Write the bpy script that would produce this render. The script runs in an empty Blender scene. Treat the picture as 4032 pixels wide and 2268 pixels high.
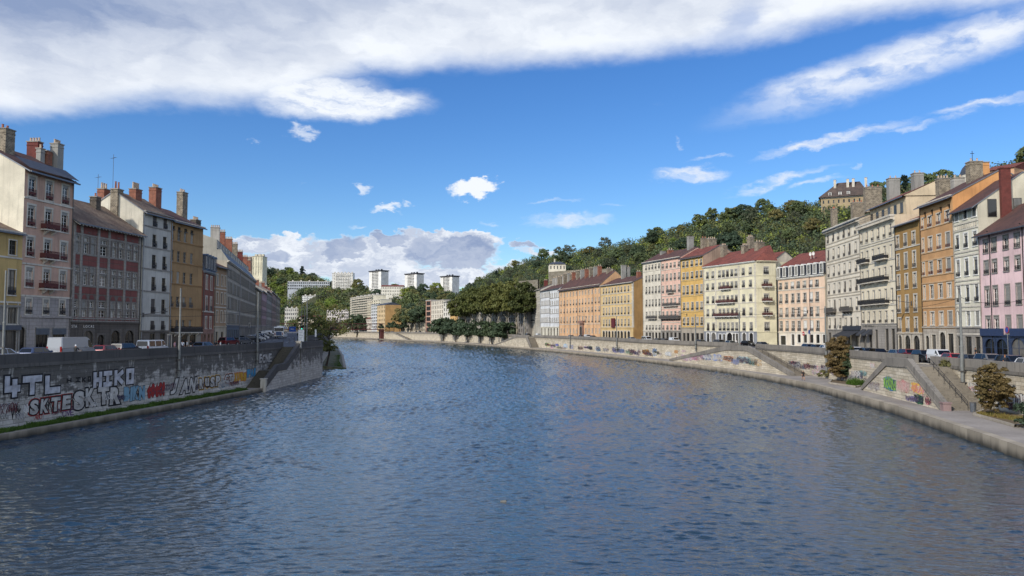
import bpy, bmesh, math, random
import numpy as np
from mathutils import Vector, Matrix
random.seed(7); np.random.seed(7)
R = math.radians
S = bpy.context.scene; COL = S.collection
# ------------------------------------------------------------------ camera model (metres; camera stands on a bridge at x=0,y=0)
H = 9.7; FPX = 3030.0; CX, CY = 2016.0, 1134.0; HOR = 1296.0
TH = math.atan((HOR - CY) / FPX); cT, sT = math.cos(TH), math.sin(TH)
def ray(px, py=HOR):
    a = (px - CX) / FPX; b = (CY - py) / FPX
    return Vector((a, cT - b * sT, sT + b * cT))
def slope(px, py=HOR):
    d = ray(px, py); return d.x / d.y
def zat(px, py, Y):
    d = ray(px, py); return H + d.z / d.y * Y
def at(px, py, Y):
    d = ray(px, py); t = Y / d.y
    return Vector((d.x * t, Y, H + d.z * t))
def gnd(px, py, z):
    d = ray(px, py); t = (z - H) / d.z
    return Vector((d.x * t, d.y * t, z))
def hit(px, py, A, B):
    m = slope(px, py); dx, dy = B[0] - A[0], B[1] - A[1]
    return (m * A[1] - A[0]) / (dx - m * dy)
cam_d = bpy.data.cameras.new('camera'); cam = bpy.data.objects.new('camera', cam_d); COL.objects.link(cam)
cam.location = (0, 0, H); cam.rotation_euler = (R(90) + TH, 0, 0)
cam_d.sensor_width = 36; cam_d.lens = 36 * FPX / 4032; cam_d.clip_end = 20000; cam_d.clip_start = 0.5
S.camera = cam
S.view_settings.view_transform = 'Standard'; S.view_settings.look = 'None'
S.view_settings.exposure = 0.12; S.view_settings.gamma = 1.0
S.render.engine = 'CYCLES'
S.cycles.use_denoising = True; S.cycles.sample_clamp_indirect = 2.5; S.cycles.use_adaptive_sampling = False; S.cycles.blur_glossy = .6
S.cycles.max_bounces = 6; S.cycles.diffuse_bounces = 2; S.cycles.glossy_bounces = 3
S.cycles.transmission_bounces = 2; S.cycles.transparent_max_bounces = 4
S.cycles.caustics_reflective = False; S.cycles.caustics_refractive = False

# ------------------------------------------------------------------ object helpers
def tag(o, label=None, cat=None, group=None, kind=None):
    if label: o['label'] = label
    if cat: o['category'] = cat
    if group: o['group'] = group
    if kind: o['kind'] = kind
    return o
def empty(name, loc=(0, 0, 0), rz=0, label=None, cat=None, group=None):
    o = bpy.data.objects.new(name, None); COL.objects.link(o)
    o.empty_display_size = 0.3
    o.location = loc; o.rotation_euler = (0, 0, rz)
    return tag(o, label, cat, group)
def link(name, me, parent=None, loc=(0, 0, 0), rz=0):
    o = bpy.data.objects.new(name, me); COL.objects.link(o)
    o.location = loc; o.rotation_euler = (0, 0, rz)
    if parent is not None: o.parent = parent
    return o
class MB:
    def __init__(s): s.v = []; s.f = []; s.m = []; s.uv = {}
    def face(s, pts, m=0, uv=None):
        i = len(s.v); s.v += [tuple(p) for p in pts]; s.f.append(tuple(range(i, i + len(pts)))); s.m.append(m)
        if uv: s.uv[len(s.f) - 1] = uv
    def box(s, x0, x1, y0, y1, z0, z1, m=0):
        i = len(s.v)
        s.v += [(x0, y0, z0), (x1, y0, z0), (x1, y1, z0), (x0, y1, z0), (x0, y0, z1), (x1, y0, z1), (x1, y1, z1), (x0, y1, z1)]
        for q in ((0, 3, 2, 1), (4, 5, 6, 7), (0, 1, 5, 4), (1, 2, 6, 5), (2, 3, 7, 6), (3, 0, 4, 7)):
            s.f.append(tuple(i + k for k in q)); s.m.append(m)
    def prism(s, poly, y0, y1, m=0):          # poly of (x,z), extruded along y
        n = len(poly); i = len(s.v)
        s.v += [(x, y0, z) for x, z in poly] + [(x, y1, z) for x, z in poly]
        s.f.append(tuple(range(i, i + n))); s.m.append(m)
        s.f.append(tuple(range(i + 2 * n - 1, i + n - 1, -1))); s.m.append(m)
        for k in range(n):
            k2 = (k + 1) % n
            s.f.append((i + k2, i + k, i + n + k, i + n + k2)); s.m.append(m)
    def tube(s, p0, p1, r0, r1=None, n=6, m=0, cap=True):
        r1 = r0 if r1 is None else r1
        p0 = Vector(p0); p1 = Vector(p1); d = (p1 - p0)
        if d.length < 1e-6: return
        q = d.to_track_quat('Z', 'Y'); i = len(s.v)
        for p, r in ((p0, r0), (p1, r1)):
            for k in range(n):
                a = 2 * math.pi * k / n
                s.v.append(tuple(p + q @ Vector((r * math.cos(a), r * math.sin(a), 0))))
        for k in range(n):
            k2 = (k + 1) % n
            s.f.append((i + k, i + k2, i + n + k2, i + n + k)); s.m.append(m)
        if cap:
            s.f.append(tuple(i + k for k in range(n - 1, -1, -1))); s.m.append(m)
            s.f.append(tuple(i + n + k for k in range(n))); s.m.append(m)
    def mesh(s, name, mats, smooth=False):
        me = bpy.data.meshes.new(name)
        me.from_pydata(s.v, [], s.f)
        for m in (mats if isinstance(mats, (list, tuple)) else [mats]): me.materials.append(m)
        me.polygons.foreach_set('material_index', s.m)
        if smooth: me.polygons.foreach_set('use_smooth', [True] * len(s.f))
        if s.uv:
            ul = me.uv_layers.new(name='UVMap')
            for fi, uv in s.uv.items():
                for li, c in zip(me.polygons[fi].loop_indices, uv): ul.data[li].uv = c
        me.update()
        return me
    def build(s, name, mats, parent=None, loc=(0, 0, 0), rz=0, smooth=False):
        return link(name, s.mesh(name, mats, smooth), parent, loc, rz)

# ------------------------------------------------------------------ node helpers
class NT:
    def __init__(s, nt): s.t = nt; s.k = 0
    def n(s, typ, ins=None, **props):
        nd = s.t.nodes.new(typ); nd.location = (s.k % 20 * 180, -(s.k // 20) * 220); s.k += 1
        for a, b in props.items(): setattr(nd, a, b)
        for a, b in (ins or {}).items():
            if isinstance(b, bpy.types.NodeSocket): s.t.links.new(b, nd.inputs[a])
            elif b is not None: nd.inputs[a].default_value = b
        return nd
    def m(s, op, a, b=None, c=None, clamp=False):
        nd = s.n('ShaderNodeMath', {0: a, 1: b, 2: c}, operation=op, use_clamp=clamp); return nd.outputs[0]
    def vm(s, op, a, b=None):
        nd = s.n('ShaderNodeVectorMath', {0: a, 1: b}, operation=op)
        return nd.outputs['Value'] if op in ('LENGTH', 'DOT_PRODUCT', 'DISTANCE') else nd.outputs[0]
    def mr(s, v, a, b, c=0.0, d=1.0, smooth=True):
        nd = s.n('ShaderNodeMapRange', {0: v, 1: a, 2: b, 3: c, 4: d}, interpolation_type='SMOOTHSTEP' if smooth else 'LINEAR'); return nd.outputs[0]
    def mix(s, f, a, b, mode='MIX'):
        nd = s.n('ShaderNodeMix', {0: f, 6: a, 7: b}, data_type='RGBA', blend_type=mode); return nd.outputs[2]
    def noise(s, vec, scale, det=4, rough=.55, dist=0.0, color=False):
        nd = s.n('ShaderNodeTexNoise', {'Vector': vec, 'Scale': scale, 'Detail': det, 'Roughness': rough, 'Distortion': dist})
        return nd.outputs['Color' if color else 'Fac']
    def sep(s, v): return s.n('ShaderNodeSeparateXYZ', {0: v}).outputs
    def com(s, x, y, z): return s.n('ShaderNodeCombineXYZ', {0: x, 1: y, 2: z}).outputs[0]
    def scale(s, v, k): return s.n('ShaderNodeVectorMath', {0: v, 1: k}, operation='MULTIPLY').outputs[0]
    def bump(s, h, st, dist): return s.n('ShaderNodeBump', {'Height': h, 'Strength': st, 'Distance': dist}).outputs[0]
def lin(h):
    if isinstance(h, str):
        h = h.lstrip('#'); c = [int(h[i:i + 2], 16) / 255 for i in (0, 2, 4)]
        c = [x / 12.92 if x <= .04045 else ((x + .055) / 1.055) ** 2.4 for x in c]
    else: c = list(h)
    return (*c, 1.0)
def newmat(name):
    m = bpy.data.materials.new(name); m.use_nodes = True; nt = m.node_tree; nt.nodes.clear()
    t = NT(nt); b = t.n('ShaderNodeBsdfPrincipled'); o = t.n('ShaderNodeOutputMaterial', {0: b.outputs[0]})
    return m, t, b
MC = {}
def setin(t, b, **k):
    for a, v in k.items():
        a = a.replace('_', ' ')
        if isinstance(v, bpy.types.NodeSocket): t.t.links.new(v, b.inputs[a])
        else: b.inputs[a].default_value = v
def plain(col, rough=.7, metal=0.0, var=.12, scale=2.0, name=None):
    key = ('plain', str(col), rough, metal, var, scale)
    if key in MC: return MC[key]
    m, t, b = newmat(name or 'paint'); c = lin(col)
    co = t.n('ShaderNodeTexCoord').outputs['Object']
    f = t.mr(t.noise(co, scale, 4), .3, .7, 1 - var, 1 + var)
    setin(t, b, Base_Color=t.mix(1.0, c, t.n('ShaderNodeCombineColor', {0: f, 1: f, 2: f}).outputs[0], 'MULTIPLY'), Roughness=rough, Metallic=metal)
    MC[key] = m; return m
def grey(t, f): return t.n('ShaderNodeCombineColor', {0: f, 1: f, 2: f}).outputs[0]
def plaster(col, stain=.25, name='plaster', blocks=False):
    key = ('pl', str(col), stain, blocks)
    if key in MC: return MC[key]
    m, t, b = newmat(name); c = lin(col); y_ = .3 * c[0] + .55 * c[1] + .15 * c[2]; c = tuple(x + (y_ - x) * .13 for x in c[:3]) + (1.0,)
    co = t.n('ShaderNodeTexCoord').outputs['Object']
    a = t.mr(t.noise(co, .22, 5, .6), .3, .7, .80, 1.12)
    st = t.noise(t.scale(co, (2.2, 2.2, .16)), 1.0, 5, .65)
    sf = t.mr(st, .48, .78, 0, min(.6, stain * 1.35))
    fine = t.mr(t.noise(co, 9, 3), .3, .7, .94, 1.05)
    f = t.m('MULTIPLY', t.m('MULTIPLY', a, fine), t.m('SUBTRACT', 1.0, sf))
    colr = t.mix(1.0, c, grey(t, f), 'MULTIPLY')
    h = t.noise(co, 14, 3)
    if blocks:
        x, y, z = t.sep(co)
        br = t.n('ShaderNodeTexBrick', {'Vector': t.com(t.m('ADD', x, y), z, 0.0), 'Color1': (1, 1, 1, 1), 'Color2': (.86, .86, .86, 1), 'Mortar': (.6, .6, .6, 1), 'Scale': 1.0, 'Mortar Size': .03, 'Brick Width': 1.1, 'Row Height': .48})
        colr = t.mix(.8, colr, br.outputs[0], 'MULTIPLY')
    setin(t, b, Base_Color=colr, Roughness=.9, Normal=t.bump(h, .25, .02))
    MC[key] = m; return m
def stone(c1, c2, bw=.45, rh=.22, mort='#8c8476', name='stone', dirt=.35):
    key = ('st', c1, c2, bw, rh, dirt)
    if key in MC: return MC[key]
    m, t, b = newmat(name)
    co = t.n('ShaderNodeTexCoord').outputs['Object']; x, y, z = t.sep(co)
    w = t.noise(co, 3, 2, color=True)
    v = t.vm('ADD', t.com(t.m('ADD', x, y), z, 0.0), t.scale(w, (.12, .12, 0)))
    br = t.n('ShaderNodeTexBrick', {'Vector': v, 'Color1': lin(c1), 'Color2': lin(c2), 'Mortar': lin(mort), 'Scale': 1.0, 'Mortar Size': .025, 'Brick Width': bw, 'Row Height': rh, 'Bias': -.1})
    f = t.mr(t.noise(co, 1.6, 5, .65), .3, .7, 1 - dirt, 1.1)
    setin(t, b, Base_Color=t.mix(1.0, br.outputs[0], grey(t, f), 'MULTIPLY'), Roughness=.92, Normal=t.bump(t.m('ADD', br.outputs[1], t.noise(co, 12, 3)), .4, .03))
    MC[key] = m; return m
def tiles(col, col2, name='roof_tiles'):
    key = ('ti', col, col2)
    if key in MC: return MC[key]
    m, t, b = newmat(name)
    co = t.n('ShaderNodeTexCoord').outputs['Object']; x, y, z = t.sep(co)
    wv = t.m('ABSOLUTE', t.m('SINE', t.m('MULTIPLY', x, 14.0)))
    row = t.m('FRACT', t.m('MULTIPLY', y, 2.6))
    n1 = t.noise(co, .5, 5, .65); n2 = t.noise(t.scale(co, (5, 3, 3)), 1, 2)
    c = t.mix(t.mr(n1, .35, .65), lin(col), lin(col2))
    f = t.m('MULTIPLY', t.mr(n2, .3, .7, .72, 1.15), t.mr(wv, 0, .6, .7, 1.05))
    setin(t, b, Base_Color=t.mix(1.0, c, grey(t, f), 'MULTIPLY'), Roughness=.88, Normal=t.bump(t.m('ADD', wv, t.m('MULTIPLY', row, .4)), .6, .05))
    MC[key] = m; return m

M = {}
M['white'] = plain('#dcdad2', .55); M['frame'] = plain('#cfcdc6', .5); M['dframe'] = plain('#4a4742', .5)
M['iron'] = plain('#2b2a2b', .5, .3); M['ironl'] = plain('#55524f', .6, .2); M['zinc'] = plain('#70757c', .4, .5)
M['slate'] = plain('#42464f', .55, 0, .25, 3); M['slateblue'] = plain('#56606e', .5, 0, .25, 3)
M['limest'] = plaster('#c9c1b0', .35, 'limestone'); M['greyst'] = plaster('#9a948a', .4, 'grey_stone', True)
M['dkst'] = plaster('#6e675e', .4, 'dark_stone', True)
M['tileR'] = tiles('#80463a', '#683a32'); M['tileB'] = tiles('#6b5648', '#8a7560'); M['tileD'] = tiles('#5d3f38', '#4c3531')
M['conc'] = plaster('#8f8d86', .3, 'rendered_chimney'); M['conc2'] = plaster('#a7a298', .3, 'pale_render')
M['brick'] = stone('#9c4a30', '#84402c', .25, .09, '#8a6a58', 'brick', .3)
M['brickd'] = stone('#7c2f26', '#6b2822', .25, .09, '#5e3a34', 'red_brick', .3)
M['rubble'] = stone('#8d8270', '#5b5247', .38, .2, '#a89c88', 'rubble_stone', .4)
M['rubbled'] = stone('#5e564c', '#37332f', .38, .2, '#6d645a', 'dark_rubble', .4)
M['pot'] = plain('#b39e88', .8); M['potr'] = plain('#9c6048', .8)
M['dark'] = plain('#1d1c1c', .8); M['tyre'] = plain('#151515', .85); M['rim'] = plain('#9a9c9f', .35, .8)
M['lampw'] = plain('#d8dde0', .2); M['lampr'] = plain('#7c1512', .25)
M['pole'] = plain('#747673', .6, .1, .15, 3); M['rust'] = plain('#5a2f2b', .7, .1)
M['skin'] = plain('#c08e70', .6); M['hair'] = plain('#2a1f19', .7)
def glassmat(name, dark, light, p, rough=.08):
    m, t, b = newmat(name)
    oi = t.n('ShaderNodeObjectInfo').outputs['Random']
    f = t.mr(oi, p - .08, p + .12); f2 = t.m('FRACT', t.m('MULTIPLY', oi, 13.7))
    co = t.n('ShaderNodeTexCoord').outputs['Object']
    n = t.mr(t.noise(t.scale(co, (7, 1, .6)), 1.5, 2), .35, .65, .75, 1.1)
    c = t.mix(t.m('MULTIPLY', f, t.mr(f2, 0, 1, .4, 1)), lin(dark), lin(light))
    setin(t, b, Base_Color=t.mix(1.0, c, grey(t, n), 'MULTIPLY'), Roughness=rough)
    b.inputs['Specular IOR Level'].default_value = .6
    return m
M['pane'] = glassmat('window_pane', '#23262a', '#a7a49c', .55)
M['paned'] = glassmat('dark_pane', '#191a1c', '#6d6a64', .7)
M['carglass'] = plain('#15181b', .08, 0, .05)
M['louver'] = plain('#8f8d86', .6); M['louverd'] = plain('#4b4540', .6)
# ------------------------------------------------------------------ light: soft afternoon sun from behind left, Nishita sky, clouds
SUN_EL = R(33); SUN_AZ = math.atan2(-.70, -.71)          # direction towards the sun (x,y)
sd = bpy.data.lights.new('sun', 'SUN'); so = bpy.data.objects.new('sun', sd); COL.objects.link(so)
sd.energy = 3.5; sd.angle = R(3.0); sd.color = (1.0, .93, .83)
sv = Vector((math.sin(SUN_AZ) * math.cos(SUN_EL), math.cos(SUN_AZ) * math.cos(SUN_EL), math.sin(SUN_EL)))
so.rotation_euler = sv.to_track_quat('Z', 'Y').to_euler(); so.location = (0, -50, 200)
W = bpy.data.worlds.new('World'); S.world = W; W.use_nodes = True; W.node_tree.nodes.clear()
t = NT(W.node_tree)
sky = t.n('ShaderNodeTexSky', sky_type='NISHITA', sun_disc=False, sun_elevation=SUN_EL, sun_rotation=SUN_AZ % (2 * math.pi), altitude=200.0, air_density=1.0, dust_density=.35, ozone_density=1.6)
gen = t.n('ShaderNodeTexCoord').outputs['Generated']
dirv = t.vm('NORMALIZE', gen)
dx, dy, dz = t.sep(dirv)
az = t.m('ARCTAN2', dx, dy)
el = t.m('ARCSINE', dz)
def azel(px, py):      # native photo pixel -> azimuth, elevation (used once, to place the clouds in the sky)
    d = ray(px, py).normalized(); return math.atan2(d.x, d.y), math.asin(d.z)
skc = t.n('ShaderNodeHueSaturation', {'Hue': .508, 'Saturation': 1.31, 'Value': 1.0, 'Color': sky.outputs[0]}).outputs[0]
skc = t.scale(skc, (.091, .113, .134))
# domain warp
P0 = t.com(az, el, 0.0)
w1 = t.vm('SUBTRACT', t.noise(t.scale(P0, (9, 22, 1)), 1.0, 7, .62, color=True), (.5, .5, .5))
w2 = t.vm('SUBTRACT', t.noise(t.scale(P0, (40, 70, 1)), 1.0, 5, .6, color=True), (.5, .5, .5))
P1 = t.vm('ADD', P0, t.vm('ADD', t.scale(w1, (.10, .045, 0)), t.scale(w2, (.022, .014, 0))))
Pc = t.vm('ADD', P0, t.vm('ADD', t.scale(w1, (.06, .045, 0)), t.scale(w2, (.044, .036, 0))))
Pd = t.vm('ADD', P0, t.vm('ADD', t.scale(w1, (.05, .024, 0)), t.scale(w2, (.02, .012, 0))))
a1, e1, _ = t.sep(Pd)
# upper deck: everything above a boundary curve
bpts = [(0, 488), (300, 465), (560, 432), (760, 432), (900, 440), (1060, 430), (1220, 395), (1330, 345), (1450, 318), (1580, 308), (1720, 292), (2000, 282), (2300, 268), (2600, 235), (2850, 210), (3080, 170), (3300, 110), (3600, 62), (4032, 30)]
cv = t.n('ShaderNodeFloatCurve'); crv = cv.mapping.curves[0]
AZ0, AZ1, EL1 = -.75, .75, .5
seen = [(-.75, .2), *[azel(px, py) for px, py in bpts], (.75, .42)]
seen = [p for i, p in enumerate(seen) if i == 0 or p[0] > seen[i - 1][0] + .004]
while len(crv.points) < len(seen): crv.points.new(.5, .5)
for q, (a_, e_) in zip(crv.points, seen):
    q.location = ((a_ - AZ0) / (AZ1 - AZ0), e_ / EL1); q.handle_type = 'AUTO'
cv.mapping.update()
t.t.links.new(t.m('DIVIDE', t.m('SUBTRACT', a1, AZ0), AZ1 - AZ0, clamp=True), cv.inputs['Value'])
bnd = t.m('MULTIPLY', cv.outputs[0], EL1)
over = t.m('SUBTRACT', e1, bnd)
deck = t.mr(over, -.006, .032)
def blob(px, py, rx, ry, ang, P, soft=1.0, amp=1.0):
    a_, e_ = azel(px, py)
    mp = t.n('ShaderNodeMapping', {'Vector': P, 'Location': (a_, e_, 0), 'Rotation': (0, 0, R(ang)), 'Scale': (rx / FPX, ry / FPX, 1)}, vector_type='TEXTURE')
    l = t.vm('LENGTH', mp.outputs[0])
    return t.mr(l, 1.25, max(0, 1.25 - 1.1 * soft), 0, amp)
def mx(l):
    r = l[0]
    for q in l[1:]: r = t.m('MAXIMUM', r, q)
    return r
K = 1.5652
diag = [(2270, 160, 400, 52, 11, 1, .86), (2060, 205, 170, 38, 8, 1, .8), (2440, 105, 280, 48, 12, 1, .88)]
wisps = [
         (2100, 352, 160, 14, 9, .9, .95), (2285, 322, 50, 9, 4, 1, .55), (1742, 434, 88, 17, 2, .9, 1), (1960, 452, 135, 11, 8, 1, .8), (2055, 464, 75, 7, 6, 1, .6), (2490, 262, 110, 12, 2, 1, .8),
         (1440, 551, 115, 13, 3, 1, .8), (1385, 513, 50, 5, 3, 1, .5), (1545, 507, 40, 5, 2, 1, .4), (1800, 392, 60, 5, 6, 1, .4), (900, 565, 28, 5, 0, 1, .5), (1225, 552, 26, 6, 0, 1, .5), (2420, 292, 60, 7, 4, 1, .4)]
cum = [(1193, 478, 66, 23, 4, .8, 1), (1205, 462, 30, 14, 0, .8, 1), (920, 461, 38, 16, -8, 1, .6), (975, 522, 58, 15, 3, 1, .65), (1030, 510, 22, 10, 0, 1, .5), (760, 342, 50, 34, -20, 1, .55), (640, 363, 22, 11, 0, 1, .35), (1702, 358, 22, 12, 0, 1, .35), (1650, 262, 40, 16, 15, 1, .25), (2158, 418, 18, 16, 0, 1, .35), (770, 455, 22, 9, 0, 1, .3)]
bank = [(700, 608, 150, 30, 0, .7, 1), (830, 660, 240, 60, 0, .6, 1), (1110, 610, 150, 38, 0, .5, 1), (1120, 584, 40, 14, 0, .7, 1), (960, 640, 120, 45, 0, .5, 1), (1050, 700, 300, 40, 0, .7, 1), (1290, 690, 120, 40, 0, .8, .9), (1360, 635, 110, 14, 0, 1, .8), (1330, 705, 160, 50, 0, 1, .8)]
darkb = [(1135, 632, 125, 48, -3, .55, 1), (985, 598, 55, 20, 0, .6, .9), (865, 622, 66, 32, 15, .6, .8), (690, 645, 66, 24, 0, .7, .8), (640, 590, 50, 13, 0, .9, .8), (1318, 617, 40, 14, 0, .9, 1), (780, 690, 110, 22, 0, 1, .5)]
C = lambda L, P: mx([blob(x * K, y * K, rx * K, ry * K, an, P, so_, am) for x, y, rx, ry, an, so_, am in L])
fib = t.noise(t.scale(P1, (26, 90, 1)), 1.0, 7, .62)
dw = t.m('MULTIPLY', C(wisps, P1), t.mr(fib, .28, .70, .25, 1.1))
dg_ = t.m('MULTIPLY', C(diag, Pd), t.mr(t.noise(t.scale(Pd, (17, 40, 1)), 1.0, 7, .6), .27, .62, .2, 1.08))
dc = t.mr(t.m('MULTIPLY', C(cum, Pc), t.m('ADD', .35, t.noise(t.scale(Pc, (55, 65, 1)), 1.0, 6, .6))), .16, .72)
db = t.mr(t.m('MULTIPLY', C(bank, Pc), t.m('ADD', .0, t.m('MULTIPLY', 1.5, t.noise(t.scale(Pc, (30, 46, 1)), 1.0, 7, .64)))), .26, .62)
dkn = t.noise(t.scale(Pc, (30, 44, 1)), 1.0, 7, .62)
dkE = t.mr(t.m('MULTIPLY', C(darkb, Pc), t.m('ADD', .25, t.m('MULTIPLY', dkn, 1.25))), .20, .74)
dk = t.m('MULTIPLY', dkE, t.mr(t.m('ADD', t.m('MULTIPLY', dkn, .5), t.m('MULTIPLY', t.noise(t.scale(Pc, (14, 30, 1)), 1.0, 5, .6), .5)), .36, .62, 1.0, .62))
# holes in the deck
hole = mx([blob(2060 * K, 118 * K, 90 * K, 16 * K, 14, P1, 1, .75), blob(1860 * K, 45 * K, 70 * K, 42 * K, 35, P1, 1, .45), blob(1330 * K, 205 * K, 60 * K, 14 * K, 0, P1, 1, .3), blob(935 * K, 205 * K, 75 * K, 12 * K, -25, P1, 1, .35)])
tipb = t.m('MULTIPLY', mx([blob(860 * K, 262 * K, 215 * K, 40 * K, 3, Pd, .7), blob(960 * K, 262 * K, 110 * K, 26 * K, 4, Pd, .8), blob(800 * K, 235 * K, 180 * K, 50 * K, 0, Pd, .8)]), t.mr(fib, .25, .6, .55, 1.05))
deck0 = t.m('MAXIMUM', deck, tipb)
deckd = t.m('MULTIPLY', t.m('MULTIPLY', deck0, t.mr(t.m('ADD', el, t.m('MULTIPLY', t.noise(dirv, 3, 5), .2)), .63, .51)), t.m('SUBTRACT', 1.0, hole))
# unseen clouds overhead and behind the camera, thickened there as white fill light
hi = t.m('MULTIPLY', t.mr(t.m('ADD', t.noise(dirv, 2.2, 6, .6), t.mr(dy, .1, -.4, 0, .13)), .50, .66), t.mr(t.m('MAXIMUM', el, t.m('MULTIPLY', dy, -1.0)), .42, .55))
dens = t.m('MINIMUM', mx([deckd, dg_, dw, dc, db, hi, dkE]), 1.0)
# cloud light: bright where thin and at billow tops, blue grey in the thick underside
nb = t.noise(t.scale(P1, (7, 16, 1)), 1.0, 6, .55)
nb2 = t.noise(t.scale(P1, (20, 42, 1)), 1.0, 5, .55)
thick = t.m('MULTIPLY', t.mr(over, .0, .13), 1.0)
left_ = t.mr(az, -.05, -.5)                       # the deck is greyer towards the left
g_deck = t.m('ADD', t.m('MULTIPLY', thick, t.m('ADD', .50, t.m('MULTIPLY', left_, .36))), t.mr(nb, .3, .7, .19, -.19))
g_deck = t.m('ADD', g_deck, t.mr(nb2, .3, .7, .07, -.07))
g_deck = t.m('MULTIPLY', g_deck, deck)
g_bank = t.m('MULTIPLY', db, t.mr(t.noise(t.scale(Pc, (30, 45, 1)), 1.0, 5, .6), .40, .64, .62, .04))
g = mx([g_deck, t.m('MULTIPLY', g_bank, .9), t.m('MULTIPLY', dk, 1.0), t.m('MULTIPLY', dw, .12)])
g = t.m('MINIMUM', t.m('MAXIMUM', g, 0.0), 1.0)
cc = t.mix(g, (.85, .89, .95, 1), (.25, .33, .52, 1))
cc = t.scale(cc, t.m('ADD', 1.0, t.mr(dy, -.05, -.5, 0, .7)))  # unseen clouds behind the camera brightened to fill the shaded facades
final = t.mix(dens, skc, cc)
bg = t.n('ShaderNodeBackground', {'Color': final, 'Strength': 1.0})
t.n('ShaderNodeOutputWorld', {0: bg.outputs[0]})
W.cycles.sampling_method = 'MANUAL'; W.cycles.sample_map_resolution = 1024

# ------------------------------------------------------------------ water, riverbed, banks
def strip(name, A, B, zA, zB, mat, parent=None, nx=1, uvs=1.0):
    mb = MB(); d = 0
    for i in range(len(A) - 1):
        za0 = zA[i] if isinstance(zA, list) else zA; za1 = zA[i + 1] if isinstance(zA, list) else zA
        zb0 = zB[i] if isinstance(zB, list) else zB; zb1 = zB[i + 1] if isinstance(zB, list) else zB
        mb.face([(*A[i], za0), (*A[i + 1], za1), (*B[i + 1], zb1), (*B[i], zb0)])
    return mb.build(name, mat, parent)
wm, t, b = newmat('river_water')
co = t.n('ShaderNodeTexCoord').outputs['Object']
rot = t.n('ShaderNodeMapping', {'Vector': co, 'Rotation': (0, 0, R(8))}).outputs[0]
h1 = t.noise(t.scale(rot, (.16, .34, 1)), 1.0, 2, .5, .3)
h2 = t.noise(t.scale(rot, (.55, 1.25, 1)), 1.0, 2, .5, .6)
h3 = t.noise(t.scale(rot, (1.8, 3.2, 1)), 1.0, 3, .55, .4)
gust = t.mr(t.noise(t.scale(rot, (.012, .02, 1)), 1.0, 3), .35, .65, .75, 1.2)
hh = t.m('MULTIPLY', t.m('ADD', t.m('ADD', t.m('MULTIPLY', h1, .06), t.m('MULTIPLY', h2, .06)), t.m('MULTIPLY', h3, .05)), gust)
setin(t, b, Base_Color=(.018, .040, .062, 1), Roughness=.06, IOR=1.37, Normal=t.bump(hh, 1.0, 1.0))
b.inputs['Specular IOR Level'].default_value = 1.0
# the river surface: real wavelets (band-passed random height), wider-spaced with distance, over a flat sheet
ny, nx = 1300, 800
yy = 24.0 * np.exp(np.linspace(0, math.log(37.5), ny)); dyy = np.gradient(yy); fx = np.linspace(0, 1, nx)
X = (-(52 + .36 * np.maximum(0, yy - 175)))[:, None] * (1 - fx)[None] + (51 + 0 * yy)[:, None] * fx[None]; Yg = np.repeat(yy[:, None], nx, 1)
rg = np.random.default_rng(3); ky = np.fft.fftfreq(ny)[:, None]; kx = np.fft.fftfreq(nx)[None]
def band(ly, lx, tilt, bw):
    F = np.fft.fft2(rg.normal(size=(ny, nx))); q = np.sqrt(((ky + tilt * kx) * ly) ** 2 + (kx * lx) ** 2); G = np.exp(-((q - 1) / bw) ** 2); n = np.real(np.fft.ifft2(F * G)); return n / n.std()
amp = np.minimum(dyy, .9)[:, None]
gustm = .75 + .35 * np.clip(band(180, 120, .3, .8), -1.2, 1.6) * .6
Z = amp * gustm * (band(14, 19, .25, .4) * .085 + band(7.5, 10, -.2, .45) * .13 + band(4.8, 6.6, .5, .4) * .08)
n = ny * nx; idx = np.arange(n).reshape(ny, nx); q = np.stack([idx[:-1, :-1], idx[:-1, 1:], idx[1:, 1:], idx[1:, :-1]], -1).reshape(-1, 4)
co_ = np.concatenate([np.stack([X, Yg, Z], -1).reshape(-1, 3), [[-1200, -300, -.7], [700, -300, -.7], [700, 2500, -.7], [-1200, 2500, -.7]]]); q = np.concatenate([q, [[n, n + 1, n + 2, n + 3]]])
me = bpy.data.meshes.new('water'); me.vertices.add(len(co_)); me.vertices.foreach_set('co', co_.reshape(-1)); me.loops.add(len(q) * 4); me.loops.foreach_set('vertex_index', q.reshape(-1)); me.polygons.add(len(q)); me.polygons.foreach_set('loop_start', np.arange(0, len(q) * 4, 4)); me.polygons.foreach_set('loop_total', np.full(len(q), 4)); me.polygons.foreach_set('use_smooth', [True] * len(q)); me.materials.append(wm); me.update()
tag(link('water', me), kind='structure')
gm, t, b = newmat('earth'); co = t.n('ShaderNodeTexCoord').outputs['Object']
setin(t, b, Base_Color=t.mix(t.noise(co, .05, 5), lin('#4b4a36'), lin('#38402a')), Roughness=.95)
mb = MB(); mb.face([(-9000, -6000, -3), (9000, -6000, -3), (9000, 12000, -3), (-9000, 12000, -3)])
tag(mb.build('ground', gm), kind='structure')

def asphalt(col, name, patch=.2):
    m, t, b = newmat(name); co = t.n('ShaderNodeTexCoord').outputs['Object']; c = lin(col)
    f = t.m('MULTIPLY', t.mr(t.noise(co, .18, 6, .65), .3, .7, 1 - patch, 1 + patch), t.mr(t.noise(co, 6, 4), .3, .7, .9, 1.1))
    setin(t, b, Base_Color=t.mix(1.0, c, grey(t, f), 'MULTIPLY'), Roughness=.9, Normal=t.bump(t.noise(co, 20, 2), .2, .01))
    return m
M['road'] = asphalt('#55565a', 'asphalt'); M['pave'] = asphalt('#8a857d', 'paving'); M['quay'] = asphalt('#8f8880', 'quay_paving', .18)
M['kerb'] = plaster('#aaa08e', .45, 'kerb_stone', True)

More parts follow.
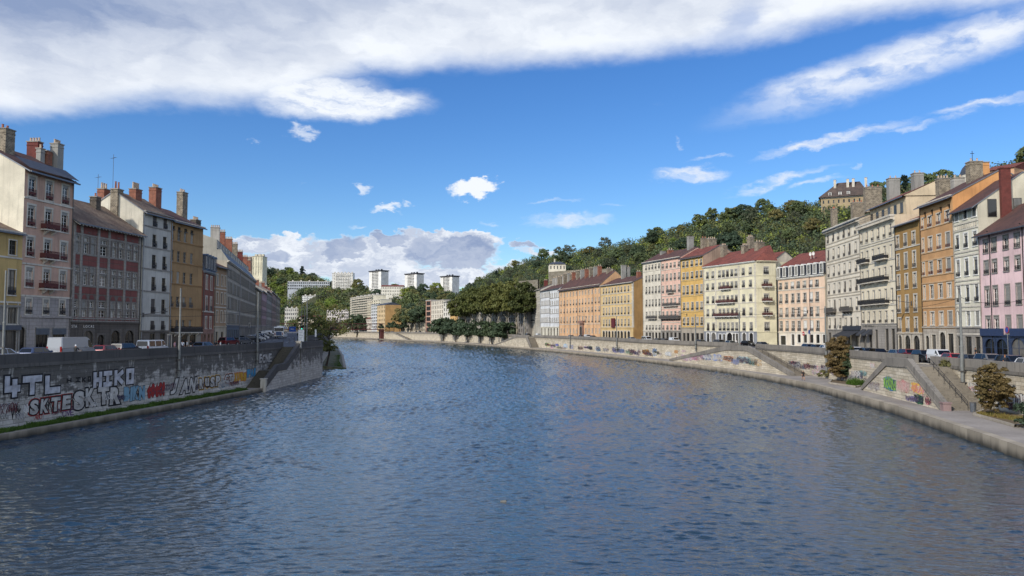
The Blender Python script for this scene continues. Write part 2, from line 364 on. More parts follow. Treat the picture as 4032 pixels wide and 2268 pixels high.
ER = [(26, 5), (33.5, 40), (36.2, 50), (39.3, 65), (43.6, 87.6), (47.9, 122.5), (47.9, 146), (47.0, 171), (44.4, 192), (40.6, 214), (36, 240), (28.5, 275), (15.5, 330), (6.5, 362), (-4, 397), (-32, 490), (-71, 588), (-128, 717), (-174, 816), (-300, 1010), (-440, 1226)]
WR = [(45.1, 5), (48.05, 40), (48.9, 50), (50.1, 65), (52.0, 87.6), (54.9, 122.5), (56.6, 146), (55.7, 175), (53, 196), (48.2, 214), (40.9, 243), (32.6, 285), (20.6, 335), (10.5, 372), (1, 405), (-25, 497), (-64, 596), (-121, 725), (-167, 825), (-292, 1020), (-432, 1238)]
ZW = [6.3] * 6 + [6.35, 6.38, 6.4, 6.45, 6.55, 6.85, 6.85, 6.9, 6.95, 7.1, 7.3, 7.4, 7.4, 7.4, 7.4]     # parapet top
ZR = [z - 1.05 for z in ZW]
EL_ = [(-52, 5), (-47.4, 40), (-46, 50), (-44.3, 66.6), (-42.2, 82.8), (-40.4, 99.3), (-38.6, 121)]
WL = [(-54.8, 5), (-50.6, 40), (-49.5, 50), (-47.5, 66.6), (-45.6, 82.8), (-43.7, 99.3), (-41.6, 121), (-42.1, 142)]
def offs(P, d):
    out = []
    for i in range(len(P)):
        a = Vector(P[max(i - 1, 0)]); c = Vector(P[min(i + 1, len(P) - 1)]); v = (c - a).normalized()
        out.append((P[i][0] + v.y * d, P[i][1] - v.x * d))
    return out
def zl(y): return 6.3 + 1.3 * min(1, max(0, (y - 125) / 115))
# right bank
q = strip('quay', ER, WR, .95, 1.0, M['quay']); tag(q, kind='structure')
mb = MB(); IN = offs(ER, .75)
for i in range(len(ER) - 1):
    a, c, d, e = ER[i], ER[i + 1], IN[i + 1], IN[i]
    mb.face([(*a, 1.02), (*c, 1.02), (*d, 1.02), (*e, 1.02)]); mb.face([(*a, -2), (*c, -2), (*c, 1.02), (*a, 1.02)]); mb.face([(*e, .9), (*d, .9), (*d, 1.02), (*e, 1.02)])
qm, t, b = newmat('quay_edge_stone'); co = t.n('ShaderNodeTexCoord').outputs['Object']; x, y, z = t.sep(co)
wet = t.mr(t.m('ADD', z, t.m('MULTIPLY', t.noise(t.scale(co, (.8, .8, .3)), 1, 4), .9)), .35, 1.35)
br = t.n('ShaderNodeTexBrick', {'Vector': t.com(y, z, 0.0), 'Color1': lin('#a79d8b'), 'Color2': lin('#8f8676'), 'Mortar': lin('#6f675a'), 'Scale': 1.0, 'Mortar Size': .012, 'Brick Width': 1.6, 'Row Height': 3.0}).outputs[0]
setin(t, b, Base_Color=t.mix(wet, lin('#35322a'), br), Roughness=.85)
tag(mb.build('quay_edge', qm), kind='structure')
rr = strip('road', WR, offs(WR, 15), ZR, ZR, M['road']); tag(rr, kind='structure')
pv = strip('pavement', offs(WR, 10.5), offs(WR, 60), [z + .14 for z in ZR], [z + .14 for z in ZR], M['pave']); tag(pv, kind='structure')
# left bank
zle = .5
q = strip('quay', WL[:7], EL_, zle + .02, zle, M['quay']); tag(q, kind='structure')
mb = MB(); IN = offs(EL_, -.8)
for i in range(len(EL_) - 1):
    a, c, d, e = EL_[i], EL_[i + 1], IN[i + 1], IN[i]
    mb.face([(*a, zle + .08), (*c, zle + .08), (*d, zle + .08), (*e, zle + .08)]); mb.face([(*a, -2), (*c, -2), (*c, zle + .08), (*a, zle + .08)])
tag(mb.build('quay_edge', qm), kind='structure')
WL2 = WL + [(-43.5, 165), (-47, 190), (-66.5, 280), (-99, 402), (-158, 560), (-209, 685), (-263, 800), (-390, 1000)]
WLo = [(-38.9, y) if 121 <= y < 143 else (x, y) for x, y in WL2]
WLr = WL[:7] + [(-42.1, 140.6)] + [(-39.2, 140.8), (-39.2, 156), (-43.5, 165)] + WL2[9:]
zs = [zl(y) for _, y in WLr]
FL = [(-95, y) if y < 160 else (x - 75, y) for x, y in WLr]
rr = strip('road', WLr, FL, zs, zs, M['road']); tag(rr, kind='structure')
lowL = [(-40.5, 189), (-60.5, 277), (-90, 399), (-150, 559), (-201, 683), (-255, 797), (-380, 996)]
inL = [(-47, 187), (-66.3, 280), (-98.8, 402), (-157.8, 560), (-208.8, 685), (-262.8, 800), (-390, 1000)]
mossm, t, b = newmat('mossy_stone'); co = t.n('ShaderNodeTexCoord').outputs['Object']
setin(t, b, Base_Color=t.mix(t.mr(t.noise(co, .5, 6, .7), .42, .62), lin('#6d6858'), lin('#46502f')), Roughness=.95, Normal=t.bump(t.noise(co, 5, 4), .6, .1))
M['moss'] = mossm
mb = MB()
for i in range(len(lowL) - 1):
    a, c, d, e = lowL[i], lowL[i + 1], inL[i + 1], inL[i]
    mb.face([(*a, .25), (*c, .25), (*d, .9), (*e, .9)]); mb.face([(*a, -2), (*c, -2), (*c, .25), (*a, .25)])
mb.face([(*lowL[0], -2), (*lowL[0], .25), (*inL[0], .9), (*inL[0], -2)])
tag(mb.build('quay', mossm), kind='structure')
mb = MB(); 
for i in range(3):
    A0 = Vector(lowL[i]); A1 = Vector(lowL[i + 1]); v = (A1 - A0).normalized(); nn = Vector((-v.y, v.x))
    for o0, o1, z0, z1 in ((0, .7, .1, .42),):
        P = [A0 + nn * o0, A1 + nn * o0, A1 + nn * o1, A0 + nn * o1]
        mb.face([(p.x, p.y, z1) for p in P]); mb.face([(P[0].x, P[0].y, z0), (P[1].x, P[1].y, z0), (P[1].x, P[1].y, z1), (P[0].x, P[0].y, z1)]); mb.face([(P[3].x, P[3].y, z1), (P[2].x, P[2].y, z1), (P[2].x, P[2].y, .2), (P[3].x, P[3].y, .2)])
        mb.face([(P[0].x, P[0].y, z1), (P[3].x, P[3].y, z1), (P[3].x, P[3].y, 0), (P[0].x, P[0].y, 0)])
tag(mb.build('quay_edge', M['kerb']), kind='structure')

# ------------------------------------------------------------------ quay walls (things): masonry, moulding, parapet
def wallmat(name, c1, c2, mort, grime, gz0, gz1, gcol, amt, bw=1.3, rh=.42, gs=.25, blotch=0):
    m, t, b = newmat(name); uv = t.n('ShaderNodeTexCoord').outputs['UV']; u, v, _ = t.sep(uv)
    br = t.n('ShaderNodeTexBrick', {'Vector': uv, 'Color1': lin(c1), 'Color2': lin(c2), 'Mortar': lin(mort), 'Scale': 1.0, 'Mortar Size': .022, 'Brick Width': bw, 'Row Height': rh, 'Bias': .1})
    n1 = t.noise(uv, .35, 6, .65); n2 = t.noise(t.scale(uv, (1.6, .35, 1)), 1, 5, .65); n3 = t.noise(uv, 4, 4)
    c = t.mix(1.0, br.outputs[0], grey(t, t.m('MULTIPLY', t.mr(n1, .3, .7, .78, 1.12), t.mr(n3, .3, .7, .88, 1.08))), 'MULTIPLY')
    hgt = t.mr(v, gz0, gz1, 0, 1, False)
    gm_ = t.m('ADD', t.m('MULTIPLY', hgt, grime), t.m('ADD', t.m('MULTIPLY', n2, .75), t.m('MULTIPLY', n1, .45)))
    if blotch: gm_ = t.m('ADD', gm_, t.m('ADD', t.m('MULTIPLY', t.m('SUBTRACT', t.noise(t.scale(uv, (.55, 1.1, 1)), 1, 6, .72), .5), 1.3), t.m('MULTIPLY', t.m('SUBTRACT', br.outputs[0], .5), .2)))
    f = t.mr(gm_, .74, .96, 0, amt)
    streak = t.mr(t.noise(t.scale(uv, (.9 if not blotch else .7, .06 if not blotch else .12, 1)), 1, 4, .7), .58, .66, 0, .9)
    f = t.m('MULTIPLY', f, t.m('SUBTRACT', 1.0, t.m('MULTIPLY', streak, t.mr(v, gz1 - (1.6 if not blotch else .9), gz1, 0, 1))))
    c = t.mix(f, c, lin(gcol))
    setin(t, b, Base_Color=c, Roughness=.92, Normal=t.bump(t.m('ADD', t.m('MULTIPLY', br.outputs[1], -.6), t.noise(uv, 5, 5)), .5, .06))
    return m
M['wallL'] = wallmat('sooty_masonry', '#c4c1ba', '#a6a39c', '#7a7772', .5, 1.6, 5.6, '#403e3b', .85, blotch=1)
M['wallR'] = wallmat('pale_masonry', '#d2c9b5', '#b9ae98', '#7d7466', .28, 3.5, 5.2, '#857c6d', .6, bw=1.7, rh=.4)
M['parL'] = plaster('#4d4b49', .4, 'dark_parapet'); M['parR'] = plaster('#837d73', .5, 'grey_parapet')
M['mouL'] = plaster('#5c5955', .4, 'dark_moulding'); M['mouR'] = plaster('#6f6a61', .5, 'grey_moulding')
def quay_wall(label, P, side, z0, ztop, mats, thick=.5, ph=.92):
    """side=+1: the river lies to the left of the walking direction (right bank)."""
    r = empty('quay_wall', (P[0][0], P[0][1], 0), 0, label, 'quay wall')
    ox, oy = P[0]
    Q = [(x - ox, y - oy) for x, y in P]
    L = [0]
    for i in range(len(Q) - 1): L.append(L[-1] + math.dist(Q[i], Q[i + 1]))
    zt = ztop if isinstance(ztop, list) else [ztop] * len(P)
    face = MB(); mou = MB(); par = MB()
    I = offs(Q, side * thick); O = offs(Q, -side * .14); O2 = offs(Q, -side * .02)
    for i in range(len(Q) - 1):
        j = i + 1; zm0, zm1 = zt[i] - ph - .34, zt[j] - ph - .34
        face.face([(*Q[i], z0), (*Q[j], z0), (*Q[j], zm1), (*Q[i], zm0)], 0, [(L[i], z0), (L[j], z0), (L[j], zm1), (L[i], zm0)])
        face.face([(*I[i], z0), (*I[j], z0), (*I[j], zm1), (*I[i], zm0)], 0, [(L[i], z0), (L[j], z0), (L[j], zm1), (L[i], zm0)])
        for (A, B_, a0, a1) in ((O, I, zm0, zm0 + .34),):
            b0, b1 = zm1, zm1 + .34
            mou.face([(*A[i], a0), (*A[j], b0), (*A[j], b1), (*A[i], a1)]); mou.face([(*A[i], a1), (*A[j], b1), (*B_[j], b1), (*B_[i], a1)]); mou.face([(*A[i], a0), (*A[j], b0), (*B_[j], b0), (*B_[i], a0)])
        a0, a1, b0, b1 = zm0 + .342, zt[i], zm1 + .342, zt[j]
        par.face([(*O2[i], a0), (*O2[j], b0), (*O2[j], b1), (*O2[i], a1)]); par.face([(*O2[i], a1), (*O2[j], b1), (*I[j], b1), (*I[i], a1)]); par.face([(*I[i], a0), (*I[j], b0), (*I[j], b1), (*I[i], a1)])
    for k in (0, -1):
        zm = zt[k] - ph - .34
        face.face([(*Q[k], z0), (*I[k], z0), (*I[k], zm), (*Q[k], zm)], 0, [(0, z0), (.5, z0), (.5, zm), (0, zm)])
        mou.face([(*O[k], zm), (*I[k], zm), (*I[k], zm + .34), (*O[k], zm + .34)])
        par.face([(*O2[k], zm + .342), (*I[k], zm + .342), (*I[k], zt[k]), (*O2[k], zt[k])])
    face.build('masonry', mats[0], r); mou.build('moulding', mats[2], r); par.build('parapet', mats[1], r)
    return r
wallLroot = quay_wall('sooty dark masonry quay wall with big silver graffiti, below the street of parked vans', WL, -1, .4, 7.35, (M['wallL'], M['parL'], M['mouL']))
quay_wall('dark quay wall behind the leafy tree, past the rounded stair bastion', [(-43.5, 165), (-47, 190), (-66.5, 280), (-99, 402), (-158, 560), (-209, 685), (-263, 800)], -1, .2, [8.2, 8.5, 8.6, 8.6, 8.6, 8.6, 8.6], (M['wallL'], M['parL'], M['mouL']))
def cut(P, Z, y0, y1):
    o, z = [], []
    def ip(y):
        for i in range(len(P) - 1):
            if min(P[i][1], P[i + 1][1]) <= y <= max(P[i][1], P[i + 1][1]):
                f = (y - P[i][1]) / (P[i + 1][1] - P[i][1]); return (P[i][0] + f * (P[i + 1][0] - P[i][0]), y), Z[i] + f * (Z[i + 1] - Z[i])
    a, za = ip(y0); b_, zb = ip(y1)
    o = [a] + [p for p in P if y0 + .5 < p[1] < y1 - .5] + [b_]; z = [za] + [zz for p, zz in zip(P, Z) if y0 + .5 < p[1] < y1 - .5] + [zb]
    return o, z
wr = (M['wallR'], M['parR'], M['mouR'])
def openwall(y0, y1):
    o, z = cut(WR, ZW, y0, y1); r = MB(); L = math.dist(o[0], o[-1])
    Pw, zz = o, [q - 1.05 for q in z]
    return Pw, zz
RWALLS = {}
for k, (y0, y1, lab) in enumerate(((5, 97.5, 'pale quay wall with a grey parapet nearest the camera, right of the steep double stair'),
                        (102, 176, 'pale stone quay wall between the steep stair and the long sloping stair'),
                        (186, 371.5, 'long pale stone quay wall covered in faded graffiti, below the cream and yellow houses'),
                        (380, 1015, 'far pale quay wall under the plane trees, beyond the third stair'))):
    o, z = cut(WR, ZW, y0, y1); RWALLS[k] = (quay_wall(lab, o, 1, .9, z, wr), o)
for y0, y1 in ((97.5, 102), (176, 186), (371.5, 380)):    # retaining wall in the stair openings, up to road level
    o, z = cut(WR, ZW, y0, y1); r = empty('retaining_wall', (*o[0], 0), 0, {97: 'short pale wall below the road gap at the top of the steep double stair', 176: 'short pale wall below the road gap at the top of the long sloping stair', 371: 'short pale wall below the road gap at the top of the far third stair'}[int(y0)], 'wall')
    mb = MB(); d = (o[-1][0] - o[0][0], o[-1][1] - o[0][1]); l_ = math.hypot(*d); ux, uy = d[0] / l_, d[1] / l_
    mb.face([(0, 0, .9), (*d, .9), (*d, z[-1] - 1.04), (0, 0, z[0] - 1.04)], 0, [(0, .9), (l_, .9), (l_, 5.3), (0, 5.3)])
    mb.face([(0, 0, z[0] - 1.04), (*d, z[-1] - 1.04), (d[0] + uy, d[1] - ux, z[-1] - 1.04), (uy, -ux, z[0] - 1.04)], 0, [(0, 0), (l_, 0), (l_, 1), (0, 1)])
    mb.build('masonry', M['wallR'], r)

# ------------------------------------------------------------------ stairs down to the water
def stairs(label, A, B, prof, flights, width, mats, zb, side, wt=.55, bal=.95, rails=True, pillar=()):
    """A->B: river face of the stair block. prof: [(s, ztop of balustrade)]. flights: [(s0,z0,s1,z1,steps)]"""
    d = (B[0] - A[0], B[1] - A[1]); L = math.hypot(*d); r = empty('stone_stair', (*A, 0), math.atan2(d[1], d[0]), label, 'stair')
    sg = side
    y0, y1 = (0, wt) if sg > 0 else (-wt, 0)
    pr = [(s, z) for s, z in prof]
    mb = MB()
    for i in range(len(pr) - 1):
        (s0, a), (s1, c) = pr[i], pr[i + 1]; a2, c2 = max(a - bal, zb + .05), max(c - bal, zb + .05)
        for yy in (y0 * 1.0, y1 * 1.0):
            mb.face([(s0, yy, zb), (s1, yy, zb), (s1, yy, c2), (s0, yy, a2)], 0, [(s0, zb), (s1, zb), (s1, c2), (s0, a2)])
    for k in (0, -1):
        a2 = max(pr[k][1] - bal, zb + .05); mb.face([(pr[k][0], y0, zb), (pr[k][0], y1, zb), (pr[k][0], y1, a2), (pr[k][0], y0, a2)], 0, [(0, zb), (.5, zb), (.5, a2), (0, a2)])
    mb.build('masonry', mats[0], r)
    mb = MB()
    up = [(s, z) for s, z in pr]; dn = [(s, max(z - bal, zb + .05) + .002) for s, z in reversed(pr)]
    mb.prism(up + dn, y0 - .04, y1 + .04)
    mo = [(s, max(z - bal, zb + .05) + .06) for s, z in pr]; md = [(s, z - .2) for s, z in reversed(mo)]
    mb.prism(mo + md, y0 - .14, y1 + .1)
    mb.build('balustrade', mats[1], r)
    for s, z, *zp in pillar:
        pb = MB(); pb.box(s - .45, s + .45, y0 - .12, y1 + .12, zp[0] if zp else zb, z); pb.box(s - .52, s + .52, y0 - .2, y1 + .2, z, z + .14); pb.build('pillar', mats[3] if len(mats) > 3 else mats[1], r)
    st = MB(); ya, yb = (wt + .01, width) if sg > 0 else (-width, -wt - .01)
    for s0, z0, s1, z1, n in flights:
        for k in range(n):
            a = s0 + (s1 - s0) * k / n; c = s0 + (s1 - s0) * (k + 1) / n
            st.box(min(a, c), max(a, c), ya, yb, zb, z0 + (z1 - z0) * (k + 1) / n)
    st.build('steps', mats[2], r)
    if rails:
        yy = (ya + yb) / 2
        for s0, z0, s1, z1, n in flights:
            if n < 3: continue
            rl = MB()
            for o in (.55, .95): rl.tube((s0, yy, z0 + o), (s1, yy, z1 + o), .03)
            for k in range(0, n + 1, 4):
                f = k / n; rl.tube((s0 + (s1 - s0) * f, yy, z0 + (z1 - z0) * f), (s0 + (s1 - s0) * f, yy, z0 + (z1 - z0) * f + .95), .03)
            rl.build('handrail', M['iron'], r)
    return r
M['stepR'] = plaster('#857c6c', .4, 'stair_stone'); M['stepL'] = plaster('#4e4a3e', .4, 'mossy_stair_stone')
M['pinkst'] = plaster('#9a7f7c', .5, 'painted_pillar'); M['palest'] = plaster('#b9b3a4', .4, 'pale_pillar')
sr = (M['wallR'], M['parR'], M['stepR'], M['pinkst'])
# near double stair: from (50.3,111.4) [far] to (46.2,83) [near]
NS_A, NS_B = (50.3, 111.4), (46.2, 83.0); LN = math.dist(NS_A, NS_B)
nearst = stairs('steep double stair with a trapezoid wall of bright graffiti, on the near quay', NS_A, NS_B, [(0, 1.5), (11.1, 6.05), (18.5, 6.15), (LN - .3, 1.9)],
       [(.6, 1.0, 11.1, 5.15, 26), (11.1, 5.15, 18.5, 5.2, 1), (LN - .4, 1.0, 18.5, 5.15, 26)], 4.7, sr, .9, 1, pillar=((LN - .1, 1.75),))
MS_A, MS_B = (43.6, 214), (52.2, 144.0); LM = math.dist(MS_A, MS_B)
midst = stairs('long shallow sloping stair against the quay wall, middle of the right bank', MS_A, MS_B, [(0, 1.5), (40.6, 6.1), (51.1, 6.15), (LM - .3, 1.6)],
       [(.6, 1.0, 40.6, 5.2, 28), (40.6, 5.2, 51.1, 5.3, 1), (LM - .4, 1.0, 51.1, 5.2, 28)], 3.6, (M['wallR'], M['parR'], M['stepR'], M['parR']), .9, 1)
FS_A, FS_B = (-9.2, 425), (8.6, 362); LF = math.dist(FS_A, FS_B)
farst = stairs('far stone stair beyond the graffiti wall, beside the white curved house', FS_A, FS_B, [(0, 1.5), (41.6, 6.6), (58.2, 6.7), (LF - .3, 1.6)],
       [(.6, 1.0, 41.6, 5.6, 30), (41.6, 5.6, 58.2, 5.7, 1), (LF - .4, 1.0, 58.2, 5.7, 24)], 4.2, (M['wallR'], M['parR'], M['stepR'], M['parR']), .9, 1, rails=False)
XS_A, XS_B = (-114, 700), (-86, 636); LX = math.dist(XS_A, XS_B)
stairs('distant sloping ramp on the far quay, right of the footbridge pier', XS_A, XS_B, [(0, 6.2), (8, 7.2), (24, 7.2), (LX, 1.6)], [(8, 6.2, 24, 6.2, 1), (LX - .4, 1, 24, 6.2, 20)], 5, (M['wallR'], M['parR'], M['stepR'], M['parR']), .9, 1, rails=False)
# left stair along the bastion
stairs('mossy dark stone stair with sloping balustrade beside the rounded bastion', (-38.4, 120.5), (-38.6, 140.6), [(0, 1.7), (6.5, 3.9), (11.2, 3.9), (20.1, 7.3)],
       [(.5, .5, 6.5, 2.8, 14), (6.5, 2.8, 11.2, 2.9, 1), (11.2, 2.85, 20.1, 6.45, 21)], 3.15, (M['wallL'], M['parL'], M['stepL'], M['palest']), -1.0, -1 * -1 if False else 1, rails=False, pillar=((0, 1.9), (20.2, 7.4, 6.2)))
# rounded bastion
pts = [(-38.6, 141.2), (-38.6, 156)] + [(-42.6 + 4 * math.cos(a), 156 + 7 * math.sin(a)) for a in [R(k) for k in range(12, 91, 13)]] + [(-43.4, 164.5)]
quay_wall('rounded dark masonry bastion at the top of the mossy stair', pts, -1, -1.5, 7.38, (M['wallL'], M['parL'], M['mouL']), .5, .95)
# ------------------------------------------------------------------ windows (shared meshes), houses
WCACHE = {}
def cached(key, fn):
    if key not in WCACHE: WCACHE[key] = fn()
    return WCACHE[key]
def win_frame(w, h, sur, sw, frame, bars, arch, lam):
    def f():
        mb = MB(); mats = [frame, sur or frame, M['louver']]
        if sur:
            e = .008
            mb.box(-w / 2 - sw, -w / 2 + e, -.05, .03, 0.02, h - e, 1); mb.box(w / 2 - e, w / 2 + sw, -.05, .03, 0.02, h - e, 1)
            mb.box(-w / 2 - sw - .02, w / 2 + sw + .02, -.06, .03, h - e + .001, h + sw * 1.1, 1)
            mb.box(-w / 2 - sw - .05, w / 2 + sw + .05, -.12, .05, -.13, .018, 1)
        else:
            mb.box(-w / 2 - .06, w / 2 + .06, -.08, .05, -.09, .015, 1)
        if arch:      # stone spandrels turn the square head into an arch
            n = 8; a = w / 2 * .999
            rise = a if arch == 1 else a * arch
            for sgn in (-1, 1):
                c = [(sgn * a, h - rise)] + [(sgn * a * math.cos(q), h - rise + rise * math.sin(q)) for q in [math.pi / 2 * k / n for k in range(1, n + 1)]] + [(sgn * a, h)]
                mb.prism(c if sgn < 0 else c[::-1], -.03, .12, 1)
        y0, y1, k = .14, .20, .055
        mb.box(-w / 2, -w / 2 + k, y0, y1, .012, h, 0); mb.box(w / 2 - k, w / 2, y0, y1, .012, h, 0)
        mb.box(-w / 2 + k, w / 2 - k, y0, y1, h - k, h - .002, 0); mb.box(-w / 2 + k, w / 2 - k, y0, y1, .013, .10, 0)
        nb, nh = bars
        for i in range(1, nb):
            x = -w / 2 + w * i / nb; kk = .045 if (nb == 2 or i * 2 == nb) else .022
            mb.box(x - kk, x + kk, y0 - .01, y1 - .005, .10, h - k, 0)
        for i in range(1, nh):
            z = .1 + (h - .15) * i / nh; mb.box(-w / 2 + k, w / 2 - k, y0 + .005, y1 - .01, z - .02, z + .02, 0)
        if lam:
            mb.box(-w / 2 + .004, w / 2 - .004, .03, .10, h - .34, h - .004, 2)
            for q in range(6):
                x = -w / 2 + w * (q + .5) / 6; mb.box(x - w / 14, x + w / 14, .035, .055, h - .42, h - .34, 2)
        return mb.mesh('window_frame', mats)
    return cached(('wf', round(w, 2), round(h, 2), sur and sur.name, sw, frame.name, bars, arch, lam), f)
def win_pane(w, h, mat):
    def f():
        mb = MB(); mb.face([(-w / 2, .175, .01), (w / 2, .175, .01), (w / 2, .175, h), (-w / 2, .175, h)]); return mb.mesh('pane', mat)
    return cached(('wp', round(w, 2), round(h, 2), mat.name), f)
def win_shut(w, h, mat):
    def f():
        mb = MB()
        n = max(4, int(h / .22))
        for k in range(n):
            z = .02 + (h - .04) * k / n; mb.box(-w / 2 + .02, w / 2 - .02, .06, .10 if k % 2 else .085, z, z + (h - .04) / n * .86)
        mb.box(-w / 2 + .03, w / 2 - .03, .101, .12, .02, h - .02)
        return mb.mesh('shutter', mat)
    return cached(('ws', round(w, 2), round(h, 2), mat.name), f)
def win_rail(w, rh, mat):
    def f():
        mb = MB(); y = -.09
        mb.box(-w / 2 - .08, w / 2 + .08, y - .02, y + .02, rh - .04, rh); mb.box(-w / 2 - .08, w / 2 + .08, y - .02, y + .02, .08, .12)
        n = max(6, int(w / .13))
        for k in range(n + 1):
            x = -w / 2 - .06 + (w + .12) * k / n; mb.box(x - .014, x + .014, y - .012, y + .012, .12, rh - .04)
        for x in (-w / 2 - .08, w / 2 + .06): mb.box(x, x + .02, y, .02, rh - .05, rh - .02)
        mb.box(-w / 2, w / 2, y - .008, y + .008, .3, rh * .62)
        return mb.mesh('guard_rail', mat)
    return cached(('wr', round(w, 2), round(rh, 2), mat.name), f)
WN = 0
def window(r, u, z, w, h, sur=None, sw=.16, frame=None, bars=(2, 3), arch=0, lam=False, rail=None, pane=None, shut=None, y=0.0, name='window', rh=.95):
    w, h = round(w, 1), round(h, 1)
    o = link(name, win_frame(w, h, sur, sw, frame or M['frame'], bars, arch, lam), r, (u, y, z))
    link('pane', win_pane(w, h, pane or M['pane']), o)
    if shut: link('shutter', win_shut(w, h, shut), o)
    if rail: link('guard_rail', win_rail(w, min(rh, h * .5), rail), o)
    return o
def holes_wall(mb, L, z0, z1, rects, depth=.26, m=0, mr=0):
    rows = {}
    zs = sorted({z0, z1} | {a for r in rects for a in (r[2], r[3])})
    for k in range(len(zs) - 1):
        a, c = zs[k], zs[k + 1]
        if c - a < 1e-4: continue
        hs = sorted([r for r in rects if r[2] <= a + 1e-4 and r[3] >= c - 1e-4])
        x = 0
        for q in hs:
            if q[0] > x + 1e-4: mb.face([(x, 0, a), (q[0], 0, a), (q[0], 0, c), (x, 0, c)], m)
            x = max(x, q[1])
        if x < L - 1e-4: mb.face([(x, 0, a), (L, 0, a), (L, 0, c), (x, 0, c)], m)
    for a, c, e, g in rects:
        d = depth
        mb.face([(a, 0, e), (a, d, e), (a, d, g), (a, 0, g)], mr); mb.face([(c, 0, e), (c, 0, g), (c, d, g), (c, d, e)], mr)
        mb.face([(a, 0, g), (a, d, g), (c, d, g), (c, 0, g)], mr); mb.face([(a, 0, e), (c, 0, e), (c, d, e), (a, d, e)], mr)
def chimney(r, u, y, z0, z1, w, d, mat, pots=3, pm='pot', cap=None, ph=.5):
    mb = MB(); mb.box(u - w / 2, u + w / 2, y - d / 2, y + d / 2, z0, z1, 0); mb.box(u - w / 2 - .09, u + w / 2 + .09, y - d / 2 - .09, y + d / 2 + .09, z1, z1 + .14, 1)
    mb.box(u - w / 2 - .05, u + w / 2 + .05, y - d / 2 - .05, y + d / 2 + .05, z1 - .5, z1 - .38, 0)
    c = mb.build('chimney', [mat, cap or M['greyst']], r)
    me = cached(('pot', pm, ph), lambda: (lambda q: (q.tube((0, 0, 0), (0, 0, ph), .16, .12, 8), q.tube((0, 0, ph), (0, 0, ph + .06), .16, .16, 8), q.mesh('chimney_pot', M[pm]))[-1])(MB()))
    for k in range(pots):
        f = (k + .5) / pots
        link('chimney_pot', me, c, ((u, y - d / 2 + d * f, z1 + .14) if d > w else (u - w / 2 + w * f, y, z1 + .14)))
    return c
class House: pass
HOUSES = []
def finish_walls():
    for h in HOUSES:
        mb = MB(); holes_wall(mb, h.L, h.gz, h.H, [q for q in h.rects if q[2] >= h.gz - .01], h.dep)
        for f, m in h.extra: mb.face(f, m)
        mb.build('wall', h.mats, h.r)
def win_in(h, u, z, w, hh, *a, **k):
    h.rects.append((u - round(w, 1) / 2, u + round(w, 1) / 2, z, z + round(hh, 1))); return window(h.r, u, z, w, hh, *a, **k)
def dormer(h, u, z, w, hh, y=-.45, mat=None, sur=None, shut=None):
    o = window(h.r, u, z, w, hh, sur or M['white'], .14, M['frame'], (2, 2), 0, False, None, None, shut, y, 'dormer')
    mb = MB(); mb.box(-w / 2 - .13, w / 2 + .13, .2, 1.7, 0, hh + .12); mb.prism([(-w / 2 - .25, hh + .17), (w / 2 + .25, hh + .17), (0, hh + .5)], -.12, 1.8, 1)
    mb.build('dormer_body', [M['slate'], mat or M['slate']], o)
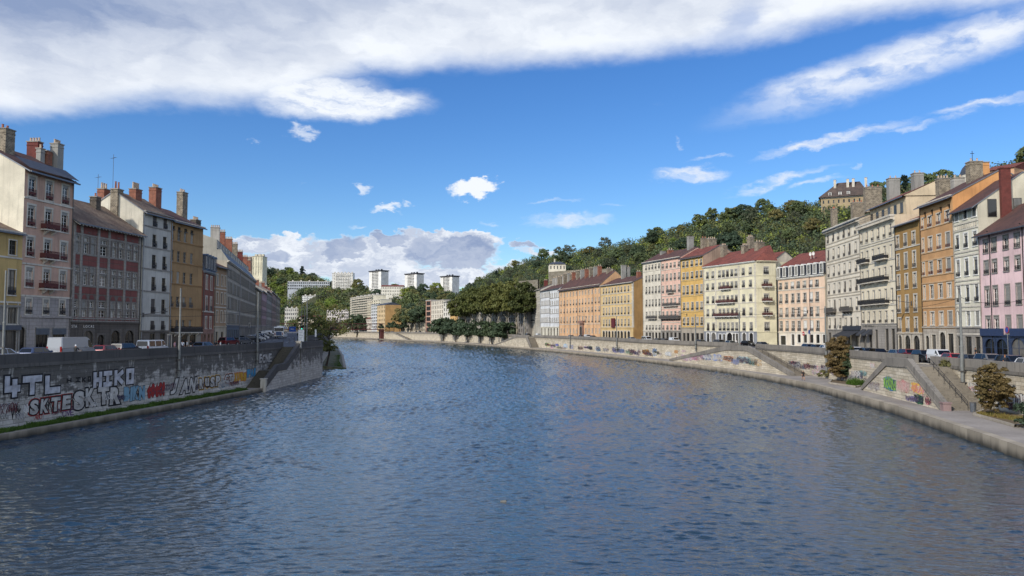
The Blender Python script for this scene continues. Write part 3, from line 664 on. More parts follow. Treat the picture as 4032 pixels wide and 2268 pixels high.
def house(label, A, B, z0, z1, name='house', wall=None, side=None, depth=12, rows=(), cols=(), w=1.1, trim=None, sw=.16, frame=None, bars=(2, 3), rail=None, lam=False, pane=None,
          strings=(), stringm=None, corn='plain', cornm=None, roof='gable', roofm=None, rise=2.8, over=.55, skip=(), shutp=.07, shutm='d', group=None, archrow=(), rowsur=None, dep=.26, seed=1, extra_rects=(), cat='house', rh=.95, wy=0.0):
    """A,B = left and right ends of the facade as seen from the river (x,y). rows: [(zb,zt)] absolute; cols: [u] or [[u per row]] or (u,w)."""
    rng = random.Random(seed * 17 + 3); shutm = M['louver'] if shutm == 'd' else shutm
    d = (B[0] - A[0], B[1] - A[1]); L = math.hypot(*d)
    r = empty(name, (A[0], A[1], z0), math.atan2(d[1], d[0]), label, cat, group)
    h = House(); h.r = r; h.L = L; h.z0 = z0; h.A = A; h.B = B; h.depth = depth; h.z1 = z1; H_ = z1 - z0
    h.U = lambda px, py: hit(px, py, A, B) * L
    rects = [tuple(q[:4]) for q in extra_rects]; wins = []
    for ri, (zb, zt) in enumerate(rows):
        cl = cols[ri] if cols and isinstance(cols[0], list) else cols
        for ci, c in enumerate(cl):
            if (ri, ci) in skip: continue
            u, ww = (c if isinstance(c, tuple) else (c, w)); ww = round(ww, 1); hh = round(zt - zb, 1)
            if u - ww / 2 < .15 or u + ww / 2 > L - .1: continue
            rects.append((u - ww / 2, u + ww / 2, zb - z0, zb - z0 + hh)); wins.append((u, zb - z0, ww, hh, ri, ci))
    mb = MB(); side = side or wall
    h.row0 = min([zb for zb, zt in rows], default=z1) - z0
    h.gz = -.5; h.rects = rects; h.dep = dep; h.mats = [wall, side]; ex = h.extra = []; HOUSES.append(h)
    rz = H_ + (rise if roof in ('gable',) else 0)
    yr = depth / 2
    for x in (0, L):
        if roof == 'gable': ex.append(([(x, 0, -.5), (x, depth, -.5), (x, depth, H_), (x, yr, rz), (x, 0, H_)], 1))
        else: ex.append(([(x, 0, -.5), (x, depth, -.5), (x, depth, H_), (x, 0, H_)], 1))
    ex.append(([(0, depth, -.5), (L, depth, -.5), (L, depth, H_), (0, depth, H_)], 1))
    if roof in ('flat', 'mansard'): ex.append(([(0, .05, H_ - .02), (L, .05, H_ - .02), (L, depth, H_ - .02), (0, depth, H_ - .02)], 1))
    for (u, zb, ww, hh, ri, ci) in wins:
        sh = shutm if (shutm and rng.random() < shutp) else None
        ra = rail if not (isinstance(rail, dict)) else rail.get(ri)
        la = lam if not isinstance(lam, (set, tuple)) else (ri in lam)
        window(r, u, zb, ww, hh, trim, sw, frame, bars if ww > .75 else (1, bars[1]), .35 if ri in archrow else 0, la, ra, pane, sh, wy, rh=rh)
    if strings:
        sm_ = cached(('sc', L, (stringm or trim or M['limest']).name), lambda: (lambda q: (q.box(0, L, -.10, .04, -.1, .12), q.mesh('string_course', stringm or trim or M['limest']))[-1])(MB()))
        for z in strings: link('string_course', sm_, r, (0, 0, z - z0))
    if H_ > 12 and L > 7 and label[:4] not in ('tall', 'weat'):
        pm_ = rng.choice((M['zinc'], M['ironl'], M['greyst'])); q = MB(); q.tube((.14, -.12, .1), (.14, -.12, H_ - .5), .07, n=6); q.build('downpipe', pm_, r)
    cm = cornm or trim or M['limest']; mb = MB()
    kk = rise / (depth / 2) if roof == 'gable' else 0
    if corn == 'plain':
        mb.box(0, L, -.28, .05, H_ - .35, H_ - .15); mb.box(0, L, -.48, .05, H_ - .15, H_ + .03)
    elif corn == 'dentil':
        mb.box(0, L, -.2, .05, H_ - 1.1, H_ - .85); mb.box(0, L, -.85, .05, H_ - .3, H_ + .05)
        n = int(L / .55)
        for k in range(n): x = L * (k + .5) / n; mb.box(x - .15, x + .15, -.75, .04, H_ - .84, H_ - .31)
    elif corn == 'rafters':
        n = int(L / .7)
        for k in range(n + 1):
            x = .1 + (L - .2) * k / n; i = len(mb.v); mb.box(x - .07, x + .07, -over + .05, .05, -.30, -.14)
            mb.v[i:] = [(a, c, e + H_ + min(0, c) * kk) for a, c, e in mb.v[i:]]
    elif corn == 'gutter':
        zg = H_ + .05 - over * kk; mb.box(-.05, L + .05, -over - .14, -over + .02, zg - .17, zg + .01)
    if mb.f: mb.build('cornice', cm, r)
    if roof == 'gable':
        mb = MB(); k = rise / yr; o = over; z_ = H_ + .05; s = .12
        mb.face([(-s, -o, z_ - o * k), (L + s, -o, z_ - o * k), (L + s, yr, z_ + rise), (-s, yr, z_ + rise)]); mb.face([(-s, depth + o, z_ - o * k), (L + s, depth + o, z_ - o * k), (L + s, yr, z_ + rise), (-s, yr, z_ + rise)])
        q = .16
        mb.face([(-s, -o, z_ - o * k - q), (L + s, -o, z_ - o * k - q), (L + s, -o, z_ - o * k), (-s, -o, z_ - o * k)], 1)
        mb.face([(-s, -o, z_ - o * k - q), (L + s, -o, z_ - o * k - q), (L + s, .02, z_ - q - .02), (-s, .02, z_ - q - .02)], 1)
        for x in (-s, L + s):
            mb.face([(x, -o, z_ - o * k - q), (x, yr, z_ + rise - q), (x, yr, z_ + rise), (x, -o, z_ - o * k)], 1); mb.face([(x, depth + o, z_ - o * k - q), (x, yr, z_ + rise - q), (x, yr, z_ + rise), (x, depth + o, z_ - o * k)], 1)
        mb.build('roof', [roofm or M['tileR'], M['zinc']], r)
    elif roof == 'hip':
        mb = MB(); o = over; z_ = H_ + .05; e = min(yr, L * .35)
        P = [(-o, -o, z_), (L + o, -o, z_), (L + o, depth + o, z_), (-o, depth + o, z_)]; Q = [(e, yr, z_ + rise), (L - e, yr, z_ + rise)]
        mb.face([P[0], P[1], Q[1], Q[0]]); mb.face([P[1], P[2], Q[1]]); mb.face([P[2], P[3], Q[0], Q[1]]); mb.face([P[3], P[0], Q[0]]); mb.face([P[0], P[1], P[2], P[3]], 1)
        mb.build('roof', [roofm or M['tileR'], M['zinc']], r)
    h.H = H_
    return h
def rowz(A, B, rp, ys):
    """pixel rows (ytop,ybottom) seen at column rp on the facade -> absolute heights (zb,zt)"""
    out = []
    for yt, yb in ys:
        zz = []
        for y in (yb, yt):
            tt = hit(rp, y, A, B); zz.append(zat(rp, y, A[1] + tt * (B[1] - A[1])))
        out.append(tuple(zz))
    return out
def balcony(r, u0, u1, z, dpt=.8, mat=None, slab=None, brackets=3, rh=1.0, plants=0):
    mb = MB(); mb.box(u0, u1, -dpt, -.001, z - .16, z)
    n = brackets
    for k in range(n):
        x = u0 + (u1 - u0) * (k + .5) / n; mb.prism([(0, 0), (0, 0)], 0, 0) if False else None
        pts = [(-.001, z - .75), (-.001, z - .161), (-dpt * .8, z - .161), (-dpt * .75, z - .3)]
        i = len(mb.v)
        for xx in (x - .11, x + .11): mb.v += [(xx, a, c) for a, c in pts]
        mb.f += [(i, i + 1, i + 2, i + 3), (i + 7, i + 6, i + 5, i + 4)] + [(i + k2, i + (k2 + 1) % 4, i + 4 + (k2 + 1) % 4, i + 4 + k2) for k2 in range(4)]; mb.m += [0] * 6
    b = mb.build('balcony', slab or M['limest'], r)
    rb = MB(); y = -dpt + .05
    rb.box(u0 + .02, u1 - .02, y - .025, y + .025, z + rh - .05, z + rh); rb.box(u0 + .02, u1 - .02, y - .02, y + .02, z + .06, z + .1)
    nn = int((u1 - u0) / .12)
    for k in range(nn + 1): x = u0 + .04 + (u1 - u0 - .08) * k / nn; rb.box(x - .018, x + .018, y - .014, y + .014, z + .1, z + rh - .05)
    rb.box(u0 + .04, u1 - .04, y - .006, y + .006, z + .2, z + rh * .7)
    for x in (u0 + .02, u1 - .06): rb.box(x, x + .04, y, -.01, z + rh - .05, z + rh); rb.box(x, x + .03, y, -.01, z + .08, z + rh * .7)
    rb.build('railing', mat or M['iron'], b)
    for k in range(plants):
        pm = LEAFC(random.randint(0, 3)); link('pot_plant', pm, b, (u0 + (u1 - u0) * (k + .5) / plants, -dpt + .25, z + .1))
    return b
def arches(h, items, z0, mat, door=None, sur=None, y=0.0):
    """ground-floor openings: (u, w, zb, h, kind) built as windows in their own holes"""
    for u, w, zb, hh, kind in items:
        if kind == 'arch': window(h.r, u, zb, w, hh, sur or M['limest'], .18, door or M['dframe'], (2, 2), 1, False, None, M['paned'], None, y, 'shop_window')
        elif kind == 'door': window(h.r, u, zb, w, hh, sur or M['limest'], .16, door or M['dframe'], (2, 1), 0, False, None, door or M['dframe'], None, y, 'door')
        else: window(h.r, u, zb, w, hh, sur, .12, door or M['dframe'], (3, 1), 0, False, None, M['paned'], None, y, 'shop_window')
def grects(items): return [(u - round(w, 1) / 2, u + round(w, 1) / 2, zb, zb + round(hh, 1)) for u, w, zb, hh, k in items]
def base(h, zt, mat, items=(), dep=.06, ledge=True):
    """a stone ground floor 6 cm proud of the wall, with the same openings"""
    zt = min(zt, h.z0 + h.row0 - (.4 if ledge else .1)); items = items if isinstance(items, list) else list(items)
    items[:] = [(u, w, zb, min(hh, zt - h.z0 - zb - .15), k) for u, w, zb, hh, k in items]
    h.gz = max(h.gz, zt - h.z0)
    mb = MB(); holes_wall(mb, h.L, -.5, zt - h.z0, grects(items), .26)
    for x in (0, h.L): mb.face([(x, 0, -.5), (x, dep, -.5), (x, dep, zt - h.z0), (x, 0, zt - h.z0)])
    mb.face([(0, 0, zt - h.z0), (h.L, 0, zt - h.z0), (h.L, dep, zt - h.z0), (0, dep, zt - h.z0)])
    if ledge: mb.box(0, h.L, -.15, dep - .002, zt - h.z0 + .002, zt - h.z0 + .25)
    return mb.build('ground_floor', mat, h.r, (0, -dep, 0))
def downpipe(h, u, m='ironl'):
    mb = MB(); mb.tube((u, -.12, .1), (u, -.12, h.H - .3), .06, n=6); mb.tube((u, -.12, h.H - .3), (u, -.45, h.H - .05), .06, n=6); mb.build('downpipe', M[m], h.r)
def antenna(h, u, y, z, hh):
    mb = MB(); mb.tube((u, y, z), (u, y, z + hh), .03, n=5); mb.tube((u - .8, y - .2, z + hh * .86), (u + .8, y + .2, z + hh * .95), .02, n=4)
    for k in range(6): f = k / 5 - .5; mb.tube((u + 1.5 * f - .05, y + .3 * f - .3, z + hh * (.9 + .08 * f)), (u + 1.5 * f + .05, y + .3 * f + .3, z + hh * (.9 + .08 * f)), .012, n=4)
    mb.build('antenna', M['ironl'], h.r)
def chim_px(h, px, ytop, ybot, wpx, back, mat, pots=3, pm='pot', dpt=None, ph=.5):
    """chimney seen at column px, 'back' metres behind the facade plane"""
    d = Vector((h.B[0] - h.A[0], h.B[1] - h.A[1])).normalized(); n = Vector((-d.y, d.x))
    A2 = (h.A[0] + n.x * back, h.A[1] + n.y * back); B2 = (h.B[0] + n.x * back, h.B[1] + n.y * back)
    tt = hit(px, ytop, A2, B2); Y = A2[1] + tt * (B2[1] - A2[1]); u = tt * h.L
    w = wpx * Y / FPX
    return chimney(h.r, u, back, zat(px, ybot, Y) - h.z0 - .4, zat(px, ytop, Y) - h.z0, min(w, 1.0) if dpt is None else dpt[0], w if dpt is None else dpt[1], mat, pots, pm, ph=ph)

# ------------------------------------------------------------------ LEFT BANK HOUSES
def fl(y): return (-72 + .1125 * y, y)
def LB(pxL, pxR, py=1150, line=None):
    A_, B_ = line or (fl(60), fl(141)); out = []
    for p in (pxL, pxR):
        tt = hit(p, py, A_, B_); out.append((A_[0] + tt * (B_[0] - A_[0]), A_[1] + tt * (B_[1] - A_[1])))
    return out
ZLB = 6.3
# mustard house, cut by the picture edge
A = fl(84.5); B = LB(0, 82)[1]
rz = rowz(A, B, 50, [(945, 1004), (1063, 1162)])
h = house('mustard yellow house with a low tiled roof, shop below, beside the tall pink house', A, B, ZLB, 21.7, wall=plaster('#c0a05a', .3), rows=rz, cols=[[hit(50, 975, A, B) * math.dist(A, B) - 3.2, hit(50, 975, A, B) * math.dist(A, B)], [hit(46, 1112, A, B) * math.dist(A, B) - 3.2, hit(46, 1112, A, B) * math.dist(A, B)]], w=1.2, trim=M['limest'], sw=.12, frame=M['dframe'], rail={1: M['iron']},
          strings=(rz[0][0] - .35, rz[1][0] - .9), depth=11, roofm=M['tileB'], rise=2.4, corn='plain', seed=2)
U = h.U(45, 1300); it = [(U - .2, 2.6, .2, 3.0, 'shop'), (U - 3.6, 2.6, .2, 3.0, 'shop')]
base(h, 12.4, plaster('#8f8a80', .3), [(U, 1.6, 4.0, 2.6, 'd'), (U - 3.4, 1.6, 4.0, 2.6, 'd')] + it)
for du in (0, -3.4): window(h.r, U + du, 4.0, 1.6, 2.6, M['limest'], .12, M['louver'], (3, 1), 0, False, None, M['pane'], None, -.06)
arches(h, it, 0, None, M['dframe'], None, -.06)
mb = MB(); mb.box(.2, h.L - .1, -.35, -.07, 3.3, 3.9); mb.build('shop_fascia', plain('#4e535c', .6), h.r)
# tall pink house
A, B = LB(82, 279); ys = [(692, 773), (807, 891), (932, 1010), (1054, 1131)]; rz = rowz(A, B, 118, ys)
L_ = math.dist(A, B); c = [hit(p, 1000, A, B) * L_ for p in (118, 186, 250)]
pk = plaster('#c49d85', .25)
h = house('tall dusty pink house with three columns of windows and a cream gable', A, B, ZLB, 30.0, wall=pk, side=plaster('#d6cdb4', .22), rows=rz, cols=c, w=1.2, trim=M['limest'], sw=.22, frame=M['frame'], bars=(2, 4), rail=M['rust'], lam=True, strings=(rz[0][0] - .25, rz[2][0] - .95, rz[3][0] - 1.1), depth=13, roofm=M['tileD'], rise=3.6, corn='gutter', cornm=M['zinc'], over=.8, seed=3)
rz2 = rowz(A, B, 118, [(1179, 1238)])[0]
it = [(c[0] - 1.1, 1.4, .1, 3.6, 'arch'), (h.U(164, 1320), 2.3, .1, 3.4, 'shop'), (h.U(230, 1320), 2.5, .1, 3.4, 'shop')]
base(h, rz2[0] - 1.2 + .8, plaster('#a79e97', .35, blocks=True), it)
mb = MB(); holes_wall(mb, h.L, rz2[0] - .2 - ZLB, rz[3][0] - 1.2 - ZLB, [(x - .5, x + .5, rz2[0] - ZLB, rz2[0] - ZLB + 2.0) for x in c], .05)
mb.build('rusticated_storey', plaster('#a8a09a', .3, blocks=True), h.r, (0, -.045, 0))
for x in c: win_in(h, x, rz2[0] - ZLB, 1.0, 2.0, M['limest'], .14, M['frame'], (2, 3), 0, True, M['iron'], None, None, -.045)
arches(h, it, 0, None, M['dframe'], M['greyst'], -.06)
mb = MB(); mb.box(it[1][0] - 1.2, it[1][0] + 1.2, -.16, -.1, 2.7, 3.5); mb.box(it[2][0] - 1.3, it[2][0] + 1.3, -.16, -.1, 2.7, 3.5); mb.build('shop_fascia', plain('#54595f', .6), h.r)
for k in (1, 2, 3): balcony(h.r, c[1] - 1.35, c[1] + 1.35, rz[k][0] - ZLB - .05, .8, M['rust'], M['limest'], 2)
downpipe(h, h.L - .25, 'ironl')
mb = MB()                                              # dark lower slope of the roof, dormerless slate skirt
mb.face([(-.1, -.75, h.H - .02), (h.L + .1, -.75, h.H - .02), (h.L + .1, 1.4, h.H + 1.55), (-.1, 1.4, h.H + 1.55)]); mb.build('roof_skirt', M['slate'], h.r)
chim_px(h, 20, 513, 780, 52, 1.0 - 5 + 9, M['rubble'], 2, 'potr', (1.6, 1.6)); chim_px(h, 138, 562, 620, 50, 7.5, M['brickd'], 4, 'pot', (1.0, 1.7)); chim_px(h, 185, 598, 640, 25, 6, M['brick'], 0, 'pot', (.9, 1.0)); chim_px(h, 160, 588, 640, 20, 6, M['conc'], 1, 'pot', (.8, .7)); chim_px(h, 225, 570, 660, 46, 5.5, M['conc'], 4, 'pot', (1.2, 1.2))
antenna(h, h.U(20, 700), 5, h.H + 7.2, 2.6)
# red mullioned house
A, B = LB(281, 551); L_ = math.dist(A, B)
cp = [298, 334, 362.6, 404, 446, 472.7, 505, 530]; c = [(hit(p, 1100, A, B) * L_, 1.5 if i == 3 else .95) for i, p in enumerate(cp)]
rz = rowz(A, B, 405, [(947, 963), (970, 1008), (1063, 1078), (1088, 1128), (1188, 1213), (1223, 1263)])
gst = plaster('#786c63', .45, blocks=True); redp = plaster('#80463e', .55, 'red_panel')
h = house('weathered dark red house with mullioned windows and an overhanging brown tiled roof', A, B, ZLB, 24.9, wall=gst, side=plaster('#7d6f66', .4), rows=rz, cols=c, w=.95, trim=M['greyst'], sw=.12, frame=M['white'], bars=(2, 3), depth=13, roofm=M['tileB'], rise=4.2, corn='rafters', cornm=M['limest'], over=1.0, strings=(rz[1][0] - .15, rz[0][1] + .32, rz[3][0] - .15, rz[5][0] - .15, 11.2), stringm=M['greyst'], seed=4)
edges = [0.25] + [(c[i][0] + c[i + 1][0]) / 2 for i in (0, 2, 3, 5)] + [L_ - .5]
mb = MB()
for zb, zt in ((rz[0][1] + .5, rz[0][1] + 1.5), (rz[0][1] + 1.6, 24.9 - .45), (rz[2][1] + .35, rz[2][1] + 1.05), (rz[2][1] + 1.12, rz[1][0] - .3), (rz[3][0] - 1.2, rz[3][0] - .3), (11.4, rz[5][0] - .3)):
    for i in range(len(edges) - 1): mb = MB(); mb.box(edges[i] + .32, edges[i + 1] - .32, -.05, .03, zb - ZLB, zt - ZLB); mb.build('painted_panel', redp, h.r)
n = 10
for u, w in c:
    zz = rz[4][1] + .25 - ZLB; mb = MB()
    mb.prism([(u + (w * .5) * math.cos(math.pi * k / n), zz + .62 * math.sin(math.pi * k / n)) for k in range(n + 1)], -.05, .03); mb.build('painted_panel', redp, h.r)
for e in edges[1:-1] + [.25, L_ - .35]:
    zz = 11.4 - ZLB; mb = MB()
    while zz < 24.0 - ZLB: mb.box(e - .22, e + .22, -.11, .03, zz, zz + .36); zz += .36
    mb.build('stone_pilaster', M['greyst'], h.r)
for i, p in enumerate((322, 352, 384, 433, 467, 494, 522)):
    u = h.U(p, 905); win_in(h, u, 24.9 - ZLB - 1.55, .5, .9, None, .1, M['dframe'], (1, 1), 1, False, None, M['paned'], None, -.02)
it = [(h.U(345, 1350), 2.2, .1, 3.1, 'arch'), (h.U(395, 1350), 1.6, .1, 2.5, 'arch'), (h.U(453, 1350), 2.2, .1, 3.1, 'arch'), (h.U(508, 1350), 2.4, .1, 3.1, 'arch')]
base(h, 10.9, plaster('#5e564d', .4, blocks=True), it); arches(h, it, 0, None, M['dframe'], M['dkst'], -.06)
def letters(txt, parent, u, z, size, mat, y=-.09, name='lettering', rz=0, sx=1.0, off=0.0, shear=0.0, space=1.0, ext=.01):
    cu = bpy.data.curves.new(name, 'FONT'); cu.body = txt; cu.size = size; cu.offset = off; cu.shear = shear; cu.space_character = space; cu.extrude = ext; cu.resolution_u = 3
    ob = bpy.data.objects.new(name, cu); COL.objects.link(ob); dg = bpy.context.evaluated_depsgraph_get(); dg.update()
    me = bpy.data.meshes.new_from_object(ob.evaluated_get(dg)); bpy.data.objects.remove(ob); bpy.data.curves.remove(cu)
    me.materials.clear(); me.materials.append(mat)
    o = link(name, me, parent, (u, y, z)); o.rotation_euler = (R(90), 0, rz); o.scale = (sx, 1, 1); return o
letters('STA', h.r, h.U(278, 1318), 3.6, .55, M['white'], -.1, space=1.3); letters('LOCAS', h.r, h.U(325, 1318), 3.6, .55, M['white'], -.1, space=1.5)
chim_px(h, 376, 778, 856, 26, 5.2, M['rubbled'], 1, 'potr', (1.1, 1.1))
antenna(h, h.U(354, 800), 7, h.H + 3.5, 4.2); antenna(h, h.U(314, 800), 6, h.H + 3.2, 2.8)
downpipe(h, h.L - .15, 'dark')
# white house
A, B = LB(556, 668); L_ = math.dist(A, B); c = [hit(p, 1000, A, B) * L_ for p in (607, 648)]
rz = rowz(A, B, 607, [(851, 892), (924, 972), (1003, 1057), (1090, 1144), (1177, 1233), (1262, 1297)])
h = house('narrow dirty white house with two columns of dark windows and a street lamp bracket', A, B, ZLB, 28.5, wall=plaster('#b9b6ab', .3), side=plaster('#cbc5b2', .35), rows=rz, cols=c, w=1.1, trim=None, frame=M['dframe'], rail=M['iron'], pane=M['paned'], strings=(rz[0][0] - .15, rz[1][0] - .2, rz[2][0] - .2, rz[3][0] - .2, rz[4][0] - .3), stringm=M['greyst'], depth=10, roofm=M['tileB'], rise=3.2, corn='plain', cornm=M['greyst'], over=.7, shutp=.5, shutm=M['louverd'], seed=5)
it = [(c[0], 1.5, .1, 2.6, 'shop'), (c[1], 1.5, .1, 2.6, 'shop')]
base(h, 9.4, M['dkst'], it); arches(h, it, 0, None, M['dframe'], None, -.06)
chim_px(h, 409, 748, 850, 30, 7.5, M['brick'], 3, 'pot', (1.6, 1.2), .9); chim_px(h, 461, 748, 900, 34, 4.8, M['rubble'], 2, 'potr', (1.5, 1.2), 1.1); chim_px(h, 534, 748, 830, 40, 4.2, M['brick'], 5, 'conc' if False else 'pot', (1.7, 1.2), 1.0); chim_px(h, 612, 742, 840, 40, 4.0, M['brick'], 4, 'pot', (1.7, 1.3))
antenna(h, h.U(560, 760), 5, h.H + 3, 6.0); antenna(h, h.U(570, 760), 8, h.H + 1, 5.0)
mb = MB(); mb.box(.2, .6, -.25, 0, h.H - 16.9, h.H - 16.2); mb.tube((.4, -.2, h.H - 16.5), (2.6, -2.2, h.H - 16.0), .05); mb.box(2.3, 3.2, -2.6, -2.2, h.H - 16.08, h.H - 15.9); mb.build('lamp_bracket', M['ironl'], h.r)
# brown-orange house
A, B = LB(668, 795); L_ = math.dist(A, B); c = [(hit(p, 1050, A, B) * L_, w_) for p, w_ in ((678, .8), (702.5, 1.0), (727, 1.0), (754, 1.0))]
rz = rowz(A, B, 702, [(908, 949), (989, 1032), (1071, 1116), (1168, 1210), (1259, 1306)])
h = house('plain ochre brown house with four window columns and a tall stone chimney', A, B, ZLB, 28.2, wall=plaster('#a3804f', .25), side=plaster('#a88a5c', .25), rows=rz, cols=c, w=1.0, trim=None, frame=M['louver'], rail={3: M['ironl'], 4: M['iron']}, bars=(2, 3), strings=tuple(q[0] - .15 for q in rz[:4]), stringm=plaster('#94703f', .2), depth=13, roofm=M['tileD'], rise=3.2, corn='plain', cornm=M['limest'], over=.75, seed=6)
for p in (684, 707, 733, 757): win_in(h, h.U(p, 880), h.H - 1.6, 1.0, .6, None, .1, M['dframe'], (2, 1), 0, False, None, M['paned'], None, -.03)
it = [(c[0][0] - .4, 1.0, .1, 2.7, 'door'), (c[1][0] - .5, 2.2, .1, 2.7, 'shop'), (c[2][0] + .3, 2.2, .1, 2.7, 'shop'), (c[3][0] + .9, 2.2, .1, 2.7, 'shop')]
base(h, 9.9, plaster('#8d8678', .3), it); arches(h, it, 0, None, M['dframe'], None, -.06)
mb = MB(); mb.box(1.6, h.L - .3, -.3, -.07, 2.85, 3.7); mb.build('shop_fascia', plain('#8f939b', .6), h.r)
balcony(h.r, .6, h.L - .6, rz[4][0] - ZLB - .1, .7, M['iron'], M['limest'], 4)
chim_px(h, 718, 760, 862, 40, 4.5, M['rubble'], 3, 'pot', (1.7, 1.2)); chim_px(h, 770, 868, 890, 40, 4.5, M['rubbled'], 4, 'pot', (1.8, 1.2))
# brick red house with slate mansard
S1 = (fl(139.9), (-57.6, 148.6)); A, B = S1; L_ = math.dist(A, B); c = [(hit(p, 1150, A, B) * L_, 1.3) for p in (813, 831)]
rz = rowz(A, B, 820, [(1087, 1140), (1169, 1224), (1248, 1293)])
h = house('brick red house with a blue slate mansard roof and paired white windows', A, B, ZLB, 20.4, wall=plaster('#8a4d38', .22), rows=rz, cols=c, w=1.3, trim=M['limest'], sw=.2, frame=M['white'], bars=(2, 3), lam=True, strings=(rz[1][0] - .2,), depth=11, roof='mansard', corn='plain', cornm=M['zinc'], rail={1: M['ironl']}, seed=7)
mb = MB(); mb.face([(0, -.3, h.H + .04), (L_, -.3, h.H + .04), (L_, .9, h.H + 3.2), (0, .9, h.H + 3.2)]); mb.face([(0, .9, h.H + 3.2), (L_, .9, h.H + 3.2), (L_, 6, h.H + 4.2), (0, 6, h.H + 4.2)])
for x in (0, L_): mb.face([(x, -.3, h.H), (x, .9, h.H + 3.2), (x, 6, h.H + 4.2), (x, 11, h.H)])
mb.build('roof', M['slateblue'], h.r)
for k in range(4):
    dormer(h, L_ * (k + .5) / 4, h.H + .45, 1.0, 2.2, -.5, M['slateblue'], M['slateblue'])
it = [(L_ * .2, 1.4, .1, 2.4, 'arch'), (L_ * .55, 1.4, .1, 2.4, 'arch'), (L_ * .85, 1.2, .1, 2.4, 'arch')]
base(h, 10.2, plaster('#a37a68', .3), it); arches(h, it, 0, None, M['dframe'], plaster('#8a6a55', .3), -.06)
letters('la', h.r, L_ * .22, 3.1, .6, M['dframe'], -.1); letters('PIZZA', h.r, L_ * .42, 3.1, .6, M['dframe'], -.1)
chim_px(h, 825, 960, 1040, 38, 5, stone('#b5735c', '#a8654f', .25, .09, '#a67f6c', 'pale_brick', .2), 1, 'pot', (1.4, 1.8))
# narrow ochre house
A, B = (-57.6, 148.7), (-58, 156); L_ = math.dist(A, B)
c = [(L_ * .25, 1.0), (L_ * .62, 1.0), (L_ * .9, .8)]
h = house('slim beige and ochre house squeezed beside the long grey terrace', A, B, 6.5, 22.2, wall=plaster('#a78864', .25), rows=[(18.3, 20.4), (14.7, 16.9), (11.1, 13.3)], cols=c, w=1.0, trim=M['limest'], frame=M['louver'], strings=(17.6, 14.0), depth=11, roofm=M['tileD'], rise=2.4, corn='rafters', cornm=M['dkst'], over=.9, seed=8)
it = [(L_ * .25, 1.4, .1, 2.6, 'shop'), (L_ * .7, 1.5, .1, 2.6, 'shop')]; base(h, 10.1, plaster('#b8ab91', .2), it); arches(h, it, 0, None, M['dframe'], None, -.06)
# long grey terrace, two houses
def tf(f): return (-58 - 17.5 * f, 156.1 + 70 * f)
for k, (f0, f1, lab, colr) in enumerate(((0, .36, 'nearer half of the long grey stone terrace, with dark slate mansard and blue shopfronts', '#b5aa95'), (.362, 1, 'farther half of the long grey stone terrace, with dark mansard and many chimneys', '#aca28f'))):
    A, B = tf(f0), tf(f1); L_ = math.dist(A, B); zb = 6.8 + .5 * k; n = int(L_ / 2.55)
    c = [L_ * (i + .5) / n for i in range(n)]
    h = house(lab, A, B, zb, 23.7, wall=plaster(colr, .35), rows=[(20.4, 22.5), (17.2, 19.6), (13.9, 16.4), (10.9, 13.0)][:4], cols=c, w=1.4, trim=None, wy=-.16, pane=M['paned'], frame=M['dframe'], strings=(19.9, 16.7, 13.4, 10.4), depth=13, roof='mansard', corn='plain', cornm=M['limest'], seed=9 + k)
    mb = MB(); mb.face([(0, -.3, h.H + .04), (L_, -.3, h.H + .04), (L_, 1.2, h.H + 2.2), (0, 1.2, h.H + 2.2)]); mb.face([(0, 2.0, h.H + 4.2), (L_, 2.0, h.H + 4.2), (L_, 6.5, h.H + 5.8), (0, 6.5, h.H + 5.8)], 1)
    mb.face([(0, 1.2, h.H + 2.2), (L_, 1.2, h.H + 2.2), (L_, 2.0, h.H + 2.2), (0, 2.0, h.H + 2.2)]); mb.face([(0, 13, h.H), (L_, 13, h.H), (L_, 6.5, h.H + 5.8), (0, 6.5, h.H + 5.8)], 1)
    mb.build('roof', [M['slate'], M['tileD']], h.r)
    mb = MB(); mb.face([(0, 2.0, h.H + 2.1), (L_, 2.0, h.H + 2.1), (L_, 2.0, h.H + 4.15), (0, 2.0, h.H + 4.15)])
    for x in (0, L_): mb.face([(x, -.3, h.H), (x, 1.2, h.H + 2.2), (x, 2, h.H + 2.2), (x, 2, h.H + 4.2), (x, 6.5, h.H + 5.8), (x, 13, h.H)])
    mb.build('attic_wall', plaster('#a9a596', .3), h.r)
    for i in range(0, n, 2): window(h.r, c[i], h.H + 2.5, 1.1, 1.4, None, .1, M['frame'], (2, 1), 0, False, None, M['paned'], None, 1.8, 'attic_window')
    it = [(L_ * (i + .5) / int(L_ / 3.4), 2.2, .1, 2.7, 'shop') for i in range(int(L_ / 3.4))]
    base(h, 10.3, plain('#4c5766', .6) if k == 0 else plaster('#7d7c7a', .3), it); arches(h, it, 0, None, M['dframe'], None, -.06)
    ch = [(848, 898, 960, 20, 'conc2'), (870, 915, 975, 20, 'brick'), (899, 942, 990, 18, 'brick')] if k == 0 else [(921, 962, 1010, 17, 'rubble'), (942, 992, 1030, 17, 'brickd'), (962, 1012, 1050, 16, 'brick'), (975, 1026, 1060, 14, 'brick')]
    for p, y0, y1, wp, mm in ch: chim_px(h, p, y0, y1, wp, 5.5, M[mm], 5, 'pot', (.9, 2.0))
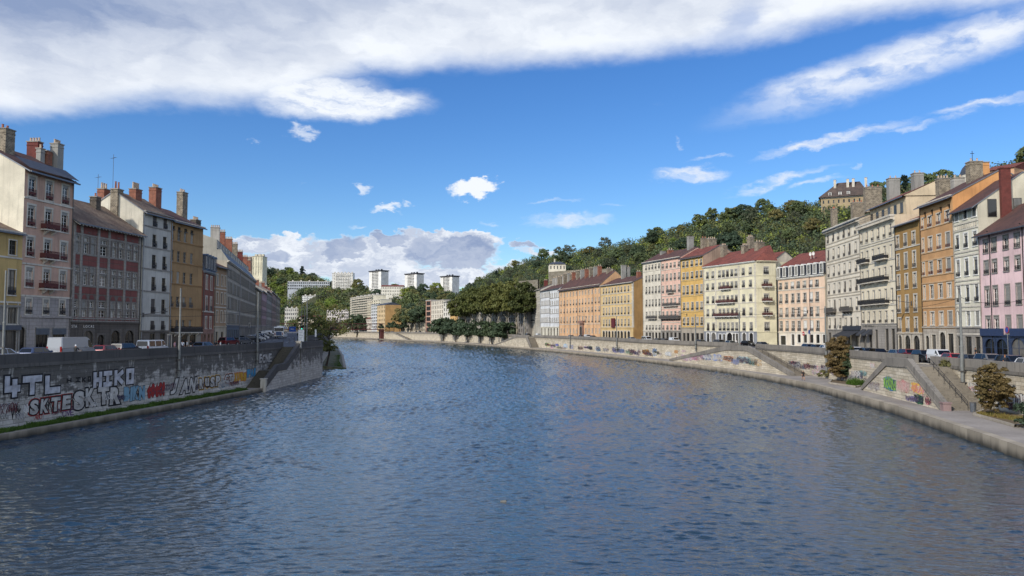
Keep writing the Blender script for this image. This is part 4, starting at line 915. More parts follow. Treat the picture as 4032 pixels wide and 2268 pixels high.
# far street houses
fs = [(-75.6, 226.3)] + [(-75.6 - 44.4 * f, 226.3 + 171.7 * f) for f in (.16, .33, .52, .76, 1.0)]
for k, (colr, zt, lab, rm) in enumerate((('#8f8468', 22.0, 'olive beige house just past the long grey terrace', 'tileD'), ('#b08f92', 22.6, 'faded mauve house in the far left street', 'tileR'), ('#a6a196', 24.0, 'pale grey house in the far left street, between mauve and rose houses', 'tileD'), ('#a58a7e', 25.2, 'rose beige house in the far left street, with brick chimneys', 'tileR'), ('#a99c84', 25.0, 'last sand coloured house of the far left street', 'tileR'))):
    A, B = fs[k], fs[k + 1]; L_ = math.dist(A, B); n = int(L_ / 3.2); fl_ = int((zt - 11) / 3.1)
    h = house(lab, A, B, 7.7, zt, wall=plaster(colr, .3), rows=[(11.3 + 3.1 * i, 13.3 + 3.1 * i) for i in range(fl_)], cols=[L_ * (i + .5) / n for i in range(n)], w=1.3, trim=None, wy=-.16, pane=M['paned'], frame=M['dframe'], depth=12, roofm=M[rm], rise=3, strings=(10.8,), seed=20 + k)
    it = [(L_ * (i + .5) / n, 1.7, .1, 2.4, 'shop') for i in range(n)]; base(h, 10.7, M['greyst'], it); arches(h, it, 0, None, M['dframe'], None, -.06)
    chimney(h.r, L_ * .3, 4.5, h.H, h.H + 4.2, 1.0, 2.0, M['brick'], 4); chimney(h.r, L_ * .8, 4.5, h.H, h.H + 3.8, .9, 1.8, M['brickd' if k % 2 else 'conc'], 3)
# ------------------------------------------------------------------ RIGHT BANK HOUSES (left and right ends as seen from the river)
def fr(y): return (59.7 + .0837 * y, y)
def RB(pL, pR):
    out = []
    for p in (pL, pR):
        tt = hit(p, 1150, fr(60), fr(180)); out.append((fr(60)[0] + tt * (fr(180)[0] - fr(60)[0]), 60 + tt * 120))
    return out
def cols_px(A, B, pxs, py=1150):
    L_ = math.dist(A, B); return [(hit(p[0], py, A, B) * L_, p[1]) if isinstance(p, tuple) else hit(p, py, A, B) * L_ for p in pxs]
ZRB = 5.4
# pink house with navy shops
A = RB(3861, 4032)[0]; B = fr(80)
rz = rowz(A, B, 3887, [(943, 995), (1026, 1078), (1130, 1205), (1246, 1313)])
c = cols_px(A, B, (3887.5, 3920, 3967, 4012)) ; c += [c[-1] + 4.2, c[-1] + 7.4, c[-1] + 11.5, c[-1] + 15]
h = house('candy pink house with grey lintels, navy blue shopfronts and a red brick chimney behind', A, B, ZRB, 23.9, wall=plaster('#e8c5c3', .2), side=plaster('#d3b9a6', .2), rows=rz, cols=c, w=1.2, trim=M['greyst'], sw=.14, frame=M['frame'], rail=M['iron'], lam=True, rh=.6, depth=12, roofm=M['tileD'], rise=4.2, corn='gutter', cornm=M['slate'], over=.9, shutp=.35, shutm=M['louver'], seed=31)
it = [(c[0] + .4, 3.2, .3, 2.6, 'arch'), (c[1] + 1.2, 3.2, .3, 2.6, 'arch'), (c[3] - .6, 3.4, .3, 2.8, 'arch'), (c[3] + 4, 3, .3, 2.8, 'shop'), (c[3] + 8, 3, .3, 2.8, 'shop')]
navy = plain('#2c3a55', .5, 0, .2)
base(h, 9.6, navy, it); arches(h, it, 0, None, plain('#31405c', .5), navy, -.06)
mb = MB(); mb.box(.2, c[2] - 1.2, -.4, -.07, 3.35, 4.4); mb.box(c[2] + .9, h.L, -.4, -.07, 3.35, 4.4); mb.build('shop_fascia', plain('#273758', .5), h.r)
downpipe(h, (c[0] + c[1]) / 2 + .1, 'dark'); downpipe(h, c[3] + 1.4, 'dark')
# cream ornate house
A, B = RB(3762, 3861); c = cols_px(A, B, (3776, 3810, 3846)); rz = rowz(A, B, 3810, [(824, 860), (917, 974), (1018, 1085), (1122, 1189), (1225, 1282)])
crm = plaster('#d8d3bb', .18); L_ = math.dist(A, B)
h = house('ivory house with carved stone friezes and tall dark windows in its gable', A, B, ZRB, 28.4, wall=crm, side=plaster('#c6bea6', .18), rows=rz, cols=c, w=1.15, trim=M['white'], sw=.2, frame=M['slateblue'], rail={1: M['iron'], 2: M['iron'], 3: M['iron']}, lam=(1, 2, 3, 4), rh=.7, strings=(rz[0][0] - .6, rz[0][0] - 1.6, rz[1][0] - .6, rz[1][0] - 1.2, rz[2][0] - .7, rz[2][0] - 1.3, rz[3][0] - .7, rz[3][0] - 1.3, rz[4][0] - 1.3), stringm=M['limest'], depth=13, roofm=M['tileD'], rise=4.6, corn='gutter', cornm=M['slate'], over=.9, seed=32)
it = [(c[0] - .1, 1.3, .2, 3, 'shop'), (c[1], 1.9, .2, 3, 'shop'), (c[2], 1.5, .2, 3, 'shop')]; base(h, 10.0, M['greyst'], it); arches(h, it, 0, None, M['dframe'], M['greyst'], -.06)
mb = MB(); z_ = rz[0][0] - 1.1 - ZRB
for k in range(int(h.L / .6)):
    x = .3 + .6 * k; mb.box(x - .12, x + .12, -.14, .0, z_ - .3, z_ + .25)
mb.build('carved_frieze', M['limest'], h.r)
def side_window(h, xside, y, z, w, hh):
    """tall window on the end wall that faces the camera"""
    mb = MB(); s = xside; mb.box(s, s + .06, y - w / 2 - .1, y + w / 2 + .1, z - .1, z + hh + .1); o = mb.build('side_window', M['dframe'], h.r)
    mb = MB(); mb.box(s + .061, s + .075, y - w / 2, y + w / 2, z, z + hh); mb.build('pane', M['paned'], o)
side_window(h, h.L, 2.0, 21.0, 1.1, 2.5); side_window(h, h.L, 5.6, 21.6, 1.0, 2.0)
mb = MB(); mb.box(h.L + .01, h.L + .6, 3.1, 4.5, 14, 28.0); mb.box(h.L - .1, h.L + .7, 3.0, 4.6, 28.0, 28.2)
ch = mb.build('chimney', M['brickd'], h.r)
# orange house
A, B = RB(3630, 3762); c = cols_px(A, B, ((3640.6, .7), 3669, 3704, 3739)); rz = rowz(A, B, 3704, [(837, 881), (922.5, 979.5), (1021, 1075), (1118, 1173.5), (1228, 1280)])
h = house('tall warm orange house with cream window surrounds, tallest of the near right bank row', A, B, ZRB, 31.0, wall=plaster('#c6945a', .15), side=plaster('#c98d4c', .18), rows=rz, cols=c, w=1.35, trim=M['limest'], sw=.16, frame=M['white'], rail={0: M['rust'], 1: M['rust'], 2: M['rust']}, rh=.55, strings=(rz[0][0] - .15, rz[1][0] - .2, rz[1][0] - 1.5, rz[2][0] - .2, rz[2][0] - 1.4, rz[3][0] - .2, rz[4][1] + .8, rz[4][0] - .5), stringm=plaster('#c7a070', .2), depth=15, roofm=M['tileD'], rise=4.0, corn='plain', cornm=M['limest'], over=1.0, shutp=.15, shutm=M['louver'], seed=33)
for p in (3640, 3668, 3703, 3736): win_in(h, h.U(p, 800), h.H - 2.2, .8, .9, None, .1, M['dframe'], (1, 1), 0, False, None, M['paned'], None, 0)
it = [(c[0][0] + .7, 1.4, .2, 3.0, 'arch'), (c[1] + .4, 1.6, .2, 3.2, 'shop'), (c[2] + .3, 2.1, .2, 3.6, 'arch'), (c[3] + .1, 1.9, .2, 3.4, 'shop')]; base(h, 9.9, plaster('#b8ad9b', .35, blocks=True), it); arches(h, it, 0, None, M['dframe'], M['limest'], -.06)
chim_px(h, 3835, 640, 800, 46, 6, M['rubble'], 2, 'pot', (1.5, 2.0)); chim_px(h, 3870, 643, 740, 26, 9, plaster('#c98d4c', .18), 0, 'pot', (1.4, 1.4)); chim_px(h, 3712, 706, 770, 62, 6, M['rubble'], 4, 'pot', (1.4, 2.0)); chim_px(h, 3770, 704, 760, 55, 7, M['conc2'], 2, 'pot', (1.3, 1.8))
downpipe(h, .2, 'dark')
# ochre house
A, B = RB(3530, 3630); c = cols_px(A, B, (3540, 3571, 3604)); rz = rowz(A, B, 3571, [(920, 968), (996, 1057), (1079.5, 1136), (1163, 1229), (1252, 1307)])
h = house('mustard ochre house with three window columns and pale arched window surrounds', A, B, ZRB, 29.0, wall=plaster('#a57e3c', .18), side=plaster('#c9b592', .2), rows=rz, cols=c, w=1.2, trim=M['limest'], sw=.22, frame=M['white'], bars=(2, 4), rail=M['ironl'], rh=.7, archrow=(1, 2, 4), strings=(rz[0][0] - .3, rz[4][0] - .2), stringm=M['limest'], depth=13, roofm=M['tileR'], rise=2.6, corn='plain', cornm=M['limest'], over=.9, shutp=.2, shutm=M['louver'], seed=34)
it = [(c[0] + .1, 1.5, .2, 3.0, 'arch'), (c[1] - .1, 2.4, .2, 3.1, 'arch'), (c[2] + .1, 2.6, .2, 3.1, 'arch')]; base(h, 9.7, plaster('#b5a893', .35, blocks=True), it); arches(h, it, 0, None, M['dframe'], M['limest'], -.06)
downpipe(h, .2, 'dark')
# beige house with iron balconies
A, B = RB(3390, 3530); c = cols_px(A, B, (3398, 3419, 3441, 3464, 3488, 3512.6)); rz = rowz(A, B, 3464, [(895.5, 939), (975, 1024.5), (1055, 1108), (1140, 1197), (1225.6, 1271)])
h = house('beige house with long dark iron balconies, dentil cornice and a terrace on its roof', A, B, ZRB, 31.2, wall=plaster('#e2d5b6', .2), side=plaster('#c6b494', .2), rows=rz, cols=c, w=1.15, trim=M['limest'], sw=.16, frame=M['frame'], rail={0: M['iron'], 4: M['iron']}, rh=.6, strings=(rz[0][0] - .5, rz[0][0] - 1.0, rz[1][0] - .3, rz[2][0] - .3, rz[3][0] - .3, rz[4][0] - .5), depth=14, roof='flat', corn='dentil', cornm=M['limest'], seed=35)
e = [(c[i] + c[i + 1]) / 2 for i in range(5)]; z_ = [q[0] - ZRB for q in rz]
balcony(h.r, .3, e[1] - .3, z_[1], .9, M['iron'], M['limest'], 2); balcony(h.r, e[2] + .2, e[4] + .3, z_[1], .9, M['iron'], M['limest'], 2)
balcony(h.r, .2, e[4] + .2, z_[2], .9, M['iron'], M['limest'], 4); balcony(h.r, .2, e[4] + .2, z_[3], .9, M['iron'], M['limest'], 4)
it = [(c[0] + .6, 1.9, .2, 4.0, 'shop'), (c[1] + .9, 1.6, .2, 4.0, 'shop'), (c[2] + 1.0, 1.4, .2, 4.0, 'door'), (c[4] + .2, 1.6, .2, 4.2, 'shop'), (c[5] + .2, 1.6, .2, 4.2, 'shop')]
base(h, 11.2, M['greyst'], it); arches(h, it, 0, None, M['dframe'], M['greyst'], -.06); letters('L OBJET INSOLITE', h.r, c[0] - .2, 4.75, .75, M['dframe'], -.1)
for u in (c[0] + .5, c[1] + .8):
    mb = MB(); mb.prism([(0, 0), (2, 0)], 0, 0) if False else None
    mb.face([(u - 1.1, -.1, 4.3), (u + 1.1, -.1, 4.3), (u + 1.1, -1.5, 3.2), (u - 1.1, -1.5, 3.2)]); mb.face([(u - 1.1, -1.5, 3.2), (u + 1.1, -1.5, 3.2), (u + 1.1, -1.5, 2.95), (u - 1.1, -1.5, 2.95)])
    for x in (u - 1.1, u + 1.1): mb.face([(x, -.1, 4.3), (x, -1.5, 3.2), (x, -.1, 3.2)])
    mb.build('awning', plain('#33363c', .8), h.r)
mb = MB(); a_ = 2.2; mb.box(.1, h.L - .1, a_, 14, h.H, h.H + 3.5); mb.build('attic_wall', plaster('#c9b592', .2), h.r)
for i, u in enumerate(c): window(h.r, u, h.H + .5, 1.2, 2.0, None, .1, M['dframe'], (2, 1), 0, False, None, M['paned'], None, a_ - .22, 'attic_window')
mb = MB(); zt_ = h.H + 3.5; mb.face([(-.2, 1.4, zt_), (h.L + .2, 1.4, zt_), (h.L + .2, 8, zt_ + 3), (-.2, 8, zt_ + 3)]); mb.face([(-.2, 14.5, zt_), (h.L + .2, 14.5, zt_), (h.L + .2, 8, zt_ + 3), (-.2, 8, zt_ + 3)]); mb.face([(-.2, 1.4, zt_ - .2), (h.L + .2, 1.4, zt_ - .2), (h.L + .2, 1.4, zt_), (-.2, 1.4, zt_)], 1)
for x in (-.1, h.L + .1): mb.face([(x, 1.6, zt_), (x, 8, zt_ + 2.9), (x, 14, zt_)], 2)
mb.build('roof', [M['tileR'], M['zinc'], plaster('#c9b592', .2)], h.r)
rb = MB(); rb.box(0, h.L, -.5, -.46, h.H + 1.05, h.H + 1.1); rb.box(0, h.L, -.5, -.46, h.H + .55, h.H + .58)
for k in range(30): x = h.L * k / 29; rb.box(x - .02, x + .02, -.5, -.46, h.H, h.H + 1.05)
rb.build('roof_railing', M['ironl'], h.r)
chim_px(h, 3516, 705, 820, 50, 7, M['conc'], 2, 'pot', (1.5, 2.2)); chim_px(h, 3611, 685, 770, 42, 7, M['conc'], 2, 'pot', (1.6, 1.8))
# grey beige house with bracketed cornice
A, B = (75.2, 183.5), RB(3253, 3390)[1]; c = cols_px(A, B, (3265, 3286, 3306.6, 3328, 3349.5, 3374)); rz = rowz(A, B, 3306, [(910.7, 943), (971, 1015), (1041.6, 1083), (1112, 1153.5), (1178, 1225.6), (1252, 1294)])
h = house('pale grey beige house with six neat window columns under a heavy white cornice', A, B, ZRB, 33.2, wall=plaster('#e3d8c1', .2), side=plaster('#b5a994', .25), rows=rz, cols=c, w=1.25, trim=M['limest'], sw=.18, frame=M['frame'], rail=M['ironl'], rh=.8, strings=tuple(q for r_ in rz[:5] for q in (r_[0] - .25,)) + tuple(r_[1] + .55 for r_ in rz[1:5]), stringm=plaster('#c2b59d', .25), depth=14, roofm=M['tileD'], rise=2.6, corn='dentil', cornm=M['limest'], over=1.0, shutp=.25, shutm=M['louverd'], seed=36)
balcony(h.r, .2, c[1] + 1.2, rz[4][0] - ZRB - .05, .9, M['ironl'], M['dkst'], 3); balcony(h.r, c[3] - 1.2, c[4] + 1.3, rz[4][0] - ZRB - .05, .9, M['ironl'], M['dkst'], 3)
it = [(c[0] + .2, 2.0, .2, 3.3, 'shop'), (c[2] - .8, 2.2, .2, 3.3, 'shop'), (c[4] - .9, 2.6, .2, 3.3, 'shop'), (c[5] - .2, 2.2, .2, 3.3, 'shop')]; base(h, 10.2, M['greyst'], it); arches(h, it, 0, None, M['dframe'], M['greyst'], -.06)
mb = MB(); u0 = c[3] - 1.5; mb.face([(u0, -.1, 4.0), (h.L - .2, -.1, 4.0), (h.L - .2, -2.4, 2.9), (u0, -2.4, 2.9)]); mb.face([(u0, -2.4, 2.9), (h.L - .2, -2.4, 2.9), (h.L - .2, -2.4, 2.6), (u0, -2.4, 2.6)]); mb.build('awning', plain('#2c2f35', .8), h.r)
mb = MB(); mb.box(u0, h.L - .2, -.35, -.07, 4.1, 5.0); mb.build('shop_fascia', plain('#2a303c', .7), h.r)
for p, y0, y1, w_, b_ in ((3283, 825, 885, 21, 5), (3376, 800, 860, 44, 6), (3435, 740, 830, 60, 7)): chim_px(h, p, y0, y1, w_, b_, M['rubble'], 3, 'potr', (1.4, w_ * .06))
# peach house with white dormers
A, B = (69.8, 201.8), (75.0, 184.2); L_ = math.dist(A, B); c = cols_px(A, B, (3074, 3097, 3121, 3144, 3168.6, 3193.5, 3217.7, 3244)); rz = rowz(A, B, 3144, [(1108, 1136), (1155, 1192), (1211, 1248), (1263.7, 1304)])
h = house('peach house with a red roof and eight white dormers in a slate mansard', A, B, ZRB, 22.9, wall=plaster('#dcbd9f', .15), side=plaster('#cfc3a8', .2), rows=rz, cols=c, w=1.2, trim=M['limest'], sw=.12, frame=M['white'], rail=M['ironl'], rh=.8, strings=(rz[0][0] - .2, rz[3][1] + .7), stringm=M['limest'], depth=12, roof='mansard', archrow=(0,), corn='plain', cornm=M['white'], shutp=.12, shutm=M['white'], seed=37)
mb = MB(); mb.face([(0, -.35, h.H + .05), (L_, -.35, h.H + .05), (L_, .7, h.H + 3.1), (0, .7, h.H + 3.1)], 1); mb.face([(-.1, .4, h.H + 3.05), (L_ + .1, .4, h.H + 3.05), (L_ + .1, 7, h.H + 6.8), (-.1, 7, h.H + 6.8)]); mb.face([(-.1, 13, h.H + 3.1), (L_ + .1, 13, h.H + 3.1), (L_ + .1, 7, h.H + 6.8), (-.1, 7, h.H + 6.8)])
for x in (0, L_): mb.face([(x, -.3, h.H), (x, .7, h.H + 3.1), (x, 7, h.H + 6.7), (x, 12, h.H + 3.1), (x, 12, h.H)], 2)
mb.build('roof', [M['tileR'], M['slate'], plaster('#cfc3a8', .2)], h.r)
for i, u in enumerate(c): dormer(h, u, h.H + .35, 1.1, 2.2, -.6, M['white'], M['white'], M['louver'] if i in (0, 1, 2, 3, 4) else None)
it = [(c[0] + .8, 2.2, .2, 2.4, 'shop'), (c[2] - .1, 1.2, .2, 2.8, 'door')] + [(u, 1.3, .9, 2.1, 'shop') for u in c[3:]]
base(h, 9.6, plaster('#d6cbb8', .2), it); arches(h, it, 0, None, M['dframe'], M['white'], -.06)
chim_px(h, 3265 - 60, 1035, 1080, 40, 7, M['rubble'], 2, 'pot', (1.4, 2.2)); downpipe(h, L_ - 5.5, 'rust')
for px in (3166, 3178):
    p = h.U(px, 1007); mb = MB(); n = 12; mb.v.append((p, 2.0, h.H + 5.6)); mb.v += [(p + .5 * math.cos(k * math.pi / 6), 1.85, h.H + 5.6 + .5 * math.sin(k * math.pi / 6)) for k in range(n)]
    for k in range(n): mb.f.append((0, 1 + k, 1 + (k + 1) % n)); mb.m.append(0)
    mb.tube((p, 2.0, h.H + 4.4), (p, 2.0, h.H + 5.6), .05); mb.build('satellite_dish', M['white'], h.r)
# cream corner house with red roof
A, B = (55.3, 222.0), (63.9, 201.0); L_ = math.dist(A, B); c = cols_px(A, B, (2786.6, 2808, 2834, 2849.6, 2865.5, 2882.7, 2899, 2928, 2956)); rz = rowz(A, B, 2865, [(1062, 1090.5), (1110, 1137), (1163, 1191.6), (1215, 1244.6), (1269.5, 1302.6)])
cy = plaster('#d9d0ac', .15)
h = house('large cream corner house with a broad red tiled roof, quoins and maroon balconies', A, B, 5.5, 27.6, wall=cy, rows=rz, cols=c, w=1.15, trim=M['limest'], sw=.12, frame=M['frame'], rail=M['iron'], rh=.8, lam=True, strings=tuple(q[0] - .3 for q in rz), stringm=M['limest'], depth=12, roof='flat', corn='plain', cornm=M['white'], seed=38, shutp=.2, shutm=M['louverd'])
it = [(c[0], 1.2, .2, 2.9, 'arch'), (c[1], 2.1, .2, 3.0, 'arch'), (c[2], 1.1, .2, 2.6, 'shop'), (c[3], 1.0, .2, 2.6, 'shop'), (c[4] + .6, 2.4, .2, 3.0, 'arch'), (c[5] + .6, 1.3, .2, 2.8, 'door'), (c[6], 1.2, .2, 2.8, 'shop'), (c[7], 1.5, .2, 3.1, 'arch'), (c[8], 1.5, .2, 3.1, 'arch')]
gb = plaster('#8d9198', .2); base(h, 9.8, gb, it); arches(h, it, 0, None, M['dframe'], M['white'], -.06)
mar = plain('#50302d', .6)
balcony(h.r, e2 := (c[2] + c[3]) / 2 + .1, c[4] + 1.6, rz[1][0] - 5.5 - .05, .8, mar, M['white'], 2); balcony(h.r, c[2] - .9, c[5] + 1.4, rz[2][0] - 5.55, .9, mar, M['white'], 4); balcony(h.r, c[1] + 1.0, c[6] + 1.6, rz[3][0] - 5.55, .9, mar, M['white'], 6)
mb = MB()
for u in (.3, c[1] + 1.25, c[6] + 1.2, L_ - .4):
    zz = 10 - 5.5; k = 0
    while zz < 27 - 5.5: mb.box(u - (.38 if k % 2 else .28), u + (.38 if k % 2 else .28), -.06, .02, zz, zz + .42); zz += .5; k += 1
mb.build('quoins', M['limest'], h.r)
# its short second face turned to the camera, same house
dv = Vector((B[0] - A[0], B[1] - A[1])).normalized()
C2 = (69.3, 201.6); h2v = (C2[0] - B[0], C2[1] - B[1]); L2 = math.hypot(*h2v)
ang = math.atan2(h2v[1], h2v[0]) - math.atan2(B[1] - A[1], B[0] - A[0])
class Sub: pass
wing = Sub()
mb = MB(); ca, sa = math.cos(ang), math.sin(ang)
def w2(x, y, z): return (h.L + x * ca - y * sa, x * sa + y * ca, z)
u2 = L2 * .5; rects = [(u2 - .65, u2 + .65, q[0] - 5.5, q[1] - 5.5) for q in rz]
tmp = MB(); holes_wall(tmp, L2, -.5, h.H, rects, .26)
tmp.face([(L2, 0, -.5), (L2, 9, -.5), (L2, 9, h.H), (L2, 0, h.H)]); tmp.box(0, L2, -.28, .05, h.H - .35, h.H - .15); tmp.box(0, L2, -.48, .05, h.H - .15, h.H + .03)
for q in rz: tmp.box(0, L2, -.1, .04, q[0] - 5.5 - .4, q[0] - 5.5 - .2)
tmp.v = [w2(*p) for p in tmp.v]; tmp.build('corner_wall', cy, h.r)
for i, q in enumerate(rz):
    o = window(h.r, 0, 0, 1.3, q[1] - q[0], M['limest'], .12, M['frame'], (2, 3), 0, True, M['iron'] if i in (0, 4) else None); o.location = w2(u2, 0, q[0] - 5.5); o.rotation_euler = (0, 0, ang)
    if 0 < i < 4:
        b_ = balcony(h.r, -1.3, 1.3, 0, .9, mar, M['white'], 2); b_.location = w2(u2, 0, q[0] - 5.5); b_.rotation_euler = (0, 0, ang)
mb = MB(); z_ = h.H + .05; o_ = .55
P0 = (-o_, -o_, z_); P1 = (L_ + .3, -o_, z_); P2 = w2(L2 + .3, -o_, z_); P3 = w2(L2 + .3, 12, z_); P4 = (-o_, 13, z_)
R0 = (3, 7.0, z_ + 4.2); R1 = (L_ - 2.5, 7.0, z_ + 4.6)
mb.face([P0, P1, R1, R0]); mb.face([P1, P2, R1]); mb.face([P2, P3, R1]); mb.face([P3, P4, R0, R1]); mb.face([P4, P0, R0]); mb.build('roof', M['tileR'], h.r)
for p, y0, y1, w_, b_ in ((2850, 968, 1035, 24, 5), (2932, 968, 1022, 24, 5), (2990, 955, 1010, 40, 6), (2955, 935, 1000, 26, 9)): chim_px(h, p, y0, y1, w_, b_, M['rubble'], 3, 'pot', (1.3, w_ * .062))
# rear gable house with graffiti lettering
A_, B_ = (64, 238), (73, 216)
hb = house('rear house with blue graffiti lettering on its pale wall, behind the cream corner house', A_, B_, 6, 28.6, wall=plaster('#cdbfa9', .2), depth=10, roofm=M['tileR'], rise=3.2, corn='plain', seed=39, rows=(), cols=())
letters('SORE', hb.r, 3.5, 20.6, 2.4, plain('#7f96a6', .7), -.05, 'graffiti', off=.03); letters('WAKE', hb.r, 12.5, 20.9, 2.6, plain('#5e95ad', .7), -.05, 'graffiti', off=.03)
# yellow house
A, B = (51.4, 234.0), (55.3, 222.2); c = cols_px(A, B, (2693, 2707.8, 2726, 2745, 2762)); rz = rowz(A, B, 2726, [(1026, 1049), (1070.6, 1097), (1123.7, 1158.5), (1190, 1221), (1251, 1281)])
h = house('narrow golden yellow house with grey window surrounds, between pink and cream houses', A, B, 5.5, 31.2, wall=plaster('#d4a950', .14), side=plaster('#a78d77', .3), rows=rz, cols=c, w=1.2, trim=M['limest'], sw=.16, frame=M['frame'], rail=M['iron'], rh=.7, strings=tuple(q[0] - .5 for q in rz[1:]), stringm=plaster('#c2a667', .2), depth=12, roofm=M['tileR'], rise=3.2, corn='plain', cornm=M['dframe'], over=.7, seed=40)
it = [(u, 1.5, .2, 2.8, 'shop') for u in c]; base(h, 9.9, plaster('#a79d8b', .3), it); arches(h, it, 0, None, M['dframe'], M['greyst'], -.06)
chim_px(h, 2718, 932, 1000, 24, 5, M['conc'], 0, 'pot', (1.2, 1.8)); chim_px(h, 2772, 940, 990, 26, 6, M['rubble'], 2, 'potr', (1.2, 1.8)); chim_px(h, 2802, 942, 1030, 40, 8, M['rubble'], 4, 'pot', (1.3, 2.6))
# pink and white pair
Am = (47.6, 245.2); A, B = Am, (51.4, 234.2); c = cols_px(A, B, (2611, 2627, 2642.5, 2658, 2674.6)); ysr = [(1037.5, 1056), (1079, 1105), (1125, 1153.5), (1176.7, 1205), (1226, 1254), (1281, 1299)]
rz = rowz(A, B, 2627, ysr)
h = house('salmon pink house with stone pediments and a long balcony over its arcade', A, B, 5.6, 31.9, wall=plaster('#dfb49d', .14), rows=rz, cols=c, w=1.1, trim=M['limest'], sw=.14, frame=M['frame'], rail=M['ironl'], rh=.8, strings=(rz[0][0] - .5, rz[3][1] + .9, rz[4][1] + .9, rz[5][1] + .9), depth=12, roofm=M['tileD'], rise=3.2, corn='plain', cornm=M['limest'], seed=41, archrow=(5,))
z_ = [q[0] - 5.6 for q in rz]; balcony(h.r, c[1] + .6, c[3] - .6, z_[2], .8, M['ironl'], M['limest'], 2); balcony(h.r, c[0] + .6, c[4] - .6, z_[3], .8, M['ironl'], M['limest'], 3); balcony(h.r, .1, h.L - .1, z_[4], .9, M['ironl'], M['dkst'], 8, 1.1)
it = [(u, 1.4, .2, 2.9, 'shop') for u in c]; base(h, 9.4, M['greyst'], it); arches(h, it, 0, None, M['dframe'], M['greyst'], -.06)
chim_px(h, 2640, 985, 1020, 24, 5, M['brick'], 2, 'pot', (1.2, 1.8))
A, B = (43.8, 257.0), Am; c = cols_px(A, B, (2545.4, 2558, 2570, 2583, 2596)); rz = rowz(A, B, 2596, ysr)
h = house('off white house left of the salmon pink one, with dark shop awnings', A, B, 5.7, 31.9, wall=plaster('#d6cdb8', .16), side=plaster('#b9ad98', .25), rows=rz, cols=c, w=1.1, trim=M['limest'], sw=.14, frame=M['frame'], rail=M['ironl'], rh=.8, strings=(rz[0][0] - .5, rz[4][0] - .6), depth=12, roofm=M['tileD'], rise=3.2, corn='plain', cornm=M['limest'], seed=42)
balcony(h.r, c[1] - .7, c[3] + .7, rz[4][0] - 5.7, .8, M['ironl'], M['limest'], 3)
it = [(u, 1.4, .2, 2.7, 'shop') for u in c]; base(h, 9.6, M['limest'], it); arches(h, it, 0, None, M['dframe'], M['greyst'], -.06)
chim_px(h, 2610, 990, 1025, 22, 5, M['conc'], 0, 'pot', (1.2, 1.6))
# ochre block with quoins and a blank side wall
A, B = (34.8, 302.0), (43.3, 275.0); c = cols_px(A, B, (2377, 2388, 2399, 2411.7, 2422.7, 2435, 2447.6, 2461, 2475)); rz = rowz(A, B, 2423, [(1132, 1152.5), (1167.7, 1195), (1210.5, 1239.5), (1257.5, 1283.7)])
oc = plaster('#d2b273', .16)
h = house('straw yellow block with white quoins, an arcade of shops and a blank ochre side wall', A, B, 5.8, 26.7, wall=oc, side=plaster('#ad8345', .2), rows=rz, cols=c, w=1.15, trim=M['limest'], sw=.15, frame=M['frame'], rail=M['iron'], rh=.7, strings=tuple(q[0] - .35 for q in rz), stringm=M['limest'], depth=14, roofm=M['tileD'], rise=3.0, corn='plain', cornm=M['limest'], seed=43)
it = [(u, 1.7 if i % 2 else 2.0, .2, 3.0, 'arch') for i, u in enumerate(c)]; base(h, 10.0, oc, it); arches(h, it, 0, None, M['dframe'], M['limest'], -.06)
mb = MB(); zz = 4.5; k = 0
while zz < 20.5: mb.box(h.L - (1.1 if k % 2 else .8), h.L + .05, -.06, .3, zz, zz + .45); zz += .52; k += 1
mb.build('quoins', M['limest'], h.r)
mb = MB(); u_ = h.U(2418, 1294); mb.box(u_ - 1.4, u_ + 1.4, -.6, -.2, 4.5, 8.0); mb.build('shop_sign', plain('#5b2226', .7), h.r)
chim_px(h, 2455, 1045, 1110, 17, 6, M['conc'], 0, 'pot', (1.2, 1.7)); chim_px(h, 2474, 1052, 1095, 10, 8, M['conc'], 1, 'pot', (1.1, 1.1)); chim_px(h, 2515, 1070, 1110, 14, 5, M['brick'], 2, 'pot', (1.1, 1.5)); chim_px(h, 2396, 1058, 1115, 14, 6, M['rubble'], 2, 'pot', (1.1, 1.6))
# long orange house
A, B = (21.3, 347.0), (34.7, 302.4); c = cols_px(A, B, [2050 + q / 3.622 for q in (577, 620, 665, 710, 755, 797, 842, 883, 927, 973, 1020, 1070, 1120)]); rz = rowz(A, B, 2270, [(1148, 1163.6), (1179, 1201), (1212, 1231), (1246, 1271), (1293, 1311)])
h = house('long apricot orange house with thirteen window columns and a carved stone portal', A, B, 6.0, 27.5, wall=plaster('#d9aa78', .14), side=plaster('#cfa070', .2), rows=rz, cols=c, w=1.1, trim=M['limest'], sw=.1, frame=M['frame'], rail={1: M['iron'], 2: M['iron'], 3: M['iron']}, rh=.7, strings=(rz[3][0] - .6,), stringm=M['limest'], depth=13, roofm=M['tileD'], rise=5.4, corn='plain', cornm=M['limest'], over=.9, shutp=.1, shutm=M['louver'], seed=44)
mb = MB(); u_ = h.U(2293, 1300); mb.box(u_ - 1.8, u_ + 1.8, -.5, -.01, 0, 6.0); mb.box(u_ - 2.4, u_ + 2.4, -1.0, -.02, 6.0, 7.2); mb.build('portal', plaster('#8d6a5a', .4), h.r)
window(h.r, u_, .2, 1.8, 4.6, M['greyst'], .2, M['dframe'], (2, 2), 1, False, None, M['paned'], None, -.75, 'door')
for k in range(9): chim_px(h, 2225 + k * 17, 1080 - k * 4, 1125 - k * 4, 9, 5.5, M[('rubble', 'conc', 'brick')[k % 3]], 2, 'pot', (.9, 1.6))
for u in (c[1] + 1.1, c[5] + 1.1, c[10] + 1.1): downpipe(h, u, 'rust')
